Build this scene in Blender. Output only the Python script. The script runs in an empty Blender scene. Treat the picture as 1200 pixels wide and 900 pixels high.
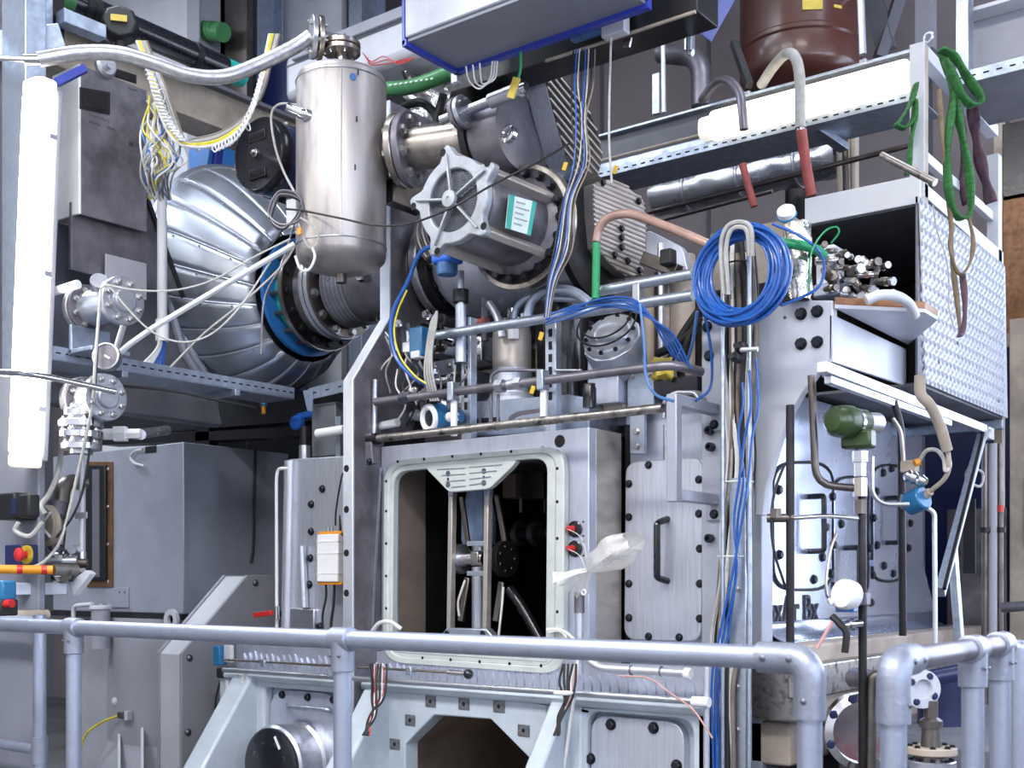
import bpy, bmesh, math, random
from mathutils import Vector, Matrix, noise as mnoise
random.seed(11)
SC = bpy.context.scene
COL = SC.collection
# ---------------------------------------------------------------- camera
F = 1368.0; YAW = math.radians(37.23); S, C = math.sin(YAW), math.cos(YAW); EYE = 1.25; HOR = 680.0
cam_d = bpy.data.cameras.new('camera'); cam = bpy.data.objects.new('camera', cam_d); COL.objects.link(cam)
cam.location = (0, 0, EYE); cam.rotation_euler = (math.pi/2, 0, YAW)
cam_d.sensor_width = 36; cam_d.lens = 36*F/1200; cam_d.shift_y = (HOR-450)/1200
cam_d.clip_start = .05; cam_d.clip_end = 80
cam_d.dof.use_dof = True; cam_d.dof.focus_distance = 4.35; cam_d.dof.aperture_fstop = 5.6
SC.camera = cam
vs = SC.view_settings
vs.view_transform = 'Standard'; vs.look = 'None'; vs.gamma = 1.0; vs.use_curve_mapping = False
vs.exposure = -0.06
# ---------------------------------------------------------------- world and hall lamps
w = bpy.data.worlds.new('hall_air'); SC.world = w; w.use_nodes = True
w.node_tree.nodes['Background'].inputs[0].default_value = (.52, .62, .95, 1)
w.node_tree.nodes['Background'].inputs[1].default_value = .02
def area(loc, rot, sx, sy, power, col):
    d = bpy.data.lights.new('hall_lamp_light', 'AREA'); d.shape = 'RECTANGLE'; d.size = sx; d.size_y = sy
    d.energy = power; d.color = col
    o = bpy.data.objects.new('hall_lamp_light', d); COL.objects.link(o); o.location = loc; o.rotation_euler = rot
    return o
LAMPS = [(-2.6, -1.2, 5.4, 2.4, .5, 300, (1, .97, .95)), (.6, -.6, 5.4, 2.4, .5, 330, (1, .96, .93)), (-5.4, -.8, 5.4, 2.4, .5, 170, (.93, .96, 1)),
         (-4.4, 2.6, 5.4, 2.4, .5, 85, (.8, .87, 1)), (-1.0, 4.4, 5.4, 2.4, .5, 45, (.85, .9, 1)), (-7.6, 2.4, 5.4, 2.4, .5, 150, (.8, .87, 1))]
for (x, y, z, sx, sy, p, c) in LAMPS: area((x, y, z), (0, 0, 0), sx, sy, p, c)
# ---------------------------------------------------------------- pixel -> place
def D(x, y, d):                       # pixel at a known distance along the view axis
    a = (x-600)/F*d
    return Vector((C*a-S*d, S*a+C*d, EYE-(y-HOR)/F*d))
def V(x, y, Y):                       # pixel on a plane parallel to the engine's front
    return D(x, y, Y/(S*(x-600)/F+C))
def U(x, y, X):                       # pixel on a plane parallel to the engine's end
    return D(x, y, X/(C*(x-600)/F-S))
def H(x, y, z):                       # pixel on a level plane
    return D(x, y, (EYE-z)*F/(y-HOR))
def mpp(p): return (-S*p[0]+C*p[1])/F  # metres per pixel at a point
# ---------------------------------------------------------------- materials
MAT = {}
def lin(h):
    h = h.lstrip('#'); out = []
    for i in (0, 2, 4):
        v = int(h[i:i+2], 16)/255; out.append(v/12.92 if v <= .04045 else ((v+.055)/1.055)**2.4)
    return out
def mat(name, col, rough=.5, metal=0., var=.12, scale=6., bump=0., stretch=None, rvar=.1, emit=0., trans=0., dirt=None, alpha=1., coat=0., fine=60., sub=None):
    m = bpy.data.materials.new(name); m.use_nodes = True; nt = m.node_tree; b = nt.nodes['Principled BSDF']
    c = lin(col); N = nt.nodes.new; L = nt.links.new
    tc = N('ShaderNodeTexCoord'); mp = N('ShaderNodeMapping'); L(tc.outputs['Object'], mp.inputs[0])
    if stretch: mp.inputs['Scale'].default_value = stretch
    nz = N('ShaderNodeTexNoise'); nz.inputs['Scale'].default_value = scale; nz.inputs['Detail'].default_value = 5; nz.inputs['Roughness'].default_value = .62
    L(mp.outputs[0], nz.inputs['Vector'])
    rp = N('ShaderNodeValToRGB'); L(nz.outputs['Fac'], rp.inputs[0])
    lo = [max(0, v*(1-var*1.6)) for v in c]; hi = [min(1, v*(1+var)) for v in c]
    if dirt: lo = lin(dirt)
    rp.color_ramp.elements[0].position = .3; rp.color_ramp.elements[1].position = .62 if not dirt else .52
    rp.color_ramp.elements[0].color = (*lo, 1); rp.color_ramp.elements[1].color = (*hi, 1)
    L(rp.outputs[0], b.inputs['Base Color'])
    b.inputs['Metallic'].default_value = metal
    mr = N('ShaderNodeMapRange'); L(nz.outputs['Fac'], mr.inputs[0]); mr.inputs[1].default_value = .3; mr.inputs[2].default_value = .7
    mr.inputs[3].default_value = min(1, rough+rvar); mr.inputs[4].default_value = max(.03, rough-rvar); L(mr.outputs[0], b.inputs['Roughness'])
    if bump:
        n2 = N('ShaderNodeTexNoise'); n2.inputs['Scale'].default_value = fine; n2.inputs['Detail'].default_value = 3; L(mp.outputs[0], n2.inputs['Vector'])
        bp = N('ShaderNodeBump'); bp.inputs['Strength'].default_value = bump; bp.inputs['Distance'].default_value = .004
        L(n2.outputs['Fac'], bp.inputs['Height']); L(bp.outputs[0], b.inputs['Normal'])
    if emit:
        b.inputs['Emission Color'].default_value = (*c, 1); b.inputs['Emission Strength'].default_value = emit
    if trans: b.inputs['Transmission Weight'].default_value = trans
    if alpha < 1: b.inputs['Alpha'].default_value = alpha
    if coat: b.inputs['Coat Weight'].default_value = coat; b.inputs['Coat Roughness'].default_value = .15
    MAT[name] = m
    return m
mat('steel', '#bfc1c8', .34, .9, .12, 5, .05, (1, 1, 6))
mat('steel_brushed', '#cbcfd9', .4, .72, .10, 9, .12, (14, 14, .6), fine=30)
mat('steel_cladding', '#b4bac4', .4, .9, .08, 4, .03)
mat('steel_plate', '#c3c8d6', .42, .7, .14, 3, .06, (2, 2, .6))
mat('steel_sheet', '#d4def6', .24, .85, .10, 2.2, .02)
mat('steel_dark', '#77747c', .45, .65, .3, 5, .1)
mat('steel_black', '#2c2b2d', .45, .7, .3, 6, .1)
mat('steel_brown', '#716a66', .4, .9, .3, 5, .08)
mat('steel_straw', '#aca49b', .33, 1, .2, 5, .04, (3, 3, .7))
mat('steel_vessel', '#aaa5a2', .5, .8, .14, 3.5, .03, (3, 3, .5), dirt='#85818a')
mat('steel_pitted', '#9d9893', .38, 1, .3, 28, .2, dirt='#4b4744')
mat('steel_warm', '#b3aba4', .42, .55, .1, 5, .05, (1, 1, 4))
mat('blower_cast', '#a9adb4', .5, .6, .14, 12, .25, fine=90)
mat('cabinet_grey', '#7d808b', .5, 0, .06, 3, .03)
mat('chrome', '#d4d4d8', .16, 1, .06, 6)
mat('aluminium', '#d3d6de', .42, .8, .08, 6, .06)
mat('alu_cast', '#969cab', .46, .7, .1, 9, .25, fine=90)
mat('alu_rail', '#aab2c4', .4, .75, .1, 10, .12, (1, 1, 1), fine=120)
mat('galvanised', '#b6bfcc', .4, .9, .14, 22, .05)
mat('galv_tray', '#a9b4c4', .45, .8, .12, 20, .05)
mat('cast_paint', '#b2bdc6', .42, .0, .1, 4, .3, fine=45, coat=.25)
mat('frame_paint', '#c9ceca', .45, .25, .08, 8, .05)
mat('bare_spot', '#77787c', .5, .6, .35, 60, .2)
mat('grey_paint', '#9a9ba3', .5, 0, .07, 3, .03)
mat('grey_dark', '#62646c', .55, 0, .1, 3, .03)
mat('grey_light', '#c6c8cd', .5, 0, .06, 3, .03)
mat('grey_sheet', '#a6aab6', .42, .35, .1, 2.5, .02)
mat('white_paint', '#c1c5cf', .42, 0, .05, 4, .03)
mat('white_plastic', '#e6e6e8', .4, 0, .03, 8)
mat('black_paint', '#1d1d20', .4, 0, .2, 8, .05)
mat('black_rubber', '#17171a', .55, 0, .2, 14)
mat('black_gloss', '#1b1b22', .25, 0, .2, 8, coat=.3)
mat('bolt_black', '#2b2d35', .4, .6, .2, 40)
mat('bolt_steel', '#b6b5b3', .34, 1, .15, 30)
mat('blue_paint', '#2f6fb4', .4, 0, .1, 6, coat=.3)
mat('blue_deep', '#22379a', .4, 0, .1, 5, coat=.2)
mat('blue_navy', '#1c2550', .4, 0, .15, 5, coat=.2)
mat('blue_teal', '#206a99', .4, 0, .1, 10, coat=.2)
mat('blue_plastic', '#2f6fd6', .35, 0, .08, 10)
mat('blue_cable', '#1f57a6', .36, 0, .12, 30, coat=.25)
mat('blue_cable_light', '#4a72ab', .4, 0, .12, 30, coat=.2)
mat('teal_gasket', '#25a79b', .45, 0, .12, 10)
mat('green_hose', '#3f7d4a', .42, 0, .18, 12, coat=.2)
mat('green_plastic', '#1d8f58', .4, 0, .1, 12)
mat('green_strap', '#27662f', .7, 0, .35, 22, .4, (1, 1, 6))
mat('green_motor', '#2b4119', .4, 0, .3, 8, coat=.3)
mat('brown_strap', '#5d4652', .75, 0, .3, 22, .4)
mat('tan_strap', '#7c6d57', .75, 0, .25, 22, .4)
mat('brown_tank', '#4c2b23', .38, 0, .2, 3, .05, coat=.3)
mat('brown_wood', '#8a5f3c', .55, 0, .25, 3, .1, (10, 1, 10))
mat('rust_frame', '#6f5137', .5, .3, .3, 8)
mat('red_paint', '#c02626', .38, 0, .1, 8, coat=.2)
mat('red_hose', '#9c4a44', .45, 0, .15, 14, .1)
mat('orange_plastic', '#dc8f20', .4, 0, .1, 10)
mat('yellow_plastic', '#c7a62b', .45, 0, .12, 10)
mat('yellow_cable', '#cfc23a', .45, 0, .12, 30)
mat('yellow_label', '#c9b34a', .6, 0, .1, 20)
mat('grey_cable', '#a9a8a4', .5, 0, .12, 30)
mat('white_cable', '#dcdbd8', .45, 0, .06, 30)
mat('brown_cable', '#6f655b', .5, 0, .2, 20)
mat('pink_cable', '#c99a94', .5, 0, .12, 30)
mat('beige_wall', '#857c7e', .8, 0, .08, 1.6, .05)
mat('wall_grey', '#757982', .75, 0, .06, 1.2, .05)
mat('wall_dark', '#5a5a62', .8, 0, .12, 1.2, .05)
mat('concrete', '#5f5f61', .75, 0, .15, 2.5, .2)
mat('ceiling_paint', '#6f7178', .8, 0, .05, 1)
mat('insulation_foil', '#b9bcc4', .32, .9, .2, 7, .9, fine=9)
mat('foil_crumpled', '#c9c7c3', .25, 1, .2, 8, 1.2, fine=26)
mat('plank_beige', '#a4988a', .7, 0, .2, 5, .1)
mat('cream_block', '#a3968a', .7, 0, .2, 4, .2)
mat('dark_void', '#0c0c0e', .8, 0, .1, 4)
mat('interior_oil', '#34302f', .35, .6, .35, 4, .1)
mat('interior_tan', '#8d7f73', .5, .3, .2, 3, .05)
mat('cylinder_blue', '#7f92ad', .45, .2, .12, 6, .1)
mat('lamp_glow', '#fff8ec', .4, 0, .0, 1, emit=22.)
mat('lamp_glow_level', '#fff3da', .4, 0, .0, 1, emit=3.2)
mat('lamp_end', '#f1ece0', .4, 0, .05, 10, emit=.8)
mat('fill_daylight', '#dfeaff', .4, 0, 0., 1, emit=7.)  # glow of the added out-of-view windows
mat('screw_grey', '#6f747d', .4, .8, .2, 40)
mat('clear_hose', '#cfae9f', .12, 0, .15, 9, trans=.45, coat=.4)
mat('plastic_bag', '#f6f4f0', .3, 0, .04, 10, trans=.3, alpha=.58, coat=.5)
mat('pale_label', '#d8e6e0', .5, 0, .05, 40)
mat('ink', '#2a2c33', .6, 0, .05, 10)
# braided hose: woven relief
def braid(name, col, sc):
    m = mat(name, col, .36, .85, .15, 30, .1); nt = m.node_tree; b = nt.nodes['Principled BSDF']
    ck = nt.nodes.new('ShaderNodeTexChecker'); tc = nt.nodes.new('ShaderNodeTexCoord'); ck.inputs['Scale'].default_value = sc
    nt.links.new(tc.outputs['Object'], ck.inputs[0]); bp = nt.nodes.new('ShaderNodeBump'); bp.inputs['Strength'].default_value = .6; bp.inputs['Distance'].default_value = .003
    nt.links.new(ck.outputs['Fac'], bp.inputs['Height']); nt.links.new(bp.outputs[0], b.inputs['Normal'])
braid('braid', '#bdbcc0', 150); braid('braid_pale', '#cfcdcc', 170)
# ---------------------------------------------------------------- mesh collector
def basis(n):
    n = Vector(n).normalized(); a = Vector((0, 0, 1)) if abs(n.z) < .9 else Vector((0, 1, 0))
    u = a.cross(n).normalized(); return u, n.cross(u), n
def smooth_path(pts, k=6):
    pts = [Vector(p) for p in pts]
    if len(pts) < 3 or k < 2: return pts
    out = []
    for i in range(len(pts)-1):
        p0 = pts[i-1] if i else pts[0]*2-pts[1]; p1, p2 = pts[i], pts[i+1]; p3 = pts[i+2] if i+2 < len(pts) else pts[-1]*2-pts[-2]
        for j in range(k):
            t = j/k
            out.append(.5*((2*p1)+(p2-p0)*t+(2*p0-5*p1+4*p2-p3)*t*t+(3*p1-p0-3*p2+p3)*t**3))
    out.append(pts[-1]); return out
def fillet(pts, r, k=4):                                   # straight runs with rounded corners (3D)
    pts = [Vector(p) for p in pts]; out = [pts[0]]
    for i in range(1, len(pts)-1):
        a, b, c = pts[i-1], pts[i], pts[i+1]; da, dc = a-b, c-b
        rr = min(r, da.length*.48, dc.length*.48); p, q = b+da.normalized()*rr, b+dc.normalized()*rr
        for j in range(k+1):
            t = j/k; out.append((1-t)**2*p+2*t*(1-t)*b+t*t*q)
    out.append(pts[-1]); return out
def fil2(pts, r, k=4):                                     # closed 2D loop with rounded corners
    out = []; n = len(pts)
    for i in range(n):
        a, b, c = Vector(pts[i-1]), Vector(pts[i]), Vector(pts[(i+1) % n]); da, dc = a-b, c-b
        rr = min(r, da.length*.48, dc.length*.48); p, q = b+da.normalized()*rr, b+dc.normalized()*rr
        for j in range(k+1):
            t = j/k; out.append((1-t)**2*p+2*t*(1-t)*b+t*t*q)
    return [(v.x, v.y) for v in out]
class G:
    def __init__(s): s.v = []; s.f = []
    def add(s, vs, fs):
        o = len(s.v); s.v += [Vector(v) for v in vs]; s.f += [tuple(i+o for i in f) for f in fs]; return s
    def box(s, x0, x1, y0, y1, z0, z1):
        return s.add([(x, y, z) for x in (x0, x1) for y in (y0, y1) for z in (z0, z1)], [(0, 1, 3, 2), (4, 6, 7, 5), (0, 4, 5, 1), (2, 3, 7, 6), (0, 2, 6, 4), (1, 5, 7, 3)])
    def obox(s, c, sz, ax=None, up=None):                  # box with its length along ax
        c = Vector(c)
        if ax is None: u, v, n = Vector((1, 0, 0)), Vector((0, 1, 0)), Vector((0, 0, 1))
        else:
            n = Vector(ax).normalized()
            if up is None: u, v, n = basis(n)
            else: v = (Vector(up)-n*Vector(up).dot(n)).normalized(); u = v.cross(n)
        vs = [c+u*sz[0]*a/2+v*sz[1]*b/2+n*sz[2]*d/2 for a in (-1, 1) for b in (-1, 1) for d in (-1, 1)]
        return s.add(vs, [(0, 1, 3, 2), (4, 6, 7, 5), (0, 4, 5, 1), (2, 3, 7, 6), (0, 2, 6, 4), (1, 5, 7, 3)])
    def bar(s, p, q, a, b, up=(0, 0, 1)):
        p, q = Vector(p), Vector(q); return s.obox((p+q)/2, (a, b, (q-p).length), q-p, up if abs((q-p).normalized().dot(Vector(up))) < .95 else (0, 1, 0))
    def lathe(s, p, ax, prof, n=20, arc=1., start=0.):
        u, v, w = basis(ax); p = Vector(p); vs = []; fs = []; m = len(prof); full = arc > .999; cnt = n if full else n+1
        for i in range(cnt):
            a = start+2*math.pi*arc*i/n; d = u*math.cos(a)+v*math.sin(a)
            for (r, h) in prof: vs.append(p+w*h+d*r)
        for i in range(n):
            j = (i+1) % cnt
            for k in range(m-1): fs.append((i*m+k, j*m+k, j*m+k+1, i*m+k+1))
        if full:
            if prof[0][0] > 1e-6: fs.append(tuple(i*m for i in range(n))[::-1])
            if prof[-1][0] > 1e-6: fs.append(tuple(i*m+m-1 for i in range(n)))
        return s.add(vs, fs)
    def cyl(s, p, q, r, r2=None, n=16):
        p, q = Vector(p), Vector(q); h = (q-p).length
        return s.lathe(p, q-p, [(r, 0), (r if r2 is None else r2, h)], n)
    def ring(s, p, q, ro, ri, n=24):                       # open collar
        p, q = Vector(p), Vector(q); h = (q-p).length
        return s.lathe(p, q-p, [(ri, 0), (ro, 0), (ro, h), (ri, h), (ri, 0)], n)
    def tube(s, pts, r, n=8, k=5, cap=True):
        P_ = smooth_path(pts, k); m = len(P_); rr = r if callable(r) else (lambda t: r)
        T = [(P_[min(i+1, m-1)]-P_[max(i-1, 0)]).normalized() for i in range(m)]
        u, v, _ = basis(T[0]); vs = []; fs = []
        for i in range(m):
            if i:
                u = (u-T[i]*u.dot(T[i]))
                u = u.normalized() if u.length > 1e-6 else basis(T[i])[0]
                v = T[i].cross(u)
            for j in range(n):
                a = 2*math.pi*j/n; vs.append(P_[i]+(u*math.cos(a)+v*math.sin(a))*rr(i/(m-1)))
        for i in range(m-1):
            for j in range(n):
                jj = (j+1) % n; fs.append((i*n+j, i*n+jj, (i+1)*n+jj, (i+1)*n+j))
        if cap: fs += [tuple(range(n))[::-1], tuple((m-1)*n+j for j in range(n))]
        return s.add(vs, fs)
    def prism(s, loop, t):
        loop = [Vector(p) for p in loop]; t = Vector(t); n = len(loop)
        return s.add(loop+[p+t for p in loop], [tuple(range(n)), tuple(range(2*n-1, n-1, -1))]+[(i, n+i, n+(i+1) % n, (i+1) % n) for i in range(n)])
    def rim(s, outer, inner, t):                           # plate with one opening; loops of equal length
        o = [Vector(p) for p in outer]; i_ = [Vector(p) for p in inner]; t = Vector(t); n = len(o); fs = []
        for k in range(n):
            j = (k+1) % n
            fs += [(k, j, n+j, n+k), (2*n+k, 3*n+k, 3*n+j, 2*n+j), (k, 2*n+k, 2*n+j, j), (n+k, n+j, 3*n+j, 3*n+k)]
        return s.add(o+i_+[p+t for p in o]+[p+t for p in i_], fs)
    def ball(s, c, r, n=14, sq=(1, 1, 1)):
        m = n//2; vs = []; fs = []; c = Vector(c)
        for i in range(m+1):
            a = math.pi*i/m
            for j in range(n):
                b = 2*math.pi*j/n; vs.append(c+Vector((math.sin(a)*math.cos(b)*sq[0], math.sin(a)*math.sin(b)*sq[1], math.cos(a)*sq[2]))*r)
        for i in range(m):
            for j in range(n):
                jj = (j+1) % n; fs.append((i*n+j, i*n+jj, (i+1)*n+jj, (i+1)*n+j))
        return s.add(vs, fs)
    def torus(s, c, ax, R, r, n=28, m=8):
        u, v, w = basis(ax); c = Vector(c); vs = []; fs = []
        for i in range(n):
            a = 2*math.pi*i/n; d = u*math.cos(a)+v*math.sin(a)
            for j in range(m):
                b = 2*math.pi*j/m; vs.append(c+d*(R+r*math.cos(b))+w*r*math.sin(b))
        for i in range(n):
            for j in range(m):
                fs.append((i*m+j, ((i+1) % n)*m+j, ((i+1) % n)*m+(j+1) % m, i*m+(j+1) % m))
        return s.add(vs, fs)
    def grid(s, rows):                                     # open sheet through rows of points
        m = len(rows[0]); vs = [p for r in rows for p in r]
        return s.add(vs, [(i*m+j, i*m+j+1, (i+1)*m+j+1, (i+1)*m+j) for i in range(len(rows)-1) for j in range(m-1)])
WLOC = {}
def obj(name, g, m, parent=None, bevel=0., angle=38, solid=0., label=None, kind=None):
    lo = [min(v[i] for v in g.v) for i in range(3)]; hi = [max(v[i] for v in g.v) for i in range(3)]
    c = Vector(((lo[0]+hi[0])/2, (lo[1]+hi[1])/2, lo[2]))
    me = bpy.data.meshes.new(name); me.from_pydata([v-c for v in g.v], [], g.f)
    bm = bmesh.new(); bm.from_mesh(me); bmesh.ops.remove_doubles(bm, verts=bm.verts, dist=1e-6); bmesh.ops.recalc_face_normals(bm, faces=bm.faces); bm.to_mesh(me); bm.free()
    me.polygons.foreach_set('use_smooth', [True]*len(me.polygons)); me.set_sharp_from_angle(angle=math.radians(angle))
    me.materials.append(MAT[m]); o = bpy.data.objects.new(name, me); COL.objects.link(o)
    if parent is not None:
        o.parent = parent; o.location = c-WLOC[parent.name]
    else: o.location = c
    WLOC[o.name] = c
    if solid:
        md = o.modifiers.new('sheet', 'SOLIDIFY'); md.thickness = solid; md.offset = 0
    if bevel:
        md = o.modifiers.new('edge', 'BEVEL'); md.width = bevel; md.segments = 2; md.limit_method = 'ANGLE'; md.angle_limit = math.radians(40)
    if label: o['label'] = label
    if kind: o['kind'] = kind
    return o
def T(name, label, cat, group=None):
    o = bpy.data.objects.new(name, None); COL.objects.link(o); o.empty_display_size = .05
    o['label'] = label; o['category'] = cat; WLOC[o.name] = Vector((0, 0, 0))
    if group: o['group'] = group
    return o
def one(name, g, m, label, cat, group=None, **k):          # a thing that is one mesh
    o = obj(name, g, m, **k); o['label'] = label; o['category'] = cat
    if group: o['group'] = group
    return o
def struct(name, g, m, **k):
    o = obj(name, g, m, **k); o['kind'] = 'structure'; return o
def settle():                                              # put every Empty at the base of its thing
    for e in [o for o in SC.objects if o.type == 'EMPTY']:
        ch = [o for o in e.children]
        if not ch: continue
        pts = [o.location for o in ch]
        b = Vector((sum(p.x for p in pts)/len(pts), sum(p.y for p in pts)/len(pts), min(p.z for p in pts)))
        e.location = b
        for o in ch: o.location = o.location-b
# ---------------------------------------------------------------- small shared pieces
_small = {}
def small_mesh(kind, m):
    if (kind, m) in _small: return _small[kind, m]
    g = G()
    if kind == 'hex':
        g.lathe((0, 0, 0), (0, 0, 1), [(1.25, 0), (1.25, .16), (1., .16)], 12); g.lathe((0, 0, .16), (0, 0, 1), [(1., 0), (1., .62), (.82, .74), (0, .74)], 6)
    elif kind == 'nut':
        g.lathe((0, 0, 0), (0, 0, 1), [(1., 0), (1., .8), (.8, .9), (.5, .9), (.5, 1.5), (.4, 1.6), (0, 1.6)], 6)
    elif kind == 'cap':
        g.lathe((0, 0, 0), (0, 0, 1), [(1., 0), (1., .9), (.9, 1.), (.52, 1.), (.52, .5), (0, .5)], 12)
    elif kind == 'hole':
        g.lathe((0, 0, 0), (0, 0, 1), [(1., 0), (1., .06), (.8, .06), (.75, .02), (0, .02)], 12)
    elif kind == 'stud':
        g.lathe((0, 0, 0), (0, 0, 1), [(1., 0), (1., 3.), (.9, 3.1), (0, 3.1)], 10)
    elif kind == 'dome':
        g.lathe((0, 0, 0), (0, 0, 1), [(1., 0), (.92, .3), (.6, .55), (0, .65)], 12)
    me = bpy.data.meshes.new(kind); me.from_pydata(g.v, [], g.f)
    bm = bmesh.new(); bm.from_mesh(me); bmesh.ops.recalc_face_normals(bm, faces=bm.faces); bm.to_mesh(me); bm.free()
    me.polygons.foreach_set('use_smooth', [True]*len(me.polygons)); me.set_sharp_from_angle(angle=math.radians(30))
    me.materials.append(MAT[m]); _small[kind, m] = me
    return me
NAMES = {'hex': 'bolt', 'nut': 'nut', 'cap': 'cap_screw', 'hole': 'bolt_hole', 'stud': 'stud', 'dome': 'rivet'}
def bolt(par, p, n, r, kind='hex', m='bolt_black', hs=1.):
    o = bpy.data.objects.new(NAMES[kind], small_mesh(kind, m)); COL.objects.link(o); o.parent = par
    p = Vector(p); o.location = p-WLOC[par.name]; WLOC[o.name] = p
    q = Vector((0, 0, 1)).rotation_difference(Vector(n)); o.rotation_mode = 'QUATERNION'; o.rotation_quaternion = q; o.scale = (r, r, r*hs)
    return o
FRONT = (0, -1, 0); RIGHT = (1, 0, 0)
def cable(name, label, cat, pts, r, m, group=None, n=7, k=6):
    return one(name, G().tube(pts, r, n, k), m, label, cat, group)
def pipe(name, label, pts, r, m, cat='pipe', fr=.06, group=None, n=12):
    return one(name, G().tube(fillet(pts, fr), r, n, 1), m, label, cat, group)
def flange(par, c, ax, R, th, nb, m='steel', bm='bolt_steel', br=None, bc=.8, name='flange', kind='hex', n=28, both=False, ri=0.):
    c = Vector(c); ax = Vector(ax).normalized(); g = G()
    e = th*.12
    g.lathe(c, ax, [(R-e, 0), (R, e), (R, th-e), (R-e, th)], n)
    f = obj(name, g, m, par); u, v, w = basis(ax); br = br or R*.11
    for i in range(nb):
        a = 2*math.pi*(i+.5)/nb; d = (u*math.cos(a)+v*math.sin(a))*R*bc
        bolt(f if f.parent is None or f.parent.type == 'EMPTY' else par, c+d+w*th, w, br, kind, bm)
        if both: bolt(f if f.parent is None or f.parent.type == 'EMPTY' else par, c+d, -w, br, kind, bm)
    return f
def polyY(px, Y, t, r=0, k=4):
    if r: px = fil2(px, r, k)
    return G().prism([V(x, y, Y) for x, y in px], (0, t, 0))
def polyX(px, X, t, r=0, k=4):
    if r: px = fil2(px, r, k)
    return G().prism([U(x, y, X) for x, y in px], (-t, 0, 0))
# ================================================================ the hall
X0, X1, Y0, Y1, ZC = -11.5, 4.0, -3.5, 7.0, 6.6
struct('floor', G().box(X0, X1, Y0, Y1, -.1, 0), 'concrete')
struct('ceiling', G().box(X0, X1, Y0, Y1, ZC, ZC+.1), 'ceiling_paint')
struct('wall_back', G().box(X0, X1, Y1, Y1+.1, 0, ZC), 'beige_wall')
struct('wall_front', G().box(X0, X1, Y0-.1, Y0, 0, ZC), 'grey_light')
struct('wall_left', G().box(X0-.1, X0, Y0, Y1, 0, ZC), 'wall_grey')
struct('wall_right', G().box(X1, X1+.1, Y0, Y1, 0, ZC), 'wall_dark')
for i, (x, y, z, sx, sy, p, c) in enumerate(LAMPS):        # housings of the hall's ceiling lamps
    t = T('ceiling_lamp', 'long white hall lamp hung under the grey ceiling', 'lamp', 'hall lamps under the ceiling')
    obj('housing', G().box(x-sx/2-.04, x+sx/2+.04, y-sy/2-.04, y+sy/2+.04, z+.04, z+.16), 'white_paint', t)
    for s in (-1, 1): obj('hanger', G().cyl((x+s*sx*.4, y, z+.16), (x+s*sx*.4, y, ZC), .012, n=8), 'steel', t)
for i, y0 in enumerate((-2.6, .1, 2.8)):                  # unseen windows, added to brighten right-facing faces; panes emit daylight
    g = G(); zs = (1.6, 4.6); wn = struct('window_%d' % (i+1), G().rim([(X1, y0, zs[0]), (X1, y0+2.3, zs[0]), (X1, y0+2.3, zs[1]), (X1, y0, zs[1])], [(X1, y0+.08, zs[0]+.08), (X1, y0+2.22, zs[0]+.08), (X1, y0+2.22, zs[1]-.08), (X1, y0+.08, zs[1]-.08)], (-.06, 0, 0)), 'grey_dark')
    for a in range(2):
        for b in range(3): obj('pane', G().box(X1-.03, X1-.02, y0+.1+a*1.07, y0+1.13+a*1.07, zs[0]+.1+b*.94, zs[0]+1.0+b*.94), 'fill_daylight', wn)
# ================================================================ handrails in front
for i, x0 in enumerate((-.9, 1.4)):                        # two more unseen ones, added for the end cowl to reflect
    zs = (.9, 4.2); wn = struct('window_%d' % (i+4), G().rim([(x0, Y1, zs[0]), (x0+2.1, Y1, zs[0]), (x0+2.1, Y1, zs[1]), (x0, Y1, zs[1])], [(x0+.08, Y1, zs[0]+.08), (x0+2.02, Y1, zs[0]+.08), (x0+2.02, Y1, zs[1]-.08), (x0+.08, Y1, zs[1]-.08)], (0, -.06, 0)), 'grey_dark')
    for a in range(2):
        for b in range(3): obj('pane', G().box(x0+.1+a*.97, x0+1.03+a*.97, Y1-.03, Y1-.02, zs[0]+.1+b*1.04, zs[0]+1.1+b*1.04), 'fill_daylight', wn)
def tee(par, p, ax, dn=.085):
    p = Vector(p); a = Vector(ax); g = G()
    g.lathe(p-a*.034, a, [(.0255, 0), (.0315, .003), (.0315, .065), (.0255, .068)], 20); f = obj('tee_fitting', g, 'alu_cast', par)
    g = G(); g.lathe(p-Vector((0, 0, dn)), (0, 0, 1), [(.0255, 0), (.031, .002), (.031, dn)], 20); obj('socket', g, 'alu_cast', f)
    for i in (-1, 1): bolt(f, p+a*.016*i+Vector((0, 0, -.03-.012))+Vector((-a.y*.0, -.0305, 0)) if a.x else p+Vector((.0305, .016*i, -.042)), FRONT if a.x else RIGHT, .005, 'dome', 'screw_grey')
def elbow(par, p, a, ang=(0, -1, 0)):
    p = Vector(p); a = Vector(a)
    f = obj('elbow_fitting', G().tube(fillet([p-a*.105, p, p-Vector((0, 0, .115))], .045, 6), .0315, 18, 1), 'alu_cast', par)
    n = Vector(ang)
    for q in (p-a*.085, p-a*.03, p-Vector((0, 0, .08))): bolt(f, q+n*.031, n, .0065, 'dome', 'screw_grey')
RY, RZ, RR = 2.15, 1.097, .0241
t = T('handrail', 'long silver tube handrail with two posts running in front of the engine', 'handrail')
xe = V(949, 770, RY).x; xl = V(-45, 730, RY).x
obj('top_rail', G().cyl((xl, RY, RZ), (xe-.02, RY, RZ), RR, n=20), 'alu_rail', t)
for px in (86.5, 401.5):
    x = V(px, 760, RY).x; tee(t, (x, RY, RZ), (1, 0, 0)); obj('post', G().cyl((x, RY, 0), (x, RY, RZ-.02), RR, n=18), 'alu_rail', t)
elbow(t, (xe, RY, RZ), (1, 0, 0)); obj('post', G().cyl((xe, RY, 0), (xe, RY, RZ-.05), RR, n=18), 'alu_rail', t)
X2 = -.755; ya = U(1047, 770, X2).y
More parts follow.
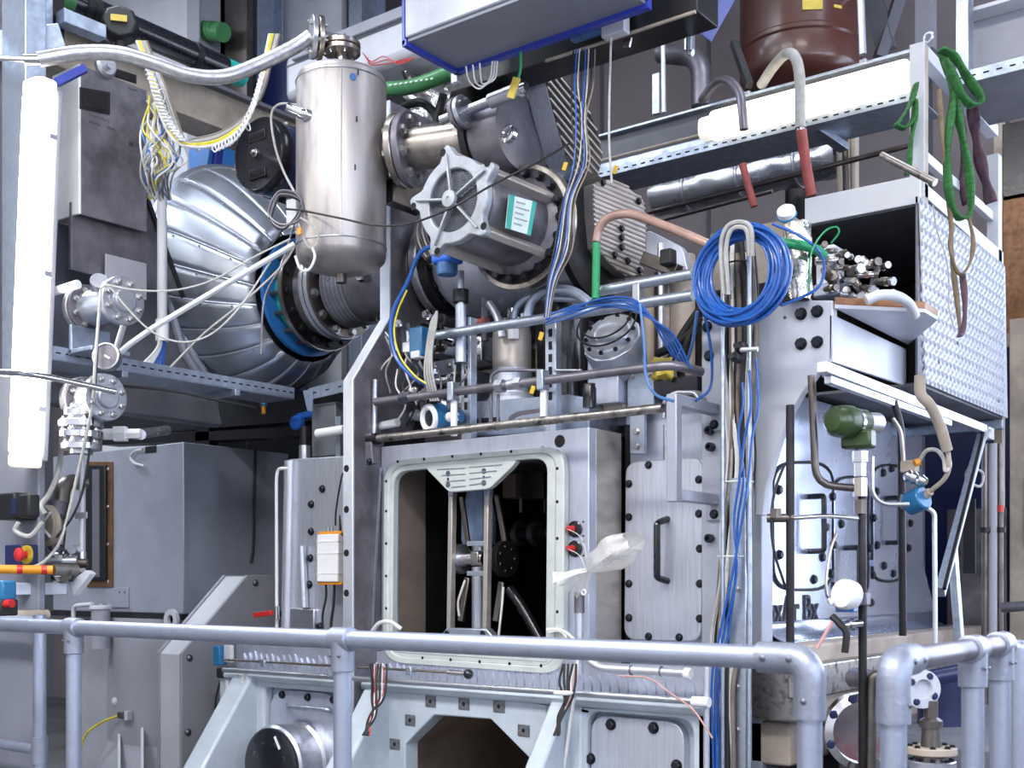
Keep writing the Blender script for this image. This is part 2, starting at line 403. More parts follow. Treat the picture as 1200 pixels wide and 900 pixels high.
t = T('handrail', 'short silver tube handrail running back beside the engine end', 'handrail')
y2, y3 = U(1140, 760, X2).y, U(1172, 750, X2).y
obj('top_rail', G().cyl((X2, ya+.02, RZ), (X2, y3+.02, RZ), RR, n=20), 'steel_dark', t)
elbow(t, (X2, ya, RZ), (0, -1, 0), (1, 0, 0)); obj('post', G().cyl((X2, ya, 0), (X2, ya, RZ-.05), RR, n=18), 'alu_rail', t)
tee(t, (X2, y2, RZ), (0, 1, 0)); obj('post', G().cyl((X2, y2, 0), (X2, y2, RZ-.02), RR, n=18), 'alu_rail', t)
tee(t, (X2, y3, RZ), (0, 1, 0)); obj('post', G().cyl((X2, y3, 0), (X2, y3, RZ-.02), RR, n=18), 'alu_rail', t)
t = T('guard_rail', 'low pale tube guard rail standing behind the long handrail post', 'handrail')
p = V(46.5, 800, 2.42)
obj('post', G().cyl((p.x, p.y, 0), (p.x, p.y, 1.12), RR, n=16), 'alu_rail', t)
obj('top_rail', G().cyl((p.x, p.y, 1.09), (p.x-1.2, p.y, 1.09), RR, n=16), 'alu_rail', t)
q = V(46, 879, 2.42); obj('mid_rail', G().cyl((p.x-.03, p.y, q.z), (p.x-1.2, p.y, q.z), .02, n=14), 'alu_rail', t)
obj('tee_fitting', G().cyl((p.x, p.y, q.z-.05), (p.x, p.y, q.z+.05), .031, n=16), 'alu_cast', t)
p = D(1194, 760, 3.0); one('rail_post', G().cyl((p.x, p.y, 0), (p.x, p.y, p.z), RR, n=16).ball(p, RR, 12), 'alu_rail', 'single pale tube post beyond the short handrail', 'post')
# ================================================================ bedplate
BY = 3.5; PX = lambda px, Y=BY: V(px, 800, Y).x
ZB = .83
bed = T('engine_bedplate', 'pale painted cast engine bedplate with ribs and an octagonal opening', 'engine base')
xa, xb, xc, xd, xe_, xf = PX(272), PX(397), PX(430), PX(650), PX(672), PX(830)
def bz(px, y): return V(px, y, BY).z
# bay frames
oc = [(475, 960), (475, 872), (492, 855), (509, 838), (575, 843), (600, 868), (625, 893), (625, 960), (610, 985), (585, 1010), (509, 1004), (492, 985)]
L_, R_, B_, T_ = PX(440), PX(640), 0., ZB-.03
ow = [(L_, V(475, 960, BY).z), (L_, V(475, 872, BY).z), (L_, T_), (V(509, 838, BY).x, T_), (V(575, 843, BY).x, T_), (R_, T_), (R_, V(625, 893, BY).z), (R_, V(625, 960, BY).z), (R_, B_), (V(585, 0, BY).x, B_), (V(509, 0, BY).x, B_), (L_, B_)]
obj('opening_frame', G().rim([(a, BY, b) for a, b in ow], [V(x, y, BY) for x, y in oc], (0, .08, 0)), 'cast_paint', bed, .006)
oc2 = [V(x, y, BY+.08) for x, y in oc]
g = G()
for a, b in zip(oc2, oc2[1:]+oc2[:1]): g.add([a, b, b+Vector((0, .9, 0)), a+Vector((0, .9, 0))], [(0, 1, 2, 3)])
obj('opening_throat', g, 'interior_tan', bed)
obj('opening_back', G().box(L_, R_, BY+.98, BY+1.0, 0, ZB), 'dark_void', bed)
for (x, y) in ((505, 822), (544, 825), (585, 828), (481, 844), (463, 872), (614, 856), (633, 888)):
    p = V(x, y, BY); s = obj('bare_boss', G().obox(p+Vector((0, -.002, 0)), (.055, .004, .045)), 'bare_spot', bed, .003); bolt(s, p-Vector((0, .004, 0)), FRONT, .008, 'hole', 'dark_void')
# cover bay
def bay(x0, x1, y0, name, depth=.05):
    a, b = V(x0, y0, BY), V(x1, y0, BY); z1 = V((x0+x1)/2, y0, BY).z
    return a.x, b.x, z1
cx0, cx1, cz = bay(687, 812, 838, '')
o4 = [(R_, 0), (xf, 0), (xf, T_), (R_, T_)]; i4 = [(cx0, .1), (cx1, .1), (cx1, cz), (cx0, cz)]
rr_ = lambda l, r: fil2(l, r, 4)
obj('bay_frame', G().rim([(a, BY, b) for a, b in rr_(o4, .002)], [(a, BY, b) for a, b in rr_(i4, .06)], (0, .06, 0)), 'cast_paint', bed, .012)
obj('bay_back', G().box(cx0-.05, cx1+.05, BY+.06, BY+.09, .05, ZB-.05), 'cast_paint', bed)
cov = obj('cover_plate', G().prism([(a, BY+.02, b) for a, b in rr_([(cx0+.006, .12), (cx1-.045, .12), (cx1-.045, cz-.015), (cx0+.006, cz-.015)], .07)], (0, .04, 0)), 'steel_brushed', bed, .004)
for (x, y) in ((716, 849), (766, 853), (692, 889), (793, 897)): bolt(cov, V(x, y, BY+.02), FRONT, .017)
# hub bay
hx0, hx1, hz = bay(309, 388, 808, '')
o4 = [(xa, 0), (L_, 0), (L_, T_), (xa, T_)]; i4 = [(hx0, .1), (hx1+.03, .1), (hx1+.03, hz), (hx0, hz)]
obj('bay_frame', G().rim([(a, BY, b) for a, b in rr_(o4, .002)], [(a, BY, b) for a, b in rr_(i4, .03)], (0, .06, 0)), 'cast_paint', bed, .012)
obj('bay_back', G().box(hx0-.05, hx1+.08, BY+.06, BY+.09, .05, ZB-.05), 'cast_paint', bed)
hub = obj('hub_plate', G().prism([(a, BY+.03, b) for a, b in rr_([(hx0+.006, .1), (hx1+.02, .1), (hx1+.02, hz-.01), (hx0+.006, hz-.01)], .11)], (0, .03, 0)), 'steel_plate', bed, .003)
for (x, y) in ((331, 814), (361, 817), (391, 820), (311, 846)): bolt(hub, V(x, y, BY+.03), FRONT, .015)
hc = V(352, 893, BY+.03)
obj('hub_barrel', G().lathe(hc, FRONT, [(.185, 0), (.185, .02), (.172, .03), (.172, .09), (.178, .1), (.178, .15), (.168, .16)], 40), 'steel', bed)
hd = obj('hub_cap', G().lathe(hc+Vector((0, -.155, 0)), FRONT, [(.166, 0), (.166, .018), (.15, .026), (.03, .03), (0, .03)], 40), 'black_gloss', bed)
for a in (70, 110, 150, 195, 25, -20, -70, -110): bolt(hd, hc+Vector((.1*math.cos(math.radians(a)), -.182, .1*math.sin(math.radians(a)))), FRONT, .011, 'hole', 'bolt_steel')
obj('white_sticker', G().obox(hc+Vector((.06, -.187, .11)), (.012, .003, .06), (.5, 0, -.8), (0, 1, 0)), 'white_plastic', hd)
hp = [V(337, 828, BY-.04), V(385, 832, BY-.04)]
obj('hub_handle', G().tube(fillet([V(337, 826, BY+.03), hp[0], hp[1], V(385, 830, BY+.03)], .015), .011, 10, 1), 'galvanised', bed)
# gussets that stand out of the bedplate's front
def rib(px, wpx, y0, out, nm='rib'):
    a, b = PX(px), PX(px+wpx); z1 = V(px, y0, BY).z
    obj(nm, G().prism([(a, BY+.02, z1), (a, BY-.03, z1), (a, BY-out, 0), (a, BY+.02, 0)], (b-a, 0, 0)), 'cast_paint', bed, .012)
rib(279, 22, 790, .62); rib(432, 24, 806, .62); rib(651, 20, 818, .62)
for px, w in ((258, 16), (420, 14), (668, 14)):
    obj('upright', G().box(PX(px), PX(px+w), BY-.005, BY+.05, 0, ZB-.02), 'cast_paint', bed, .008)
obj('top_flange', G().box(PX(262), xf, BY-.02, BY+.6, ZB-.035, ZB), 'cast_paint', bed, .012)
obj('end_wall', G().box(xf-.04, xf, BY, 5.4, 0, ZB), 'grey_paint', bed, .006)
# rods and pipes along the bedplate top
one('bedplate_pipe', G().cyl(V(262, 785, 3.44), V(815, 822, 3.44), .0115, n=12), 'steel', 'thin steel pipe along the top edge of the bedplate', 'pipe')
pe = V(812, 822, 3.44); one('pipe_end_cap', G().cyl(pe, pe+Vector((.06, 0, 0)), .018, n=12), 'white_plastic', 'pale plastic cap on the thin bedplate pipe', 'cap')
rod = T('control_rod', 'thin control rod with ball end and black knob above the bedplate', 'rod')
obj('rod', G().cyl(V(262, 773, 3.46), V(528, 788, 3.46), .006, n=10), 'steel_straw', rod)
obj('rod_end', G().cyl(V(526, 788, 3.46), V(546, 790, 3.46), .012, n=10), 'chrome', rod); obj('knob', G().ball(V(549, 790, 3.45), .02), 'black_gloss', rod)
for px, py in ((310, 777), (481, 786)): obj('clamp', G().obox(V(px, py, 3.46), (.03, .03, .035)), 'galvanised', rod, .004)
pipe('drain_pipe', 'bent steel pipe under the handrail beside the cover bay', [V(686, 770, 3.47), V(702, 783, 3.47), V(806, 789, 3.47)], .0145, 'aluminium')
one('pipe_collar', G().cyl(V(803, 789, 3.47), V(810, 790, 3.47), .02, n=12), 'white_plastic', 'pale collar on the end of the bent drain pipe', 'collar')
for px in (740, 775): one('pipe_clip', G().torus(V(px, 785.5+(px-740)*.03, 3.47), (1, 0, 0), .0155, .003, 16, 6), 'steel_dark', 'steel clip around the bent drain pipe', 'clip', 'clips on the drain pipe')
# ================================================================ crankcase block
FY = 3.6; XL, XR, ZT = -3.43, -2.38, 1.815
blk = T('crankcase_block', 'machined steel crankcase block with a large open inspection door', 'engine block')
OP = [(458, 762), (640, 774), (641, 533), (459, 549)]        # opening
outer = [(XL, ZB), (XR, ZB), (XR, ZT), (XL, ZT)]; inner = [(V(x, y, FY).x, V(x, y, FY).z) for x, y in OP]
obj('front_plate', G().rim([(a, FY, b) for a, b in fil2(outer, .001)], [(a, FY, b) for a, b in fil2(inner, .05)], (0, .05, 0)), 'steel_plate', blk, .004)
ix0, ix1 = inner[0][0], inner[1][0]
obj('side_plate', G().box(XR-.06, XR, FY+.05, 3.83, ZB, ZT), 'steel_warm', blk, .004)
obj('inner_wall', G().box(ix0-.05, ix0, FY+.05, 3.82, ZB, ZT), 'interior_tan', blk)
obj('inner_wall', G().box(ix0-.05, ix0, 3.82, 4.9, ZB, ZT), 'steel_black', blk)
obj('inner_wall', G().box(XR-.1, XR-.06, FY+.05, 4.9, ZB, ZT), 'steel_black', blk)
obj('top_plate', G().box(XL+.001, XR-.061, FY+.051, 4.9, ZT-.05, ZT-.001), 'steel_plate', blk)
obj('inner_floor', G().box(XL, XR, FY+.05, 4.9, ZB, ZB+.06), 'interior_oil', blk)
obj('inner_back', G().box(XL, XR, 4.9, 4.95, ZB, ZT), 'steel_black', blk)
bolt(blk, V(656, 517, FY), FRONT, .024, 'hole', 'steel_black')
fr = T('door_surround', 'pale green cast door surround bolted around the open crankcase', 'frame')
fo = [(448, 776), (660, 791), (661, 522), (450, 540)]; fi = [(459, 762), (639, 774), (641, 536), (461, 553)]
MY = FY-.035
mid = [((a*.5+c*.5), (b*.5+d*.5)) for (a, b), (c, d) in zip(fo, fi)]
obj('frame_ring', G().rim([V(x, y, MY) for x, y in fil2(fo, 26, 6)], [V(x, y, MY) for x, y in fil2(mid, 22, 6)], (0, .035, 0)), 'frame_paint', fr, .004)
obj('inner_ring', G().rim([V(x, y, MY+.008) for x, y in fil2(mid, 22, 6)], [V(x, y, MY+.008) for x, y in fil2(fi, 18, 6)], (0, .035, 0)), 'frame_paint', fr, .004)
tab = obj('top_tab', polyY(fil2([(498, 548), (606, 539), (600, 547), (573, 573), (526, 577)], 5), MY+.006, .03), 'frame_paint', fr, .003)
for x, y in ((525, 555), (525, 568), (567, 552), (567, 566)): bolt(tab, V(x, y, MY+.006), FRONT, .012, 'hole', 'screw_grey')
for x, y in ((525, 561.5), (567, 559)): bolt(tab, V(x, y, MY+.006), FRONT, .006, 'hole', 'dark_void')
for y in (549, 556, 563, 570):
    xx = 512+(y-549)*.8; obj('groove_line', G().bar(V(xx, y+1, MY+.004), V(545, y-.6, MY+.004), .003, .003), 'alu_cast', tab); obj('groove_line', G().bar(V(550, y-1.5, MY+.004), V(588-(y-549)*.9, y-4.5, MY+.004), .003, .003), 'alu_cast', tab)
for x, y in ((466, 541), (497, 538), (530, 535), (563.5, 532), (599, 529)): bolt(fr, V(x, y, MY), FRONT, .0065, 'hole', 'dark_void')
bolt(fr, V(636, 525.5, MY), FRONT, .011, 'hole', 'chrome')
for y in (549, 588, 631, 674, 717, 757): bolt(fr, V(653, y, MY), FRONT, .0065, 'hole', 'dark_void')
for y in (564, 599, 637, 675, 713, 751): bolt(fr, V(452.5, y, MY), FRONT, .0065, 'hole', 'dark_void')
for x in (495, 528, 562, 597, 634): bolt(fr, V(x, 768+(x-450)*.066, MY), FRONT, .0065, 'hole', 'dark_void')
bb = obj('bottom_bracket', polyY([(514, 748), (523, 736), (570, 737), (582, 751)], MY-.01, .04), 'galvanised', fr, .004)
for x in (524, 566): bolt(bb, V(x, 742, MY-.01), FRONT, .011, 'cap', 'bolt_black', .5)
obj('door_sill', polyY([(456, 752), (640, 762), (640, 776), (456, 764)], MY+.005, .05), 'frame_paint', fr, .003)
# linkage inside the open crankcase
lk = T('measuring_linkage', 'steel measuring linkage with two upright bars inside the open crankcase', 'linkage')
for x in (530.5, 572.5):
    obj('upright_bar', G().bar(V(x, 578, FY+.06), V(x-2.5, 740, FY+.06), .022, .03, (0, 1, 0)), 'steel_warm', lk, .003)
    obj('bar_foot', G().obox(V(x, 577, FY+.05), (.028, .03, .03)), 'alu_cast', lk, .003)
for (a, b) in (((541, 582), (549, 640)), ((582, 580), (592, 638))): obj('swing_arm', G().bar(V(*a, FY+.16), V(*b, FY+.16), .022, .014, (0, 1, 0)), 'steel_brown', lk, .003)
for (a, b) in (((548, 677), (540, 728)), ((588, 682), (581, 728))): obj('lower_arm', G().bar(V(*a, FY+.12), V(*b, FY+.12), .026, .014, (0, 1, 0)), 'steel_straw', lk, .003)
for y in (637, 672): obj('cross_bar', G().bar(V(548, y, FY+.1), V(570, y, FY+.1), .014, .02), 'galvanised', lk, .002)
jp = V(547, 655, FY+.12)
obj('joint_pin', G().cyl(jp-Vector((.05, 0, 0)), jp+Vector((.1, 0, 0)), .034, n=18), 'chrome', lk)
obj('joint_disc', G().cyl(jp-Vector((.02, 0, 0)), jp-Vector((.045, 0, 0)), .062, n=24), 'steel', lk)
obj('joint_block', G().obox(V(560, 653, FY+.1), (.04, .05, .045)), 'steel_straw', lk, .004)
jq = V(588, 655, FY+.16)
dk = obj('crank_disc', G().cyl(jq-Vector((0, 0, 0)), jq+Vector((.03, 0, 0)), .075, n=24), 'steel_black', lk)
for i in range(7): bolt(dk, jq+Vector((.03, .05*math.cos(i*.9), .05*math.sin(i*.9))), RIGHT, .007, 'dome', 'chrome')
for pts in ([V(545, 680, FY+.1), V(537, 705, FY+.1), V(538, 722, FY+.1)], [V(590, 688, FY+.1), V(588, 712, FY+.1), V(584, 748, FY+.1)]):
    cable('sensor_lead', 'thin white sensor lead taped to the linkage arm', 'cable', pts, .005, 'white_cable', 'leads on the linkage')
jr = V(597, 690, FY+.25); cable('ribbed_hose', 'black glossy ribbed hose slanting inside the crankcase', 'hose', [jr, V(612, 712, FY+.25), V(640, 762, FY+.25)], .022, 'black_gloss', n=12)
con = T('piston_rod', 'grey blue piston rod hanging inside the open crankcase', 'rod')
cp = V(561, 600, FY+.3)
obj('crosshead', G().lathe((cp.x, cp.y, V(561, 638, FY+.3).z), (0, 0, 1), [(.07, 0), (.075, .02), (.075, .12), (.06, .18), (.04, .28)], 20), 'cylinder_blue', con)
obj('rod', G().cyl((cp.x, cp.y, ZB+.06), (cp.x, cp.y, V(561, 640, FY+.3).z), .03, n=16), 'steel_brushed', con)
shf = T('camshaft', 'dark oily camshaft with bright collars inside the crankcase', 'shaft')
s0 = V(606, 626, FY+.7)
obj('shaft', G().cyl(s0-Vector((.15, 0, 0)), s0+Vector((.4, 0, 0)), .035, n=16), 'steel_black', shf)
for k_ in (0., .09, .2): obj('collar', G().cyl(s0+Vector((k_, 0, 0)), s0+Vector((k_+.03, 0, 0)), .055, n=18), 'steel_dark', shf)
hb = V(604, 570, FY+.55); one('inner_bracket', G().obox(hb, (.07, .1, .11)).cyl(hb+Vector((.03, 0, -.05)), hb+Vector((.03, 0, -.12)), .008), 'interior_tan', 'tan bracket with a pin under the crankcase roof', 'bracket', bevel=.006)
hb = V(632, 570, FY+.55); one('inner_bracket', G().obox(hb, (.12, .1, .12)).cyl(hb+Vector((.03, 0, -.05)), hb+Vector((.03, 0, -.12)), .008), 'interior_oil', 'dark oily bracket under the crankcase roof', 'bracket', bevel=.006)
# red connectors on the block
for y in (620, 643):
    t = T('connector_port', 'red plug with a thin white wire in a round black port on the block', 'connector', 'red connectors on the crankcase block')
    p = V(674, y, FY-.002)
    obj('port', G().lathe(p, FRONT, [(.031, 0), (.031, .004), (.027, .006), (.024, .003), (0, .003)], 24), 'black_gloss', t)
    obj('plug', G().cyl(p+Vector((-.008, -.003, 0)), p+Vector((-.014, -.03, .002)), .014, .008, n=12), 'red_paint', t)
    obj('wire', G().tube([p+Vector((-.014, -.03, 0)), V(679, y+8, FY-.03), V(686, y+24, FY-.03), V(689, 680, FY-.03)], .0014, 5, 4), 'white_cable', t)
    for k_ in range(4): bolt(t, p+Vector((.036*(-1)**k_, 0, .026*(-1)**(k_//2))), FRONT, .004, 'hole', 'dark_void')
# scalloped weld edge between block and bedplate
g = G(); n_ = 64
for i in range(n_):
    x = PX(268)+(PX(828)-PX(268))*(i+.5)/n_; wd = (PX(828)-PX(268))/n_*.5
    hh = .07+.025*random.random(); g.prism([(x-wd, BY+.064, ZB), (x+wd, BY+.064, ZB), (x+wd*.75, BY+.064, ZB+hh*.7), (x+wd*.1, BY+.07, ZB+hh), (x-wd*.5, BY+.068, ZB+hh*.8)], (0, .012, 0))
obj('scalloped_edge', g, 'steel_plate', bed, kind='stuff')
obj('base_ledge', G().box(PX(262), PX(828), BY+.075, FY-.002, ZB, ZB+.12), 'steel_plate', bed)
# ================================================================ column with the stepped flange
col = T('support_column', 'tall kinked steel support column with holes along its bright edge', 'column')
ze = [V(410, 445, 3.44).z, U(458, 372, XL).z, 3.3]
prof = [(3.44, 0), (3.44, ze[0]), (3.66, ze[1]), (3.66, ze[2]), (3.95, ze[2]), (3.95, 2.3), (3.8, 1.9), (3.62, 1.85), (3.62, 0)]
cw = V(404, 600, 3.44).x
obj('web', G().prism([(XL-.002, y, z) for y, z in prof], (-.04, 0, 0)), 'steel_dark', col, .004)
fe = obj('front_edge', G().add([(XL, 3.44, 0), (XL, 3.44, ze[0]), (XL, 3.66, ze[1]), (XL, 3.66, ze[2]), (cw, 3.44, 0), (cw, 3.44, ze[0]), (cw, 3.66, ze[1]), (cw, 3.66, ze[2])]+
    [(XL, 3.43, 0), (XL, 3.43, ze[0]-.004), (XL, 3.65, ze[1]-.004), (XL, 3.65, ze[2]), (cw, 3.43, 0), (cw, 3.43, ze[0]-.004), (cw, 3.65, ze[1]-.004), (cw, 3.65, ze[2])],
    [f for i in range(3) for f in ((i, i+1, i+5, i+4), (8+i, 12+i, 13+i, 9+i), (i, 8+i, 9+i, i+1), (4+i, 5+i, 13+i, 12+i))]+[(0, 4, 12, 8), (3, 11, 15, 7)]), 'aluminium', col, .002)
for y in (549, 597, 648, 695): bolt(fe, V(406, y, 3.43), FRONT, .015, 'hole', 'dark_void')
obj('edge_strip', G().bar(U(446, 548, XL+.004), U(436, 745, XL+.004), .008, .01), 'steel', col)
# ================================================================ panel left of the column with the amplifier box
pn = T('side_panel', 'polished steel panel with a row of black bolts beside the column', 'panel')
SY = 3.66
obj('sheet', polyY([(338, 538), (403, 534), (403, 742), (333, 736), (335, 600)], SY, .05, 2), 'steel_brushed', pn, .006)
obj('rolled_edge', G().tube([V(341, 540, SY-.005), V(339, 640, SY-.005), V(337, 738, SY-.005)], .03, 14, 1), 'steel_brushed', pn)
for x, y in ((378, 573), (365, 591), (365, 623), (364, 654), (363, 685), (363, 717), (375, 734)): bolt(pn, V(x, y, SY), FRONT, .0145)
obj('stub_pipe', G().cyl(V(357, 712, SY-.02), V(354, 640, SY-.02), .018, n=14), 'steel_brushed', pn)
obj('lower_pocket', polyY([(339, 712), (368, 714), (368, 742), (339, 740)], SY-.02, .03), 'steel', pn, .006)
obj('body', G().box(V(338, 600, SY+.05).x, XL-.05, SY+.05, 4.6, ZB, V(370, 537, SY).z), 'grey_dark', pn)
amp = T('amplifier_box', 'white ribbed amplifier box with orange clips on the polished panel', 'electronics box')
aY = 3.55
ax0, ax1 = V(371, 650, aY).x, V(392, 650, aY).x; az0, az1 = V(381, 682, aY).z, V(381, 626, aY).z
obj('case', G().box(ax0, ax1+.02, aY, SY, az0, az1), 'white_plastic', amp, .005)
for k_ in (.18, .6, .85): obj('case_rib', G().box(ax0-.002, ax1+.022, aY-.002, SY-.01, az0+(az1-az0)*k_-.002, az0+(az1-az0)*k_+.002), 'white_plastic', amp)
for z in (az0-.012, az1): obj('end_clip', G().box(ax0-.004, ax1+.03, aY+.01, SY-.01, z, z+.012), 'orange_plastic', amp, .002)
for k_ in (.2, .4, .6): obj('pin', G().cyl((ax0+(ax1-ax0)*k_, aY+.03, az1+.012), (ax0+(ax1-ax0)*k_, aY+.03, az1+.035), .005, n=8), 'steel', amp)
obj('antenna', G().cyl(V(399, 622, aY+.03), V(398, 604, aY+.03), .006, .003, 8), 'black_rubber', amp)
cable('sensor_lead', 'thin black lead rising from the white amplifier box', 'cable', [V(393, 616, aY+.03), V(394, 596, aY+.03), V(400, 560, aY+.03), V(403, 553, aY+.05)], .004, 'black_rubber')
cable('sensor_lead', 'blue plugged black lead hanging from the amplifier box', 'cable', [V(382, 683, aY+.05), V(382, 700, aY+.05), V(378, 722, aY+.05), V(379, 745, aY+.05)], .005, 'black_rubber')
cable('sensor_lead', 'black lead with inline plug under the amplifier box', 'cable', [V(392, 683, aY+.05), V(391, 708, aY+.05), V(388, 730, aY+.05), V(388, 745, aY+.05)], .006, 'black_rubber')
# thin pipes and stub left of the panel
pipe('vent_pipe', 'thin white pipe with a shoulder bend beside the polished panel', [V(338, 549, 3.63), V(326, 549, 3.63), V(324, 560, 3.63), V(324.5, 740, 3.63)], .008, 'white_plastic', fr=.03)
pipe('vent_pipe', 'thin straight steel pipe close beside the polished panel', [V(334, 545, 3.64), V(335, 660, 3.64)], .006, 'steel')
t = T('drain_tap', 'small drain tap with a red lever beside the polished panel', 'valve'); p = V(324.5, 718, 3.61)
obj('tap_body', G().cyl(p-Vector((0, 0, .03)), p+Vector((0, 0, .03)), .013, n=12), 'chrome', t); obj('lever', G().bar(p+Vector((-.01, -.02, 0)), V(298, 721, 3.58), .02, .024), 'red_paint', t, .004)
st = T('breather_stub', 'short dark breather stub pipe standing on the polished panel', 'pipe'); p = V(357, 540, 3.7)
obj('stub', G().cyl(p-Vector((0, 0, .03)), p+Vector((0, 0, .07)), .026, n=16), 'steel', st); obj('black_top', G().cyl(p+Vector((0, 0, .07)), V(357, 500, 3.7), .022, n=16), 'steel_black', st)
# ================================================================ recessed side of the engine with access cover
RYY = 3.86
sd = T('end_housing', 'brushed steel engine housing recessed beside the crankcase block', 'engine housing')
obj('front_skin', G().box(XR, -1.84, RYY, RYY+.05, ZB, 1.95), 'steel_plate', sd, .003)
obj('core', G().box(XR, -1.84, RYY+.05, 5.75, ZB, 1.95), 'grey_dark', sd)
obj('dark_gap', G().box(XR, XR+.02, RYY-.006, RYY, ZB, 1.85), 'dark_void', sd)
cvr = T('access_cover', 'rounded brushed steel access cover with a tall black handle', 'cover')
cl = [(731, 750), (822, 752), (824, 536), (733, 541)]
obj('cover_plate', polyY(cl, RYY-.035, .035, 16, 6), 'steel_brushed', cvr, .004)
for x, y in ((760, 545), (737, 567), (737, 606), (819, 562), (819, 602), (820, 643), (737, 684), (820, 684), (737, 724), (820, 725), (760, 746), (796, 747)):
    bolt(cvr, V(x, y, RYY-.035), FRONT, .0125)
def grip(par, pts, a, m='black_gloss', up=(0, 1, 0)):
    pts = [Vector(p) for p in pts]; g = G()
    g.tube(fillet(pts, .012, 3), a, 8, 1); return obj('handle', g, m, par)
grip(cvr, [V(783, 608, RYY-.03), V(770, 613, RYY-.09), V(770, 677, RYY-.09), V(783, 681, RYY-.03)], .013)
cc = T('clear_conduit', 'clear plastic conduit above the access cover', 'pipe'); obj('conduit', G().cyl(V(781, 540, RYY-.02), V(781, 498, RYY-.02), .012, n=12), 'steel', cc)
# strap plate bolted over the cover
sp = T('strap_plate', 'grey steel strap with two bright bolts above the access cover', 'bracket')
obj('strap', polyY([(737, 410), (755, 410), (755, 532), (738, 532)], RYY-.06, .02), 'galvanised', sp, .003)
for y in (506, 523): bolt(sp, V(746, y, RYY-.06), FRONT, .0125, 'hex', 'bolt_steel')
# post with the cable bundle
pst = T('bracket_post', 'pale painted steel post carrying the thick cable bundle', 'post')
PY = 3.76
pa, pb = V(822, 500, PY).x, V(893, 500, PY).x
obj('post_body', G().box(pa, pb, PY, PY+.09, 0, V(850, 372, PY).z), 'grey_sheet', pst, .004)
for x, y in ((829, 383), (831, 417), (829, 479), (833, 505), (834, 524), (833, 631)): bolt(pst, V(x, y, PY), FRONT, .016, 'cap' if y in (505, 524, 631) else 'hex', 'bolt_black', 1.6 if y in (505, 524, 631) else 1.)
cb = T('tube_bracket', 'grey square tube bracket bent in three sides on the cable post', 'bracket')
QY = 3.46; a = V(790, 466, QY); b = V(790, 580, QY); e = .02
obj('front_bar', G().box(a.x-e, a.x+e, QY-e, QY+e, b.z-e*1.2, a.z+e*.6), 'grey_sheet', cb, .004)
for z in (a.z-e*.4, b.z): 
    obj('arm', G().box(a.x-e+.002, a.x+e-.002, QY+e, PY-.012, z-e, z+e), 'grey_sheet', cb, .004)
    ft = obj('foot_plate', G().box(a.x-e-.012, a.x+e+.015, PY-.012, PY, z-.075, z+.035), 'grey_sheet', cb, .003)
    bolt(ft, (a.x, PY-.012, z-.052), FRONT, .014)
pr = T('pull_bar', 'long worn steel bar across the engine front above the door', 'bar')
obj('bar', G().cyl(V(432, 515, 3.45), V(777, 478, 3.45), .0165, n=16), 'steel_pitted', pr)
obj('end_sleeve', G().cyl(V(432, 515, 3.45), V(443, 514, 3.45), .024, n=16), 'steel_black', pr)
br = obj('end_bracket', polyY([(428, 508), (434, 507), (437, 543), (428, 545)], 3.43, .03), 'steel_dark', pr, .003); bolt(br, V(433, 541, 3.43), FRONT, .012)
# sampling pipe with plastic bag
sm = T('sample_pipe', 'upright steel sample pipe with a dark sleeve beside the door frame', 'pipe')
obj('pipe', G().cyl(V(679, 790, 3.5), V(679, 718, 3.5), .016, n=14), 'steel_brushed', sm); obj('sleeve', G().cyl(V(679, 718, 3.5), V(679, 694, 3.5), .019, n=14), 'steel_dark', sm); obj('ring_tag', G().torus(V(684, 694, 3.48), FRONT, .009, .004, 14, 6), 'white_plastic', sm)
bag = T('plastic_bag', 'crumpled clear plastic bag tied over the sample pipe', 'bag')
def crumple(c0, c1, r, seed):
    rows = []; a, b = Vector(c0), Vector(c1); ax = (b-a).normalized(); u, v, _ = basis(ax)
    for i in range(12):
        t_ = i/11; p = a.lerp(b, t_); rad = r(t_); row = []
        for j in range(23):
            an = 2*math.pi*j/22; nn = mnoise.noise(Vector((math.cos(an)*1.6+seed, math.sin(an)*1.6, t_*3)))
            fold = 1+.22*math.sin(an*5+seed)+.5*nn; row.append(p+(u*math.cos(an)*rad+v*math.sin(an)*rad*.55)*fold)
        rows.append(row)
    return G().grid(rows)
k0 = V(690, 668, 3.46)
obj('bag_wing', crumple(k0, V(744, 632, 3.44), lambda t_: .012+.075*math.sin(min(1, t_*1.25)*math.pi*.62)*(1 if t_ < .8 else 1-(t_-.8)*1.2), 1.), 'plastic_bag', bag, angle=60)
obj('bag_skirt', crumple(k0, V(660, 680, 3.46), lambda t_: .012+.05*t_, 4.), 'plastic_bag', bag, angle=60)
obj('bag_neck', crumple(k0, V(679, 697, 3.5), lambda t_: .016+.012*t_, 7.), 'plastic_bag', bag, angle=60)
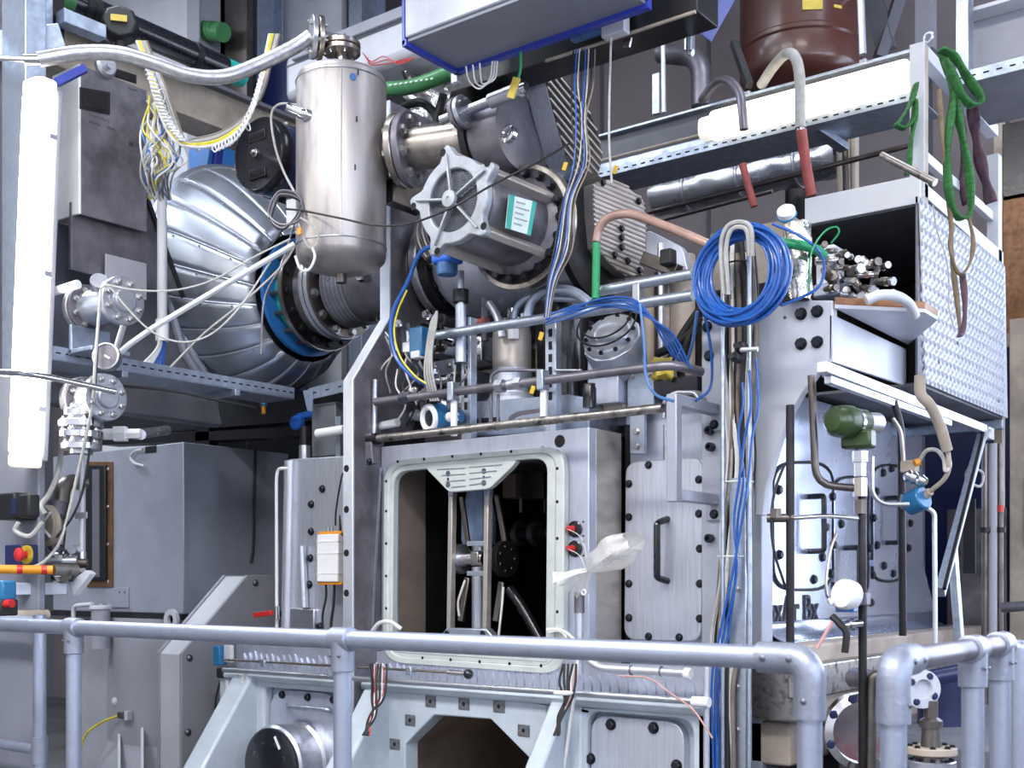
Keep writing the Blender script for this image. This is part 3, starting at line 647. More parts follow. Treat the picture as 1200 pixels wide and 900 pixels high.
# ================================================================ polished end of the engine with doors
EX = -1.80
en = T('end_cowl', 'mirror bright sheet metal end cowl of the engine with dark lettering', 'engine cover')
ez0, ez1 = 1.03, 1.95
obj('sheet', G().prism([(EX, y, z) for y, z in ((3.86, ez0), (5.72, ez0), (5.74, ez0+.12), (5.6, ez0+.3), (5.58, ez1), (3.86, ez1))], (-.03, 0, 0)), 'steel_sheet', en, .003)
g = G(); rows = []
for i in range(9):
    a = i/8*math.pi/2; rows.append([(EX+.004+.09*(1-math.cos(a))*1., y, ez0+.07-.07*math.sin(a)) for y in (3.87, 4.5, 5.1, 5.72)])
obj('flared_skirt', G().grid(rows), 'steel_sheet', en, solid=.006)
DXX = EX+.012
def door(x0, x1, y0, y1, hx, hy0, hy1, bolts, lab):
    t = T('inspection_door', lab, 'door')
    obj('door_plate', polyX([(x0, y1), (x1, y1), (x1, y0), (x0, y0)], DXX, .012, 26, 6), 'steel_sheet', t, .003)
    obj('gasket', G().tube([U(x, y, DXX-.006) for x, y in fil2([(x0-1.5, y1+1.5), (x1+1.5, y1+1.5), (x1+1.5, y0-1.5), (x0-1.5, y0-1.5)], 27, 6)]+[U(x0-1.5, y1-24, DXX-.006)], .005, 6, 1), 'black_rubber', t)
    grip(t, [U(hx-2, hy0, DXX), U(hx-2, hy0, DXX)+Vector((.06, 0, 0)), U(hx-2, hy1, DXX)+Vector((.06, 0, 0)), U(hx-2, hy1, DXX)], .011)
    for x, y in bolts: bolt(t, U(x, y, DXX), RIGHT, .0155)
door(908, 975, 543, 690, 950, 582, 646, [(912, 574), (913, 650), (967, 618), (975, 582), (963, 653), (953, 679)], 'polished inspection door with black handle near the cable post')
door(1024, 1059, 546, 680, 1040, 584, 636, [(1034, 554), (1044, 549), (1026, 576), (1023, 607), (1027, 639), (1035, 663), (1046, 672), (1066, 613), (1064, 642)], 'narrow polished inspection door near the end of the cowl')
door(978, 1016, 560, 700, 992, 642, 700, [(985, 614), (976, 638), (973, 672), (1019, 642), (1022, 674), (1020, 706)], 'middle polished inspection door behind the white sensor')
cu = bpy.data.curves.new('cut_lettering', 'FONT'); cu.body = 'LoxAr Bx'; cu.size = .155; cu.extrude = .003
to = bpy.data.objects.new('cut_lettering', cu); COL.objects.link(to)
dg = bpy.context.evaluated_depsgraph_get(); me = bpy.data.meshes.new_from_object(to.evaluated_get(dg)); bpy.data.objects.remove(to)
g = G(); tp = U(888, 732, EX+.004); sx = (U(958, 730, EX).y-tp.y)/max(v.co.x for v in me.vertices)
g.add([tp+Vector((v.co.z, v.co.x*sx, v.co.y*.95)) for v in me.vertices], [tuple(p.vertices) for p in me.polygons]); obj('lettering', g, 'ink', en)
# ledge under the cowl
lg = T('stone_ledge', 'cream coloured ledge under the polished end cowl', 'ledge')
obj('top_slab', G().box(-1.835, EX+.2, 3.72, 5.9, ez0-.07, ez0), 'cream_block', lg, .01)
obj('front_beam', G().box(-1.835, EX+.22, 3.70, 3.78, ez0-.26, ez0-.03), 'steel_pitted', lg, .008)
obj('side_beam', G().box(EX+.2, EX+.26, 3.6, 5.9, ez0-.17, ez0-.06), 'steel_pitted', lg, .006)
obj('cream_block', G().box(-1.835, EX+.2, 3.78, 5.85, ez0-.26, ez0-.07), 'cream_block', lg, .01)
obj('cream_base', G().box(-1.835, EX+.14, 3.76, 5.85, ez0-.42, ez0-.27), 'cream_block', lg, .01)
obj('plinth', G().box(-1.835, EX+.05, 3.8, 5.8, 0, ez0-.42), 'grey_dark', lg)
# ================================================================ left: lamp post, cabinet and tube lamp
LY = 2.52
lp = T('switch_cabinet', 'tall pale grey cabinet edge carrying the upright tube lamp', 'cabinet')
a, b = V(-70, 600, LY).x, V(45, 600, LY).x
obj('body', G().box(a, b, LY, LY+.03, 0, V(40, 430, LY).z), 'cabinet_grey', lp, .006)
obj('lamp_post', G().box(V(2, 300, LY).x, V(30, 300, LY).x, LY, LY+.09, V(40, 430, LY).z, 4.2), 'galv_tray', lp, .004)
obj('post_flange', G().box(V(-30, 300, LY).x, V(2, 300, LY).x, LY+.02, LY+.07, V(40, 430, LY).z, 4.2), 'steel_dark', lp, .004)
bx_ = obj('relay_box', G().obox(V(20, 594, LY-.05), (.13, .1, .105)), 'black_paint', lp, .008)
obj('relay_cap', G().obox(V(34, 593, LY-.12), (.075, .05, .09)), 'black_rubber', bx_, .01); obj('relay_label', G().obox(V(16, 593, LY-.102), (.028, .004, .06)), 'blue_navy', bx_)
es = T('emergency_stop', 'emergency stop switch with red button on a yellow plate', 'switch')
obj('box', G().obox(V(25, 651, LY-.035), (.125, .07, .085)), 'blue_navy', es, .006); p = V(33, 650, LY-.07)
obj('yellow_plate', G().cyl(p, p+Vector((0, -.012, 0)), .036, n=24), 'yellow_plastic', es); obj('button', G().lathe(p+Vector((.005, -.012, 0)), FRONT, [(.014, 0), (.014, .02), (.026, .022), (.026, .034), (.015, .042), (0, .043)], 20), 'red_paint', es)
ll = T('tube_lamp', 'glowing upright tube lamp on the grey post', 'lamp')
lt, lb = V(47, 95, LY-.06), V(29, 548, LY-.06)
ax = (lt-lb).normalized(); n_ = FRONT
sec = lambda w, h, k: fil2([(-w, -h), (w, -h), (w, h), (-w, h)], k, 4)
def lampbody(par, p, q, w, h, up, m, name, k=.04):
    p, q = Vector(p), Vector(q); z = (q-p).normalized(); y = (Vector(up)-z*Vector(up).dot(z)).normalized(); x = y.cross(z)
    return obj(name, G().prism([p+x*a_+y*b_ for a_, b_ in sec(w, h, k)], q-p), m, par, .012)
e_ = ax*.055
lampbody(ll, lb+e_, lt-e_, .07, .045, FRONT, 'lamp_glow', 'diffuser'); lampbody(ll, lb, lb+e_, .07, .045, FRONT, 'lamp_end', 'end_cap'); lampbody(ll, lt-e_, lt, .07, .045, FRONT, 'lamp_end', 'end_cap')
lampbody(ll, lb+ax*.03+Vector((0, .05, 0)), lt-ax*.03+Vector((0, .05, 0)), .06, .012, FRONT, 'grey_paint', 'back_plate', .005)
for k_ in (.15, .5, .85):
    for s in (-1, 1): obj('clip', G().obox(lb.lerp(lt, k_)+Vector((.072*s, .02, 0)), (.008, .03, .02)), 'steel', ll)
# ================================================================ left: dark steel machine frame
mf = T('machine_housing', 'dark steel machine housing with two windows behind the upright tube lamp', 'housing')
AX = -4.5; c0 = U(92, 250, AX); c1 = U(172, 272, AX); wz0, wz1 = c0.z, 3.46
obj('lamplit_face', G().box(AX-.2, AX, c0.y, c0.y+.012, wz0, wz1), 'white_plastic', mf, .002)  # white colour stands in for the tube lamp's light on this face
sp_ = obj('side_face', G().box(AX-.012, AX, c0.y+.012, c1.y, wz0, wz1), 'steel_dark', mf, .002)
for px in ([(94, 102), (129, 108), (129, 134), (94, 127)], [(135, 80), (160, 88), (160, 98), (135, 90)]):
    obj('window_rim', polyX(px, AX+.006, .006), 'steel_black', sp_); cx_ = [sum(q[0] for q in px)/4, sum(q[1] for q in px)/4]
    obj('window_dark', polyX([(cx_[0]+(x-cx_[0])*.82, cx_[1]+(y-cx_[1])*.75) for x, y in px], AX+.009, .003), 'dark_void', sp_)
for (x, y, w_, h_) in ((104, 134, 24, 4), (104, 142, 14, 3), (126, 149, 9, 3), (150, 103, 11, 3), (151, 168, 5, 6)):   # pencilled notes
    pts = [U(x+w_*i/9, y+w_*i/9*.33+h_*(.5 if i % 2 else -.5)*(.5+.5*random.random()), AX+.003) for i in range(10)]
    obj('pencil_note', G().tube(pts, .0012, 4, 1), 'ink', sp_)
obj('wing_plate', polyX([(84, 236), (83, 316), (215, 348), (168, 222)], AX-.05, .02), 'steel_dark', mf, .002)
obj('wing_edge', G().bar(U(170, 226, AX-.045), U(215, 349, AX-.045), .02, .012, (1, 0, 0)), 'black_paint', mf)
obj('small_plate', polyX([(124, 297), (172, 309), (172, 352), (124, 340)], AX-.02, .01), 'grey_paint', mf, .002)
gd = obj('end_disc', G().lathe(U(122, 78, AX), RIGHT, [(.05, 0), (.05, .02), (.04, .03), (.02, .03), (.02, .05), (0, .05)], 28), 'steel', mf)
gb = T('gear_housing', 'wide dull grey gear housing behind the flanged valves', 'housing')
obj('shell', polyX([(40, 250), (40, 470), (262, 500), (230, 330), (200, 300)], AX-.25, .1), 'grey_dark', gb, .01)
for k_ in (0, 1):
    pts = [U(198+k_*8, 300, AX-.24), U(200+k_*8, 350, AX-.24), U(215+k_*8, 410, AX-.24), U(250+k_*8, 462, AX-.24)]
    obj('casing_rim', G().tube(pts, .022, 8, 5), 'grey_sheet', gb)
# cable tray that runs back under the valves
def slotted(par, p, q, w, h, m, slots, face, sl=.022, sh=.006, nm='side_rail'):
    p, q = Vector(p), Vector(q); r = obj(nm, G().bar(p, q, w, h), m, par, .0015); g = G(); d = q-p; n_ = Vector(face)
    for i in range(slots):
        c_ = p+d*((i+.5)/slots)+n_*(max(abs(n_.x), abs(n_.y))*w/2+.0006); g.obox(c_, (.0014, sh, sl), d, (0, 0, 1))
    obj('slot_row', g, 'dark_void', r, kind='stuff'); return r
TX = -4.3; t0, t1 = U(50, 412, TX), U(322, 468, TX); tz = 2.165
ct = T('cable_tray', 'perforated galvanised cable tray running back under the flanged valves', 'cable tray')
slotted(ct, (TX, t0.y, tz), (TX, 3.9, tz), .004, .052, 'galv_tray', 30, RIGHT)
obj('tray_pan', G().box(TX-.22, TX, t0.y, 3.9, tz-.03, tz-.026), 'galv_tray', ct)
slotted(ct, (TX-.22, t0.y, tz), (TX-.22, 3.9, tz), .004, .052, 'galv_tray', 30, RIGHT)
for y_ in (t0.y+.35, t0.y+.95): obj('cross_hanger', G().box(TX-.24, TX+.02, y_, y_+.03, tz-.06, tz-.03), 'galvanised', ct, .002)
ct = T('tray_end_bracket', 'short slotted galvanised bracket at the foot of the column', 'bracket')
slotted(ct, V(362, 462, 3.75), V(453, 440, 3.75), .004, .055, 'galv_tray', 6, FRONT); obj('hook_plate', polyY([(355, 458), (366, 456), (366, 482), (360, 481)], 3.74, .006), 'galv_tray', ct)
# ================================================================ left: flanged valves
def flanged(name, lab, x, y, d, L, R, r, nb, cat='valve', m='steel', three=True, ax=RIGHT):
    t = T(name, lab, cat); c = D(x, y, d); ax = Vector(ax)
    obj('body', G().lathe(c-ax*L, ax, [(r, 0), (r*1.12, L*.3), (r, L*.6), (r, L)], 22), m, t)
    flange(t, c-ax*.035, ax, R, .03, nb, m, kind='nut', br=R*.15, bc=.76)
    obj('hub', G().lathe(c-ax*.005, ax, [(R*.5, 0), (R*.5, .015), (R*.44, .02), (0, .02)], 20), m, t)
    if three: flange(t, c-ax*L, -ax, R, .028, nb, m, kind='nut', br=R*.15, bc=.76); flange(t, c-ax*(L*.98), ax, R, .02, nb, 'steel_dark', kind='nut', br=R*.14, bc=.76)
    return t, c
t, c = flanged('flanged_valve', 'bright flanged valve below the dark machine frame', 146, 352, 4.65, .26, .098, .066, 8)
obj('saddle', G().obox(c+Vector((-.24, 0, -.14)), (.02, .18, .12)).obox(c+Vector((-.17, 0, -.19)), (.16, .18, .02)), 'galv_tray', t, .004)
obj('stem', G().cyl(c+Vector((-.17, 0, .05)), c+Vector((-.1, -.05, .085)), .035, n=14), 'steel', t)
pipe('lever_bar', 'pale lever bar over the upper flanged valve', [D(62, 342, 4.55), D(92, 333, 4.5)], .017, 'white_plastic')
t = T('pressure_gauge', 'round dark faced pressure gauge between the two flanged valves', 'gauge'); c = D(125, 418, 4.5); gax = Vector((.55, -.8, .1))
obj('case', G().lathe(c, gax, [(.05, -.03), (.053, 0), (.053, .012), (.047, .014), (.047, .008), (0, .008)], 28), 'steel', t); obj('dial', G().lathe(c, gax, [(.046, .009), (0, .0095)], 24), 'steel_dark', t)
obj('needle', G().bar(c+gax*.011+Vector((-.025, 0, .012)), c+gax*.011+Vector((.025, .0, -.012)), .004, .002, gax), 'chrome', t); obj('gauge_pipe', G().cyl(c+Vector((0, .03, 0)), c+Vector((.05, .04, .12)), .012), 'steel', t)
t, c = flanged('flanged_valve', 'bright flanged valve with a chrome rod beside the tray', 126, 465, 4.5, .16, .092, .06, 8)
pipe('push_rod', 'long chrome rod reaching the flanged valve under the tray', [D(-20, 436, 4.1), D(40, 438, 4.3), D(136, 459, 4.42)], .0125, 'chrome', fr=.2)
t = T('pipe_coupling', 'stack of bolted pipe flanges under the lower flanged valve', 'coupling'); c = D(95, 505, 4.55)
for k_, (R, h) in enumerate(((.075, -.075), (.085, -.03), (.085, .012), (.07, .055))): flange(t, c+Vector((0, 0, h)), (0, 0, 1), R, .028, 8, 'chrome' if k_ % 2 else 'steel', kind='nut', bc=.78)
obj('core', G().cyl(c-Vector((0, 0, .09)), c+Vector((0, 0, .1)), .045), 'steel', t)
t = T('hose_fitting', 'white hexagonal hose fitting with a short braided hose', 'fitting'); c = D(120, 509, 4.8)
obj('hex', G().lathe(c, (.8, .6, .02), [(.025, 0), (.025, .05), (.034, .05), (.034, .1), (.022, .1), (.022, .16)], 6), 'white_plastic', t); obj('braided_hose', G().tube([c+Vector((.12, .1, 0)), D(160, 509, 5.1), D(196, 504, 5.4)], .022, 10, 4), 'braid', t)
# thin pipes hanging down in front of the cabinet
t = T('standpipe', 'thin white upright pipe with caps beside the black window', 'pipe'); p0, p1 = D(95.5, 655, 4.9), D(96, 500, 4.9)
obj('pipe', G().cyl(p0, p1, .0105, n=10), 'white_plastic', t); obj('cap', G().cyl(p0-Vector((0, 0, .04)), p0+Vector((0, 0, .03)), .022), 'chrome', t); obj('tag', G().obox(D(95, 604, 4.87), (.085, .004, .026)), 'grey_light', t)
cable('signal_cable', 'white signal cable dropping from the valves to the switches', 'cable', [D(118, 340, 4.5), D(112, 420, 4.45), D(107, 480, 4.45), D(90, 560, 4.5), D(74, 625, 4.5), D(60, 650, 4.5), D(40, 664, 4.45), D(5, 667, 4.4)], .006, 'grey_cable')
cable('signal_cable', 'thin black cable dropping beside the white signal cable', 'cable', [D(117, 345, 4.5), D(113, 430, 4.46), D(108, 500, 4.5), D(98, 570, 4.5), D(85, 605, 4.5), D(66, 630, 4.5)], .005, 'black_rubber')
cable('signal_cable', 'white cable looping from the upper valve over the insulated bend', 'cable', [D(118, 338, 4.5), D(128, 336, 4.5), D(150, 362, 4.5), D(180, 390, 4.5), D(215, 401, 4.5), D(250, 390, 4.5), D(285, 355, 4.5), D(318, 305, 4.6)], .0038, 'grey_cable')
cable('signal_cable', 'white cable running level from the upper valve to the vessel', 'cable', [D(122, 333, 4.5), D(160, 340, 4.5), D(205, 340, 4.5), D(250, 328, 4.5), D(300, 300, 4.55), D(340, 280, 4.6)], .0038, 'grey_cable')
cable('conduit', 'straight pale conduit slanting up past the insulated bend', 'conduit', [D(140, 414, 4.55), D(180, 384, 4.55), D(345, 286, 4.6)], .0115, 'grey_light', k=2)
cable('grey_hose', 'grey hose bending down behind the lower valve', 'hose', [D(72, 495, 4.7), D(70, 545, 4.7), D(58, 578, 4.6), D(48, 592, 4.5), D(52, 602, 4.5)], .011, 'grey_cable')
cable('grey_hose', 'pale loop of hose under the black relay box', 'hose', [D(22, 612, 4.4), D(18, 622, 4.4), D(35, 628, 4.4), D(50, 612, 4.4)], .009, 'grey_cable')
# pump cluster between cabinet edge and black window
t = T('pump_elbow', 'shiny dark steel pipe elbow beside the black window', 'pipe'); obj('elbow', G().tube(fillet([D(98, 565, 5.1), D(74, 565, 5.0), D(66, 640, 4.9)], .09, 6), .034, 16, 1), 'steel_straw', t); obj('collar', G().cyl(D(68, 590, 4.92), D(66, 606, 4.9), .042), 'steel_dark', t)
t = T('handwheel', 'pale round valve wheel with a crossed white band', 'wheel'); c = D(58, 616, 4.8); obj('disc', G().lathe(c, FRONT, [(.085, 0), (.085, .02), (.075, .03), (0, .035)], 28), 'plank_beige', t)
for s in (1, -1): obj('cross_band', G().bar(c+Vector((-.07, -.04, .05*s)), c+Vector((.07, -.04, -.05*s)), .012, .006), 'white_cable', t)
rnd = random.Random(5)
for i in range(12):
    p = D(50+rnd.random()*50, 640+rnd.random()*48, 4.7+rnd.random()*.25); ax_ = Vector((rnd.choice((1, -1)), rnd.choice((0, 1, -1)), rnd.choice((0, .2))))
    t = T('pipe_fitting', 'small hexagonal steel pipe fitting in the cluster under the valve wheel', 'fitting', 'fittings under the valve wheel')
    r_ = .016+rnd.random()*.014; m_ = rnd.choice(('steel', 'steel_brown', 'steel_dark', 'chrome'))
    obj('barrel', G().cyl(p-ax_*.05, p+ax_*.06, r_*.75), m_, t); obj('hex_nut', G().lathe(p, ax_, [(r_*1.25, 0), (r_*1.25, .03)], 6), m_, t)
t = T('marker_tube', 'orange yellow banded tube below the emergency stop', 'tube'); p, q = D(-5, 667, 4.35), D(62, 668, 4.42)
obj('tube', G().cyl(p, q, .017), 'orange_plastic', t)
for k_ in (.42, .85): obj('red_band', G().cyl(p.lerp(q, k_-.05), p.lerp(q, k_+.05), .0176), 'red_paint', t)
obj('steel_socket', G().cyl(q, D(90, 668, 4.5), .022), 'steel_pitted', t)
t = T('solenoid_valve', 'bright blue solenoid valve with red cap at the cabinet edge', 'valve'); obj('coil', G().obox(D(6, 692, 4.3), (.06, .06, .075)), 'blue_teal', t, .01); obj('cap', G().cyl(D(4, 708, 4.28), D(14, 707, 4.26), .016), 'red_paint', t); obj('base', G().obox(D(6, 712, 4.3), (.06, .07, .06)), 'black_paint', t, .006)
t = T('pump_bracket', 'grey channel bracket carrying the pipe fittings', 'bracket'); obj('channel', G().bar(D(12, 690, 4.6), D(78, 690, 4.7), .06, .05), 'grey_sheet', t, .004); obj('arm', G().prism([D(x, y, 4.75) for x, y in ((78, 684), (100, 668), (106, 672), (86, 698))], (0, .03, 0)), 'grey_light', t, .003)
one('threaded_pipe', G().cyl(D(16, 722, 4.5), D(56, 721, 4.6), .022), 'plank_beige', 'short beige ribbed pipe lying on the handrail line', 'pipe')
# ================================================================ left: grey exhaust cabinet, base, slanted guard
gx, gy = -5.14, 3.88
gc = T('exhaust_cabinet', 'large grey sheet metal cabinet with a black framed window', 'cabinet')
gz0, gz1 = 1.07, 1.985; gl = V(62, 600, gy).x
obj('body', G().box(gl, gx, gy, 4.62, gz0, gz1), 'grey_sheet', gc, .006)
wq = [(102, 541), (131, 541), (131, 688), (100, 688)]
obj('window_frame', polyY(wq, gy-.012, .012), 'rust_frame', gc, .002); obj('window_panel', polyY([(100, 545), (123, 545), (123, 680), (100, 680)], gy-.03, .02), 'black_paint', gc, .004); obj('inner_strip', polyY([(108, 550), (116, 550), (116, 676), (108, 676)], gy-.036, .006), 'grey_dark', gc)
for y in (550, 594, 638, 682): bolt(gc, V(126.5, y, gy-.012), FRONT, .012, 'dome', 'bolt_steel')
obj('label_plate', polyY([(170, 523.5), (183, 522), (183, 530), (170, 531.5)], gy-.003, .003), 'black_paint', gc)
obj('lift_eye', G().tube([V(169, 546, gy-.02), V(158, 543, gy-.02), V(153, 536, gy-.02), V(158, 529, gy-.02), V(167, 527, gy-.02)], .008, 8, 4), 'grey_light', gc)
mb = obj('mount_plate', polyY([(124, 690), (150, 688), (150, 712), (124, 712)], gy-.01, .01), 'grey_sheet', gc, .002)
for x in (140, 146): bolt(mb, V(x, 694, gy-.01), FRONT, .005, 'dome', 'bolt_black')
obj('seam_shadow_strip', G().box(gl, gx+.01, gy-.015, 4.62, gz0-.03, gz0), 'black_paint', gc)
bs = T('cabinet_pedestal', 'grey pedestal with gussets under the exhaust cabinet', 'pedestal')
obj('drum', G().lathe(((gl+gx)/2+.2, gy+.42, .35), (0, 0, 1), [(.5, 0), (.5, gz0-.38)], 36), 'grey_paint', bs); obj('skirt', G().lathe(((gl+gx)/2+.2, gy+.42, 0), (0, 0, 1), [(.62, 0), (.5, .35)], 36), 'grey_paint', bs)
obj('back_block', G().box(gl, gx, gy+.1, 4.6, 0, gz0-.03), 'grey_paint', bs, .006)
for px in (138, 165): obj('gusset', G().prism([V(px, 860, gy-.05)+Vector((0, 0, .05)), V(px, 980, gy-.35), V(px, 980, gy)], (.025, 0, 0)), 'grey_light', bs)
fl_ = obj('pipe_stub', G().cyl(V(118, 760, gy-.12), V(118, 712, gy-.12), .05, n=20), 'grey_paint', bs)
flange(bs, V(118, 714, gy-.12), (0, 0, 1), .06, .02, 6, 'grey_light', kind='nut')
pipe('vent_pipe', 'small grey bent pipe beside the base flange', [V(86, 730, gy-.15), V(86, 710, gy-.15), V(108, 708, gy-.15)], .012, 'grey_light', fr=.04)
t = T('junction_box', 'small brown plug with yellow green cable on the cabinet base', 'plug'); p = V(145, 838, gy-.1); obj('plug', G().obox(p, (.05, .05, .035)), 'steel_brown', t, .003); obj('plate', G().obox(p+Vector((.04, 0, 0)), (.03, .03, .045)), 'grey_light', t); obj('cable', G().tube([p-Vector((.02, 0, 0)), V(120, 846, gy-.12), V(100, 862, gy-.12), V(92, 890, gy-.12)], .007, 7, 5), 'yellow_cable', t)
for y in (767, 820): bolt(bs, V(163, y, gy+.1), FRONT, .018)
bolt(bs, V(135, 822, gy-.07), FRONT, .025, 'dome', 'grey_light')
lug = obj('lifting_lug', G().lathe(V(203, 726, gy-.06), FRONT, [(.055, 0), (.055, .02), (.025, .02), (.025, 0)], 24), 'grey_light', bs)
sg = T('slanted_guard', 'grey welded guard box with a slanted top edge', 'guard')
GX = -4.716; gp = [U(213, 905, GX), U(213, 766, GX), U(290, 674, GX), U(323, 674, GX)]
pl = [(gp[0].y, 0), (gp[1].y, gp[1].z), (gp[2].y, gp[2].z), (gp[3].y, gp[2].z), (gp[3].y, 0)]
sf = obj('side_plate', G().prism([(GX, y, z) for y, z in pl], (-.02, 0, 0)), 'grey_paint', sg, .003)
obj('front_wrap', G().prism([(GX-.02, y+.006, z-.006 if z else 0) for y, z in pl], (-.16, 0, 0)), 'grey_light', sg, .003); obj('far_plate', G().prism([(GX-.18, y, z) for y, z in pl], (-.02, 0, 0)), 'grey_paint', sg, .003)
for x, y in ((299, 683), (222, 771), (220, 858)): bolt(sf, U(x, y, GX), RIGHT, .018, 'dome', 'screw_grey', 1.3)
# blue terminal block on the scalloped edge
t = T('terminal_block', 'blue terminal block with a black plug at the bedplate corner', 'connector'); p = V(258, 768, 3.5); obj('block', G().obox(p, (.045, .05, .09)), 'blue_teal', t, .005); obj('bracket', G().obox(p+Vector((.05, .01, .01)), (.05, .02, .08)), 'grey_light', t, .003); obj('plug', G().obox(V(262, 788, 3.5), (.05, .05, .05)), 'black_rubber', t, .008); obj('boot', G().cyl(V(267, 797, 3.5), V(267, 808, 3.5), .011), 'white_plastic', t)
cable('sensor_lead', 'white lead looping from the blue terminal block to the bedplate', 'cable', [V(267, 808, 3.49), V(271, 818, 3.47), V(281, 814, 3.46), V(286, 792, 3.45), V(300, 786, 3.45)], .006, 'white_cable')
cable('sensor_lead', 'loose black wire end hanging beside the slanted guard', 'cable', [V(258, 798, 3.5), V(253, 820, 3.5), V(252, 845, 3.5)], .005, 'black_rubber')
# ================================================================ left: dark undercarriage beneath tray and bend
ud = T('undercarriage', 'black steel undercarriage beam beneath the insulated bend', 'beam')
obj('upper_beam', G().bar(V(125, 500, 4.3), V(400, 478, 4.3), .3, .16), 'black_paint', ud); obj('lower_beam', G().bar(V(130, 518, 4.2), V(400, 505, 4.2), .12, .05), 'steel_black', ud)
obj('web_plate', G().box(-5.6, -4.2, 4.7, 4.75, 1.6, 2.3), 'steel_black', ud)
for x, y in ((205, 483), (350, 496)):
    p = V(x, y, 4.05); one('protective_plug', G().lathe(p, (.3, -1, 0), [(.036, 0), (.036, .03), (.025, .04), (0, .04)], 20).cyl(p+Vector((0, 0, .03)), p+Vector((0, .1, .06)), .02), 'blue_plastic', 'round blue protective cap under the cable tray' if x == 205 else 'round blue protective cap beside the column foot', 'plug')
t = T('hanging_sensor', 'small sensor with blue ring hanging under the bend', 'sensor'); p = V(309, 462, 4.0); obj('barrel', G().cyl(p, p-Vector((0, 0, .05)), .016), 'steel', t); obj('ring', G().cyl(p-Vector((0, 0, .05)), p-Vector((0, 0, .062)), .018), 'blue_teal', t); obj('tip', G().cyl(p-Vector((0, 0, .062)), p-Vector((0, 0, .1)), .011), 'orange_plastic', t)
cable('hanging_lead', 'black cable sagging along the cable tray', 'cable', [D(140, 452, 5.0), D(200, 458, 5.1), D(260, 470, 5.2), D(300, 478, 5.3)], .006, 'black_rubber')

cable('cabinet_lead', 'black lead running down the side of the grey cabinet', 'cable', [U(299, 526, gx+.02), U(298, 580, gx+.02), U(297, 640, gx+.02), U(294, 660, gx+.02)], .008, 'black_rubber')
# ================================================================ exhaust line: insulated bend, flanges, bellows, duct
def clip_line(poly, p, d):                                 # part of a 2D line inside a convex polygon
    ts = []
    for (a, b) in zip(poly, poly[1:]+poly[:1]):
        ex, ey = b[0]-a[0], b[1]-a[1]; den = d[0]*ey-d[1]*ex
        if abs(den) < 1e-9: continue
        t_ = ((a[0]-p[0])*ey-(a[1]-p[1])*ex)/den; s_ = ((a[0]-p[0])*d[1]-(a[1]-p[1])*d[0])/den
        if -1e-6 <= s_ <= 1+1e-6: ts.append(t_)
    return (min(ts), max(ts)) if len(ts) > 1 else None
def corrugate(par, poly, d, step, X, r, m):
    L = math.hypot(*d); d = (d[0]/L, d[1]/L); nrm = (-d[1], d[0]); cx = sum(p[0] for p in poly)/len(poly); cy = sum(p[1] for p in poly)/len(poly); g = G(); i = -40
    while i < 40:
        p = (cx+nrm[0]*step*i, cy+nrm[1]*step*i); q = clip_line(poly, p, d); i += 1
        if not q or q[1]-q[0] < 3: continue
        a, b = U(p[0]+d[0]*q[0], p[1]+d[1]*q[0], X), U(p[0]+d[0]*q[1], p[1]+d[1]*q[1], X); g.cyl(a, b, r, n=8)
    obj('corrugation', g, m, par, kind='stuff')
kz = 1.137; P0 = D(356, 350, 5.05*kz); P1 = D(280, 330, 5.45*kz); R0, R1 = .27*kz, .51*kz
bell = T('insulated_bend', 'huge domed exhaust insulation of riveted bright sheet metal gores', 'exhaust insulation')
NG = 22
def bellp(t_, a, off=0.):
    c = P0.lerp(P1, t_); r = R0+(R1-R0)*math.sin(t_*math.pi/2)**.85+off
    return c+Vector((0, math.cos(a)*r, math.sin(a)*r))
for i in range(NG):
    a0, a1 = 2*math.pi*i/NG, 2*math.pi*(i+1)/NG
    rows = [[bellp(k_/12, a0+(a1-a0)*(j/4*1.06-.03), .004*(1-j/4)) for j in range(5)] for k_ in range(13)]
    go = obj('cladding_gore', G().grid(rows), 'steel_cladding', bell, solid=.003)
    obj('seam', G().tube([bellp(k_/12, a0, .005) for k_ in range(13)], .004, 5, 1), 'aluminium', go)
    for k_ in (2, 5, 8, 11): bolt(go, bellp(k_/12, a0+.03, .005), bellp(k_/12, a0, 1.)-bellp(k_/12, a0), .006, 'dome', 'bolt_steel')
obj('rim_band', G().lathe(P1-Vector((.16, 0, 0)), RIGHT, [(R1-.03, 0), (R1, .02), (R1+.012, .15), (R1+.02, .165), (R1+.004, .18)], 48), 'steel_cladding', bell)
obj('rim_roll', G().torus(P1+Vector((.0, 0, 0)), RIGHT, R1+.008, .01, 56, 8), 'aluminium', bell)
def wr(px, pts, w_=.002):
    return G().tube([U(x, y, px) for x, y in pts], w_, 5, 2)
ex = T('exhaust_flange_stack', 'bolted exhaust flanges with a blue ring and teal gasket on the bend', 'flange')
fx = P0.x+.01; FC = lambda h: Vector((fx+h, P0.y, P0.z))
bl = obj('blue_ring', G().ring(FC(0), FC(.024), .285, .19, 40), 'blue_paint', ex)
for i in range(18):
    a = 2*math.pi*i/18; bolt(bl, FC(-.0)+Vector((0, .262*math.cos(a), .262*math.sin(a))), (-1, 0, 0), .013, 'dome', 'blue_paint')
obj('teal_gasket', G().ring(FC(.02), FC(.12), .215, .19, 36), 'teal_gasket', ex)
sf = obj('steel_flange', G().ring(FC(.105), FC(.13), .272, .16, 40), 'steel_straw', ex); obj('flange_face', G().ring(FC(.13), FC(.134), .268, .16, 40), 'steel_black', ex)
for i in range(16):
    a = 2*math.pi*(i+.3)/16; d_ = Vector((0, .24*math.cos(a), .24*math.sin(a)))
    obj('stud', G().cyl(FC(.02)+d_, FC(.108)+d_, .0115, n=10), 'steel_brown', ex); bolt(sf, FC(.134)+d_, RIGHT, .017, 'hex', 'bolt_black')
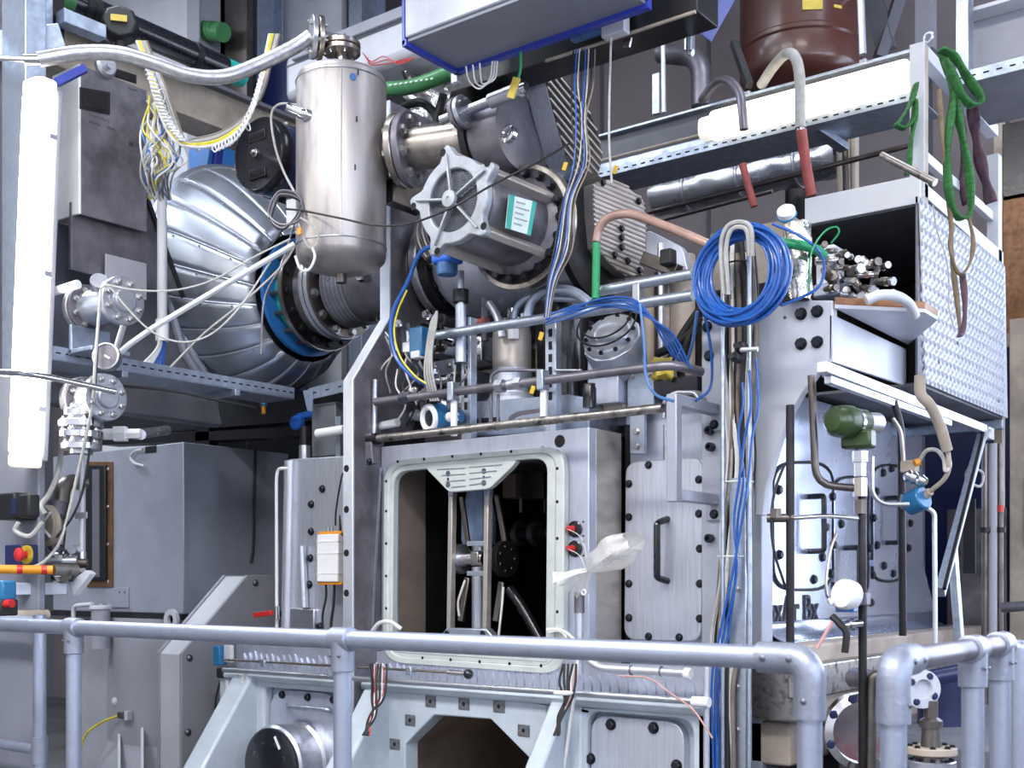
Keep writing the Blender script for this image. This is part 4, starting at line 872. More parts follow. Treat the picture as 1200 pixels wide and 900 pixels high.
obj('neck', G().lathe(FC(.13), RIGHT, [(.205, 0), (.2, .04), (.2, .075)], 36), 'steel', ex)
f2 = obj('pair_flange', G().ring(FC(.2), FC(.255), .23, .15, 40), 'steel_brushed', ex); obj('pair_gap', G().torus(FC(.228), RIGHT, .231, .002, 40, 6), 'steel_black', ex); f3 = obj('dark_flange', G().ring(FC(.255), FC(.27), .225, .15, 40), 'steel_brown', ex)
for i in range(12):
    a = 2*math.pi*(i+.5)/12; bolt(f3, FC(.27)+Vector((0, .2*math.cos(a), .2*math.sin(a))), RIGHT, .019, 'hex', 'bolt_steel')
bw = T('exhaust_bellows', 'bright corrugated steel expansion bellows left of the column', 'bellows')
pf = [(.15, 0)]
for i in range(6): pf += [(.162, .012+i*.026), (.182, .02+i*.026), (.182, .026+i*.026), (.162, .034+i*.026)]
pf += [(.16, .18), (.165, .2), (.165, .42)]
obj('convolutions', G().lathe(FC(.27), RIGHT, pf, 40), 'steel', bw)
p = U(436, 357, FC(.27).x+.33); obj('test_nipple', G().lathe((FC(.27).x+.3, P0.y-.15, P0.z-.03), (.2, -1, .25), [(.024, 0), (.024, .03), (.03, .03), (.03, .055), (.02, .055), (.02, .075), (.01, .075), (.01, .05), (0, .05)], 6), 'chrome', bw)
b2 = T('exhaust_bellows', 'dark corrugated expansion bellows between column and duct', 'bellows')
X_ = lambda px: V(px, 300, P0.y).x
x0 = X_(478); pf = [(.165, 0)]
for i in range(5): pf += [(.165, .01+i*.036), (.195, .018+i*.036), (.195, .028+i*.036), (.165, .036+i*.036)]
pf += [(.165, .2)]
L0 = Vector((x0, P0.y, P0.z)); obj('convolutions', G().lathe(L0, RIGHT, pf, 36), 'steel_straw', b2)
for h, R, m_ in ((.2, .225, 'steel'), (.25, .22, 'steel_black')): flange(b2, L0+Vector((h, 0, 0)), RIGHT, R, .045, 14, m_, 'bolt_black', .016, .86)
obj('link_pipe', G().lathe(L0+Vector((-.25, 0, 0)), RIGHT, [(.17, 0), (.17, .25)], 28), 'steel_dark', b2)
dx0, dx1 = L0.x+.3, X_(697)
du = T('exhaust_duct', 'wide blue grey steel duct with a ribbed end cover', 'duct')
obj('shell', G().lathe((dx0, P0.y, P0.z), RIGHT, [(.17, -.02), (.225, .05), (.232, .08), (.232, dx1-dx0)], 40), 'steel_plate', du)
obj('end_band', G().lathe((dx1-.02, P0.y, P0.z), RIGHT, [(.232, 0), (.25, 0), (.25, .03), (.2, .03)], 40), 'steel_black', du)
obj('shell_seam', G().torus((dx1-.2, P0.y, P0.z), RIGHT, .233, .005, 36, 6), 'steel', du)
pg = [(695, 216), (713, 210), (733, 217), (754, 234), (757, 262), (757, 300), (752, 323), (733, 324), (714, 308), (700, 290), (696, 250)]
cvx = dx1+.055
ec = obj('end_cover', polyX(pg, cvx, .05), 'steel_warm', du, .004); corrugate(ec, pg, (1, .42), 5.2, cvx, .006, 'steel_warm')
for x, y in ((728, 268), (728, 279), (728, 290), (720, 299), (735, 306), (749, 317), (748, 236), (706, 214)): bolt(ec, U(x, y, cvx+.006), RIGHT, .013)
# ================================================================ cast blower on the duct
mo = T('cast_blower', 'cast aluminium blower with a five lobed end plate and mesh intake', 'blower')
MX, MZ, MF = -2.70, 2.612, 3.2
pts = []
for i in range(100):
    a = 2*math.pi*i/100; lob = max(0, math.cos(5*(a-math.radians(98))))**3; r = .155+.052*lob; pts.append((MX+math.cos(a)*r*1.02, MF, MZ+math.sin(a)*r))
inn = [(MX+math.cos(2*math.pi*i/100)*.112, MF, MZ+math.sin(2*math.pi*i/100)*.112) for i in range(100)]
ep = obj('end_plate', G().rim(pts, inn, (0, .035, 0)), 'blower_cast', mo, .005)
obj('mesh_disc', G().lathe((MX, MF+.02, MZ), FRONT, [(.116, 0), (0, .004)], 40), 'screw_grey', mo)
g = G()
for k_ in range(-11, 12):
    h = math.sqrt(max(0,   .111**2-(k_*.01)**2)); g.bar((MX+k_*.01, MF+.016, MZ-h), (MX+k_*.01, MF+.016, MZ+h), .0014, .0014); g.bar((MX-h, MF+.016, MZ+k_*.01), (MX+h, MF+.016, MZ+k_*.01), .0014, .0014)
obj('mesh_wires', g, 'grey_dark', mo, kind='stuff')
for i in range(5):
    a = math.radians(98+72*i); d_ = Vector((math.cos(a), 0, math.sin(a))); c_ = Vector((MX, MF-.002, MZ))
    obj('spoke', G().bar(c_+d_*.02, c_+d_*.17, .009, .02, (0, 1, 0)), 'blower_cast', mo, .003); a2 = a+.1
    bolt(ep, Vector((MX+.188*math.cos(a2), MF, MZ+.185*math.sin(a2))), FRONT, .014, 'hole', 'dark_void')
obj('hub', G().lathe((MX, MF-.012, MZ), FRONT, [(.032, 0), (.03, .012), (.008, .014), (.005, .01), (0, .01)], 20), 'blower_cast', mo)
obj('body', G().lathe((MX, MF+.035, MZ), (0, 1, 0), [(.12, 0), (.15, .02), (.155, .16), (.155, .34), (.185, .36), (.185, .38)], 36), 'steel_dark', mo)
for i in range(5):
    a = math.radians(98+72*i); d_ = Vector((math.cos(a), 0, math.sin(a))); obj('tie_ridge', G().bar(Vector((MX, MF+.03, MZ))+d_*.165, Vector((MX, MF+.4, MZ))+d_*.168, .03, .045, d_), 'steel_warm', mo, .006)
rf = obj('mount_ring', G().ring((MX, MF+.4, MZ), (MX, MF+.445, MZ), .24, .15, 48), 'steel_straw', mo, .003); obj('ring_face', G().ring((MX, MF+.396, MZ), (MX, MF+.4, MZ), .22, .15, 40), 'steel_black', mo)
for i in range(18):
    a = 2*math.pi*i/18; bolt(rf, (MX+.2*math.cos(a), MF+.396, MZ+.2*math.sin(a)), FRONT, .016, 'hex', 'bolt_black', 1.6)
obj('adapter', G().lathe((MX, MF+.44, MZ), (0, 1, 0), [(.19, 0), (.17, .1)], 30), 'steel_dark', mo)
lq = [(597, 228), (629, 237), (622, 276), (593, 267)]; LX = MX+.17
lb_ = obj('maker_label', polyX(lq, LX+.004, .004), 'pale_label', mo)
def mix(a, b, t_): return (a[0]+(b[0]-a[0])*t_, a[1]+(b[1]-a[1])*t_)
obj('label_band', polyX([lq[0], mix(lq[0], lq[1], .2), mix(lq[3], lq[2], .2), lq[3]], LX+.0055, .0015), 'teal_gasket', mo); obj('label_band', polyX([mix(lq[0], lq[1], .86), lq[1], lq[2], mix(lq[3], lq[2], .86)], LX+.0055, .0015), 'teal_gasket', mo)
for k_ in range(5):
    a, b = mix(mix(lq[0], lq[3], .15+.16*k_), mix(lq[1], lq[2], .15+.16*k_), .28), mix(mix(lq[0], lq[3], .15+.16*k_), mix(lq[1], lq[2], .15+.16*k_), .78 if k_ % 2 else .6)
    obj('label_line', G().bar(U(*a, LX+.005), U(*b, LX+.005), .0015, .005), 'grey_paint', lb_)
# ================================================================ upper line with ribbed half-round cover
UY = 3.6
up = T('silencer', 'dark steel silencer drum with a half round ribbed cover plate', 'silencer')
c_ = V(603, 155, UY); cx1 = -2.6
obj('drum', G().lathe((V(572, 160, UY).x, UY, c_.z), RIGHT, [(.14, 0), (.15, .01), (.15, cx1-.1-V(572, 160, UY).x)], 36), 'steel_dark', up)
obj('drum_flange', G().lathe((V(566, 160, UY).x, UY, c_.z), RIGHT, [(.16, 0), (.16, .03), (.14, .03)], 36), 'steel_black', up)
pg = [(637, 84), (652, 88), (668, 100), (690, 130), (702, 160), (706, 185), (701, 204), (688, 214), (678, 208), (664, 186), (648, 130)]
cp_ = obj('cover_plate', polyX(pg, cx1, .1), 'steel_brushed', up, .006); obj('rib_gap_shade', polyX(pg, cx1+.002, .002), 'steel_black', cp_); corrugate(cp_, pg, (1, 1.22), 6.2, cx1+.003, .0052, 'steel_warm')  # black sheet added behind the ribs as the shade in their gaps
obj('plug', G().lathe((V(598, 158, 3.45).x, UY-.146, V(598, 158, 3.45).z), (-.1, -1, .15), [(.034, 0), (.034, .02), (.024, .024), (.02, .018), (.01, .018), (.01, .006), (0, .006)], 24), 'chrome', up)
bolt(up, U(630, 92, cx1-.05), (0, -.4, 1), .025, 'dome', 'chrome')
obj('top_pivot', G().cyl(U(628, 95, cx1-.1), U(640, 88, cx1), .03, n=18), 'steel_plate', up)
ri = T('inlet_pipe', 'flanged steel pipe joining the vessel to the silencer', 'pipe')
q0, q1 = V(470, 177, UY-.1), V(566, 163, UY)
obj('pipe', G().cyl(q0, q1, .085, n=28), 'steel_straw', ri); axq = (q1-q0).normalized()
flange(ri, q0+axq*.02, -axq, .148, .03, 8, 'steel_straw', 'bolt_steel', .019, .76); flange(ri, q0+axq*.025, axq, .15, .03, 8, 'steel_dark', 'bolt_steel', .019, .76)
obj('clamp_band', G().lathe(q0-axq*.1, axq, [(.085, 0), (.1, .01), (.1, .045), (.085, .055)], 28), 'steel_dark', ri); obj('clamp_bolt', G().cyl(q0-axq*.08+Vector((.02, -.1, .02)), q0-axq*.08+Vector((.02, -.1, .07)), .014), 'chrome', ri)
obj('stub', G().cyl(q0-axq*.22, q0, .08, n=24), 'steel_straw', ri)
rh = T('shaft_coupling', 'polished shaft with a small flange above the inlet pipe', 'shaft'); p, q = V(546, 130, 3.42), V(617, 102, 3.42); d_ = (q-p).normalized()
obj('shaft', G().cyl(p-d_*.12, q, .02, n=16), 'chrome', rh); flange(rh, p-d_*.02, d_, .062, .02, 6, 'steel', kind='nut', bc=.74); flange(rh, p-d_*.045, d_, .062, .02, 6, 'steel_dark', kind='nut', bc=.74); obj('sleeve', G().cyl(p+d_*.12, p+d_*.26, .028, n=16), 'steel', rh)
# ================================================================ pressure vessel
vs_ = T('pressure_vessel', 'upright stainless pressure vessel with dished ends in front of the column', 'vessel')
vc = D(400, 300, 4.75); VR = 52.5*4.75/F; zt, zb_ = D(400, 92, 4.75).z, D(400, 300, 4.75).z
pf = [(0, zb_-.075)]+[(VR*math.sin(k_/6*math.pi/2), zb_-.075*math.cos(k_/6*math.pi/2)) for k_ in range(1, 7)]+[(VR, zt-.02)]+[(VR*math.cos(k_/6*math.pi/2), zt-.02+.06*math.sin(k_/6*math.pi/2)) for k_ in range(1, 7)]
obj('shell', G().lathe((vc.x, vc.y, 0), (0, 0, 1), pf, 48), 'steel_vessel', vs_)
for z in (zb_+.03, zt-.03): obj('weld_seam', G().torus((vc.x, vc.y, z), (0, 0, 1), VR, .003, 48, 6), 'steel', vs_)
vd = Vector((-vc.x, -vc.y, 0)).normalized(); obj('weld_seam', G().cyl(Vector((vc.x, vc.y, zb_+.03))+vd*VR, Vector((vc.x, vc.y, zt-.03))+vd*VR, .003, n=6), 'steel', vs_)
obj('drain_boss', G().cyl((vc.x, vc.y, zb_-.11), (vc.x, vc.y, zb_-.07), .022, n=12), 'steel_brown', vs_)
s_ = D(366, 138, 4.62); obj('side_stub', G().lathe(D(336, 125, 4.6), s_-D(336, 125, 4.6), [(.018, 0), (.02, .05), (.024, .055), (.024, .075), (.03, .08), (.03, .1), (.024, .11)], 10), 'chrome', vs_)
obj('top_pipe', G().cyl((vc.x, vc.y, zt+.03), (vc.x, vc.y, zt+.11), .026, n=16), 'steel_straw', vs_)
tf = Vector((vc.x, vc.y, zt+.1))
flange(vs_, tf, (0, 0, 1), .078, .02, 6, 'steel_straw', kind='nut', bc=.74, both=True); flange(vs_, tf+Vector((0, 0, .024)), (0, 0, 1), .078, .02, 6, 'steel_straw', kind='nut', bc=.74)
e1 = D(372, 44, 4.72)
obj('top_elbow', G().tube(fillet([tf+Vector((0, 0, .03)), Vector((vc.x, vc.y, e1.z)), e1], .07, 6), .026, 14, 1), 'steel', vs_)
ax_ = (e1-Vector((vc.x, vc.y, e1.z))).normalized(); flange(vs_, e1-ax_*.02, ax_, .085, .02, 6, 'steel_straw', kind='nut', bc=.72, both=True); flange(vs_, e1+ax_*.006, ax_, .085, .02, 6, 'steel', kind='nut', bc=.72)
for (x, y) in ((420, 105), (447, 111), (418, 158), (416, 213)):
    p = D(x, y, 4.75); r_ = Vector((p.x-vc.x, p.y-vc.y, 0)); p = Vector((vc.x, vc.y, p.z))+vd*VR*.97 if x != 447 else Vector((vc.x, vc.y, p.z))+Vector((.86, -.5, 0))*VR
    nn = vd if x != 447 else Vector((.86, -.5, 0)); sd_ = Vector((-nn.y, nn.x, 0))
    if x == 447: obj('round_sticker', G().lathe(p, nn, [(.014, 0), (.014, .003), (0, .003)], 16), 'blue_cable_light', vs_)
    else: q = p+sd_*((x-400)*mpp(p)*1.0); q = Vector((vc.x, vc.y, q.z))+(q-Vector((vc.x, vc.y, q.z))).normalized()*(VR+.001); obj('ink_mark', G().obox(q, (.008, .003, .022)), 'ink', vs_)
one('braided_hose', G().tube([e1+ax_*.03, D(345, 55, 4.7), D(300, 77, 4.65), D(262, 90, 4.6), D(222, 88, 4.55), D(180, 74, 4.5), D(140, 63, 4.45), D(95, 62, 4.4), D(45, 70, 4.35)], .0285, 14, 6), 'braid', 'thick braided steel hose snaking from the vessel top to the post', 'hose')
one('hose_nipple', G().cyl(D(47, 70, 4.35), D(28, 70, 4.33), .02).cyl(D(28, 70, 4.33), D(-20, 68, 4.3), .009), 'chrome', 'chrome nipple on the end of the braided hose', 'fitting')
# vessel mounts and wires
one('mount_bracket', G().obox(vc+Vector((.1, .27, .3)), (.06, .2, .12)), 'steel_brown', 'brown steel bracket holding the vessel to the column', 'bracket', bevel=.004)
one('mount_bracket', G().obox(D(352, 250, 4.83), (.12, .05, .12)), 'grey_light', 'pale bracket plate behind the vessel foot', 'bracket', bevel=.004)
# ================================================================ black gear motor
gm = T('gear_motor', 'black round motor cover with a central bolt beside the vessel', 'motor')
mc = V(302, 181, 3.45); mr = 44*mpp(mc)
obj('cover', G().lathe(mc+Vector((0, .06, 0)), FRONT, [(mr*1.0, 0), (mr*1.02, .02), (mr*1.0, .05), (mr*.94, .062), (mr*.9, .058), (.03, .064), (0, .064)], 44), 'black_gloss', gm)
obj('barrel', G().lathe(mc+Vector((0, .06, 0)), (0, 1, 0), [(mr*.97, 0), (mr*.97, .22), (mr*.8, .26)], 40), 'blue_navy', gm)
obj('rear_flange', G().lathe(mc+Vector((0, .14, 0)), (0, 1, 0), [(mr*1.08, 0), (mr*1.08, .03)], 8), 'black_paint', gm)
bolt(gm, mc+Vector((0, -.004, 0)), FRONT, .02, 'nut', 'bolt_steel')
for z in (.08, -.085):
    e_p = obj('raised_panel', G().obox(mc+Vector((0, -.003, z)), (.11, .006, .045)), 'black_paint', gm, .003)
    for k_ in range(6): obj('raised_letter', G().obox(mc+Vector((-.04+.016*k_, -.008, z)), (.009, .004, .018)), 'black_gloss', e_p)
for a in (35, 80, -35, -75): bolt(gm, mc+Vector((mr*1.02*math.cos(math.radians(a)), .14, mr*1.02*math.sin(math.radians(a)))), FRONT, .012, 'hex', 'bolt_steel')
# ================================================================ blue support and boxes behind the bend
bs_ = T('blue_support', 'bright blue folded sheet support behind the cable loom', 'support'); lg_ = V(240, 215, 4.16); obj('leg', G().box(lg_.x-.06, lg_.x+.06, 4.14, 4.2, 0, lg_.z+.1), 'steel_black', bs_)
obj('face', polyY([(233, 150), (251, 142), (240, 210), (220, 222)], 4.1, .03), 'blue_paint', bs_, .004); obj('flank', polyY([(251, 142), (257, 147), (250, 208), (240, 212)], 4.13, .05), 'blue_deep', bs_, .004); obj('cap', polyY([(233, 146), (254, 139), (256, 146), (234, 154)], 4.08, .06), 'blue_teal', bs_, .003)
bq = T('blue_box', 'deep blue box behind the black motor', 'box'); bp_ = V(262, 198, 4.8); obj('case', G().obox(bp_, (.32, .3, .27)), 'blue_paint', bq, .01); obj('stand', G().box(bp_.x-.1, bp_.x+.1, 4.7, 4.9, 0, bp_.z-.13), 'steel_black', bq)
# ================================================================ right: gusset, shelf, console
def ribbon(pts, w_, side, th=.004, k=6):
    P_ = smooth_path(pts, k); s = Vector(side).normalized(); out = []
    for i, p in enumerate(P_):
        ph = .25*math.sin(i*.5); q = Vector((s.x*math.cos(ph)-s.y*math.sin(ph), s.x*math.sin(ph)+s.y*math.cos(ph), s.z))
        out.append([p-q*w_/2, p-q*w_*.2+Vector((0, -th, 0)), p+q*w_*.2+Vector((0, -th, 0)), p+q*w_/2])
    return G().grid(out)
GY = 3.66
gs = T('curved_gusset', 'white painted gusset plate with a big concave curve and four bolts', 'bracket')
arc = [(976, 352), (975, 420), (958, 437), (940, 460), (926, 485), (914, 515), (905, 545), (897, 575), (893, 604), (885, 604), (884, 384), (905, 362), (925, 352)]
gp_ = obj('plate', polyY(arc, GY, .04), 'white_paint', gs, .004)
for x, y in ((939, 368), (958, 365), (939, 403), (958, 401)): bolt(gs, V(x, y, GY), FRONT, .0165, 'hex', 'bolt_black', 1.5)
bolt(gs, V(920, 372, GY), FRONT, .006, 'dome', 'screw_grey')
PXX = V(976, 380, GY).x; SZ = V(980, 361, GY).z
obj('side_panel', G().prism([(PXX, GY, SZ-.02), (PXX, GY, V(976, 424, GY).z), U(1062, 452, PXX), (PXX, U(1062, 405, PXX).y, SZ-.02)], (-.012, 0, 0)), 'white_paint', gs, .002)
sh = T('corner_shelf', 'wooden edged shelf board with a chamfered corner on the gusset', 'shelf')
hp_ = [H(978, 361, SZ), H(1084, 366, SZ), H(1099, 375, SZ), H(1064, 404, SZ), H(1000, 372, SZ)]
obj('board', G().prism(hp_, (0, 0, .012)), 'white_paint', sh); obj('wood_edge', G().prism([p+Vector((0, 0, .012)) for p in hp_], (0, 0, .024)), 'brown_wood', sh, .002)
cs = T('valve_console', 'open fronted grey console box clad with tread plate', 'console')
TXX = -1.40; c0 = U(1078, 236, TXX); CY = c0.y; CZ1 = c0.z; CZ0 = U(1085, 449, TXX).z; CYb = U(1179, 400, TXX).y; CX0 = V(943, 250, CY).x
fz = V(1077, 205, CY).z
obj('fascia', G().box(CX0, TXX, CY, CY+.015, CZ1-.005, fz), 'grey_light', cs, .002); obj('top', G().box(CX0, TXX-.016, CY+.015, CYb, CZ1-.01, CZ1+.01), 'grey_dark', cs)
obj('left_wall', G().box(CX0, CX0+.012, CY+.015, CYb, CZ0, CZ1-.01), 'steel_brown', cs); obj('back_wall', G().box(CX0, TXX-.016, CYb-.02, CYb, CZ0, CZ1-.01), 'black_paint', cs); obj('bottom', G().box(CX0, TXX-.016, CY+.03, CYb, CZ0-.01, CZ0), 'grey_dark', cs); obj('front_lip', G().box(TXX-.016, TXX-.008, CY, CYb, CZ0, CZ1+.02), 'grey_dark', cs)
tp_ = [(1078, 231), (1178, 313), (1181, 490), (1085, 449)]
tr = obj('tread_plate', polyX(tp_, TXX, .006), 'white_paint', cs, .001)
g = G(); rw = 0; z = CZ0+.01
while z < CZ1+.01:                                         # raised lozenges of the tread plate
    y = CY+.012+(rw % 2)*.025
    while y < CYb-.02:
        a_ = .9 if rw % 2 else -.9; c_ = Vector((TXX+.0012, y, z)); d_ = Vector((0, math.cos(a_), math.sin(a_))); n_ = Vector((0, -d_.z, d_.y))
        g.add([c_-d_*.019, c_+n_*.006, c_+d_*.019, c_-n_*.006, c_+Vector((.009, 0, 0))], [(0, 1, 4), (1, 2, 4), (2, 3, 4), (3, 0, 4)]); y += .05
    z += .025; rw += 1
obj('raised_lozenges', g, 'white_paint', tr, kind='stuff', angle=10)
obj('top_strip', polyX([(1084, 214), (1176, 296), (1176, 312), (1084, 230)], TXX-.02, .006), 'white_paint', cs, .001)
for x, y in ((1100, 425), (1122, 402), (1170, 470)): bolt(tr, U(x, y, TXX+.001), RIGHT, .008, 'dome', 'screw_grey')
# frame under the console
cf = T('console_stand', 'galvanised profile stand carrying the console with a slanting strut', 'frame')
for (a, b, dz, w_) in (((963, 430), (1152, 503), 0, .035), ((970, 445), (1112, 496), .0, .025)): obj('profile', G().bar(U(*a, TXX), U(*b, TXX), w_, w_), 'aluminium', cf, .003)
obj('profile', G().bar(U(968, 436, TXX-.1), U(1110, 487, TXX-.1), .03, .03), 'chrome', cf, .003)
obj('cross_profile', G().box(CX0, TXX, CYb-.06, CYb-.02, CZ0-.06, CZ0-.02), 'galvanised', cf, .003)
obj('strut', G().bar(U(1152, 505, TXX), D(1102, 694, 4.2), .03, .045), 'galvanised', cf, .003); obj('strut_groove', G().bar(U(1149, 508, TXX)+Vector((.016, -.016, 0)), D(1103, 690, 4.2)+Vector((.016, -.016, 0)), .012, .012), 'steel_black', cf)
obj('corner_clip', G().obox(U(1158, 508, TXX), (.03, .08, .05)), 'white_paint', cf, .003)
obj('leg', G().bar(D(1116, 640, 4.6), D(1136, 905, 4.6), .03, .04), 'galvanised', cf, .003)
cable('conduit_wire', 'thin silver wire looping at the top of the console strut', 'cable', [U(1152, 505, TXX)+Vector((.03, 0, 0)), U(1140, 540, TXX), U(1132, 560, TXX), U(1148, 570, TXX), U(1152, 555, TXX), U(1140, 548, TXX)], .006, 'grey_cable')
# posts and rail on the console
pf_ = T('console_posts', 'pale angle posts with a sloping top bar standing on the console', 'frame')
a = U(1083, 236, TXX-.02); zt = U(1083, 48, TXX-.02).z
obj('post', G().box(a.x-.055, a.x, a.y, a.y+.008, a.z-.02, zt), 'grey_light', pf_, .002); obj('post_flange', G().box(a.x-.008, a.x, a.y+.008, a.y+.05, a.z-.02, zt), 'plank_beige', pf_, .002)
b = U(1170, 300, TXX-.02); obj('post', G().box(b.x-.05, b.x, b.y, b.y+.008, b.z-.02, U(1170, 172, TXX).z), 'grey_light', pf_, .002); obj('post_flange', G().box(b.x-.008, b.x, b.y+.008, b.y+.06, b.z-.02, U(1170, 172, TXX).z), 'grey_light', pf_, .002)
obj('top_bar', G().box(a.x-.05, a.x, a.y+.05, b.y, zt-.05, zt), 'white_paint', pf_, .003); obj('mid_bar', G().box(a.x-.05, a.x-.02, a.y+.05, b.y, zt-.42, zt-.38), 'grey_light', pf_, .003)
obj('lift_ring', G().torus(U(1088, 44, TXX-.02), (.3, 1, 0), .018, .005, 18, 6), 'steel', pf_)
one('support_bar', G().cyl(D(1033, 182, 4.15), D(1096, 214, 4.0), .0135, n=12), 'steel_pitted', 'loose steel bar resting on the console fascia', 'bar')
# ================================================================ right: tray with the tube lamp
TY = 4.55
rt = T('cable_tray', 'wide perforated cable tray with a tube lamp above the console', 'cable tray')
za = V(890, 157, TY).z; xl_, xr_ = V(690, 200, TY).x, V(1079, 110, TY).x
slotted(rt, (xl_, TY, za), (xr_, TY, za), .003, .036, 'galv_tray', 34, FRONT)
obj('pan', G().box(xl_, xr_, TY, TY+.24, za-.018, za-.014), 'galv_tray', rt); obj('lower_step', G().box(xl_, xr_, TY+.01, TY+.03, za+.018, za+.05), 'galvanised', rt, .003)
obj('back_wall', G().box(xl_, xr_, TY+.09, TY+.1, za-.01, za+.2), 'grey_dark', rt, .002); obj('upper_flange', G().box(xl_, xr_, TY+.06, TY+.14, za+.2, za+.212), 'galvanised', rt, .002); obj('conduit_line', G().cyl((xl_, TY+.07, za+.09), (V(822, 150, TY).x, TY+.07, za+.09), .007, n=8), 'plank_beige', rt)
for px in (868, 1005, 1069): obj('clip', G().obox((V(px, 90, TY).x, TY+.07, za+.212), (.03, .03, .02)), 'steel', rt, .003)
tl = T('tube_lamp', 'glowing level tube lamp mounted on the wide cable tray', 'lamp')
la, lb2 = V(821, 147, TY-.01), V(1078, 84, TY-.01); zl = (la.z+lb2.z)/2-.012; la = Vector((la.x, TY+.0, zl)); lb2 = Vector((lb2.x-.02, TY+.0, zl))
lampbody(tl, la+Vector((.06, 0, 0)), lb2-Vector((.02, 0, 0)), .055, .062, (0, 0, 1), 'lamp_glow_level', 'diffuser'); lampbody(tl, la, la+Vector((.06, 0, 0)), .045, .05, (0, 0, 1), 'lamp_end', 'end_cap'); lampbody(tl, lb2-Vector((.02, 0, 0)), lb2, .045, .05, (0, 0, 1), 'lamp_end', 'end_cap')
lampbody(tl, la+Vector((.03, .06, 0)), lb2+Vector((-.03, .06, 0)), .02, .05, (0, 0, 1), 'grey_paint', 'back_plate', .005)
rt2 = T('cable_tray', 'perforated cable tray and channel beam continuing beyond the strap post', 'cable tray')
TY2 = 4.75; za2 = V(1165, 82, TY2).z; x5, x6 = V(1118, 90, TY2).x, V(1260, 60, TY2).x
slotted(rt2, (x5, TY2, za2), (x6, TY2, za2), .003, .05, 'galv_tray', 9, FRONT); obj('pan', G().box(x5, x6, TY2, TY2+.5, za2-.025, za2-.02), 'grey_dark', rt2)
obj('channel_web', G().box(x5, x6, TY2+.2, TY2+.22, za2+.07, za2+.3), 'grey_paint', rt2, .003); obj('channel_top', G().box(x5, x6, TY2+.1, TY2+.22, za2+.3, za2+.315), 'grey_light', rt2); obj('channel_base', G().box(x5, x6, TY2+.1, TY2+.22, za2+.05, za2+.065), 'grey_light', rt2); obj('end_post', G().box(x5, x5+.05, TY2+.02, TY2+.09, za2-.02, za2+.36), 'galvanised', rt2, .003)
# ================================================================ right: lifting slings
sx = (.8, -.6, 0)
e3 = lambda l, d=4.1: [D(x, y, d) for x, y in l]
one('lifting_sling', ribbon(e3([(1104, 60), (1112, 85), (1117, 115), (1113, 150), (1110, 190), (1113, 228), (1121, 252), (1131, 256), (1138, 244), (1136, 205), (1129, 165), (1122, 130), (1116, 100), (1110, 72)]), .036, sx), 'green_strap', 'long green lifting sling hanging in a loop from the console post', 'sling', solid=.008, angle=80)
one('lifting_sling', ribbon(e3([(1102, 58), (1118, 66), (1132, 88), (1146, 108), (1150, 118), (1140, 124), (1128, 112), (1118, 92), (1108, 70)], 4.05), .04, sx), 'green_strap', 'short folded green sling over the console post top', 'sling', solid=.008, angle=80)
one('lifting_sling', ribbon(e3([(1074, 98), (1068, 120), (1056, 140), (1052, 147), (1062, 150), (1072, 136), (1073, 118)], 4.34)+e3([(1072, 140), (1068, 165), (1064, 205)], 4.34), .03, sx), 'green_strap', 'green sling end tied behind the console post', 'sling', solid=.008, angle=80)
one('lifting_sling', ribbon(e3([(1139, 124), (1143, 150), (1146, 175), (1152, 200), (1157, 220), (1162, 238)], 4.84), .058, sx), 'brown_strap', 'dark purple sling hanging behind the green loop', 'sling', solid=.008, angle=80)
one('lifting_sling', ribbon(e3([(1124, 128), (1130, 170), (1128, 210), (1133, 240)], 4.8), .04, sx), 'brown_strap', 'narrow purple sling inside the green loop', 'sling', solid=.008, angle=80)
one('lifting_sling', ribbon(e3([(1101, 105), (1104, 150), (1108, 200), (1114, 250), (1116, 300), (1122, 352), (1126, 392)], 4.12), .022, sx), 'tan_strap', 'long tan strap hanging down over the tread plate', 'sling', solid=.006, angle=80)
one('lifting_sling', ribbon(e3([(1117, 262), (1114, 290), (1120, 314), (1128, 321), (1138, 305), (1141, 282), (1136, 256)], 4.05), .018, sx), 'tan_strap', 'tan strap loop under the green sling', 'sling', solid=.006, angle=80)
one('lifting_sling', ribbon(e3([(1128, 320), (1131, 350), (1130, 380), (1125, 395)], 4.08), .026, sx), 'brown_strap', 'dark strap tail beside the tan strap', 'sling', solid=.006, angle=80)
cable('safety_wire', 'thin wire hanging across the tread plate', 'wire', e3([(1093, 240), (1098, 270), (1108, 300), (1112, 330), (1112, 360), (1118, 385)], 4.15), .0025, 'grey_cable')
# ================================================================ right: hoses over the tray
t = T('air_hose', 'grey hose arched over the tray turning into a red pipe', 'hose'); obj('grey_hose', G().tube([D(892, 100, 5.0), D(905, 80, 4.9), D(920, 64, 4.75), D(931, 66, 4.68), D(937, 90, 4.65), D(938, 150, 4.65)], .0215, 12, 6), 'grey_cable', t); obj('collar', G().cyl(D(938, 146, 4.65), D(939, 156, 4.65), .016), 'steel', t); obj('red_hose', G().tube([D(939, 152, 4.65), D(944, 190, 4.68), D(951, 229, 4.7)], .021, 12, 3), 'red_hose', t)
one('air_hose', G().tube([D(822, 118, 5.1), D(838, 98, 5.0), D(852, 94, 4.9), D(866, 108, 4.8), D(870, 130, 4.77), D(872, 152, 4.77)], .019, 12, 6), 'steel_dark', 'dark grey hose arched over the lamp end', 'hose')
one('air_hose', G().tube([D(870, 192, 4.95), D(876, 215, 4.95), D(884, 242, 4.95)], .016, 10, 3), 'red_hose', 'short red hose under the wide tray', 'hose')
one('stay_bar', G().bar(D(860, 50, 5.2), D(878, 100, 5.0), .03, .03), 'black_paint', 'thin black arm beside the brown tank', 'bar')
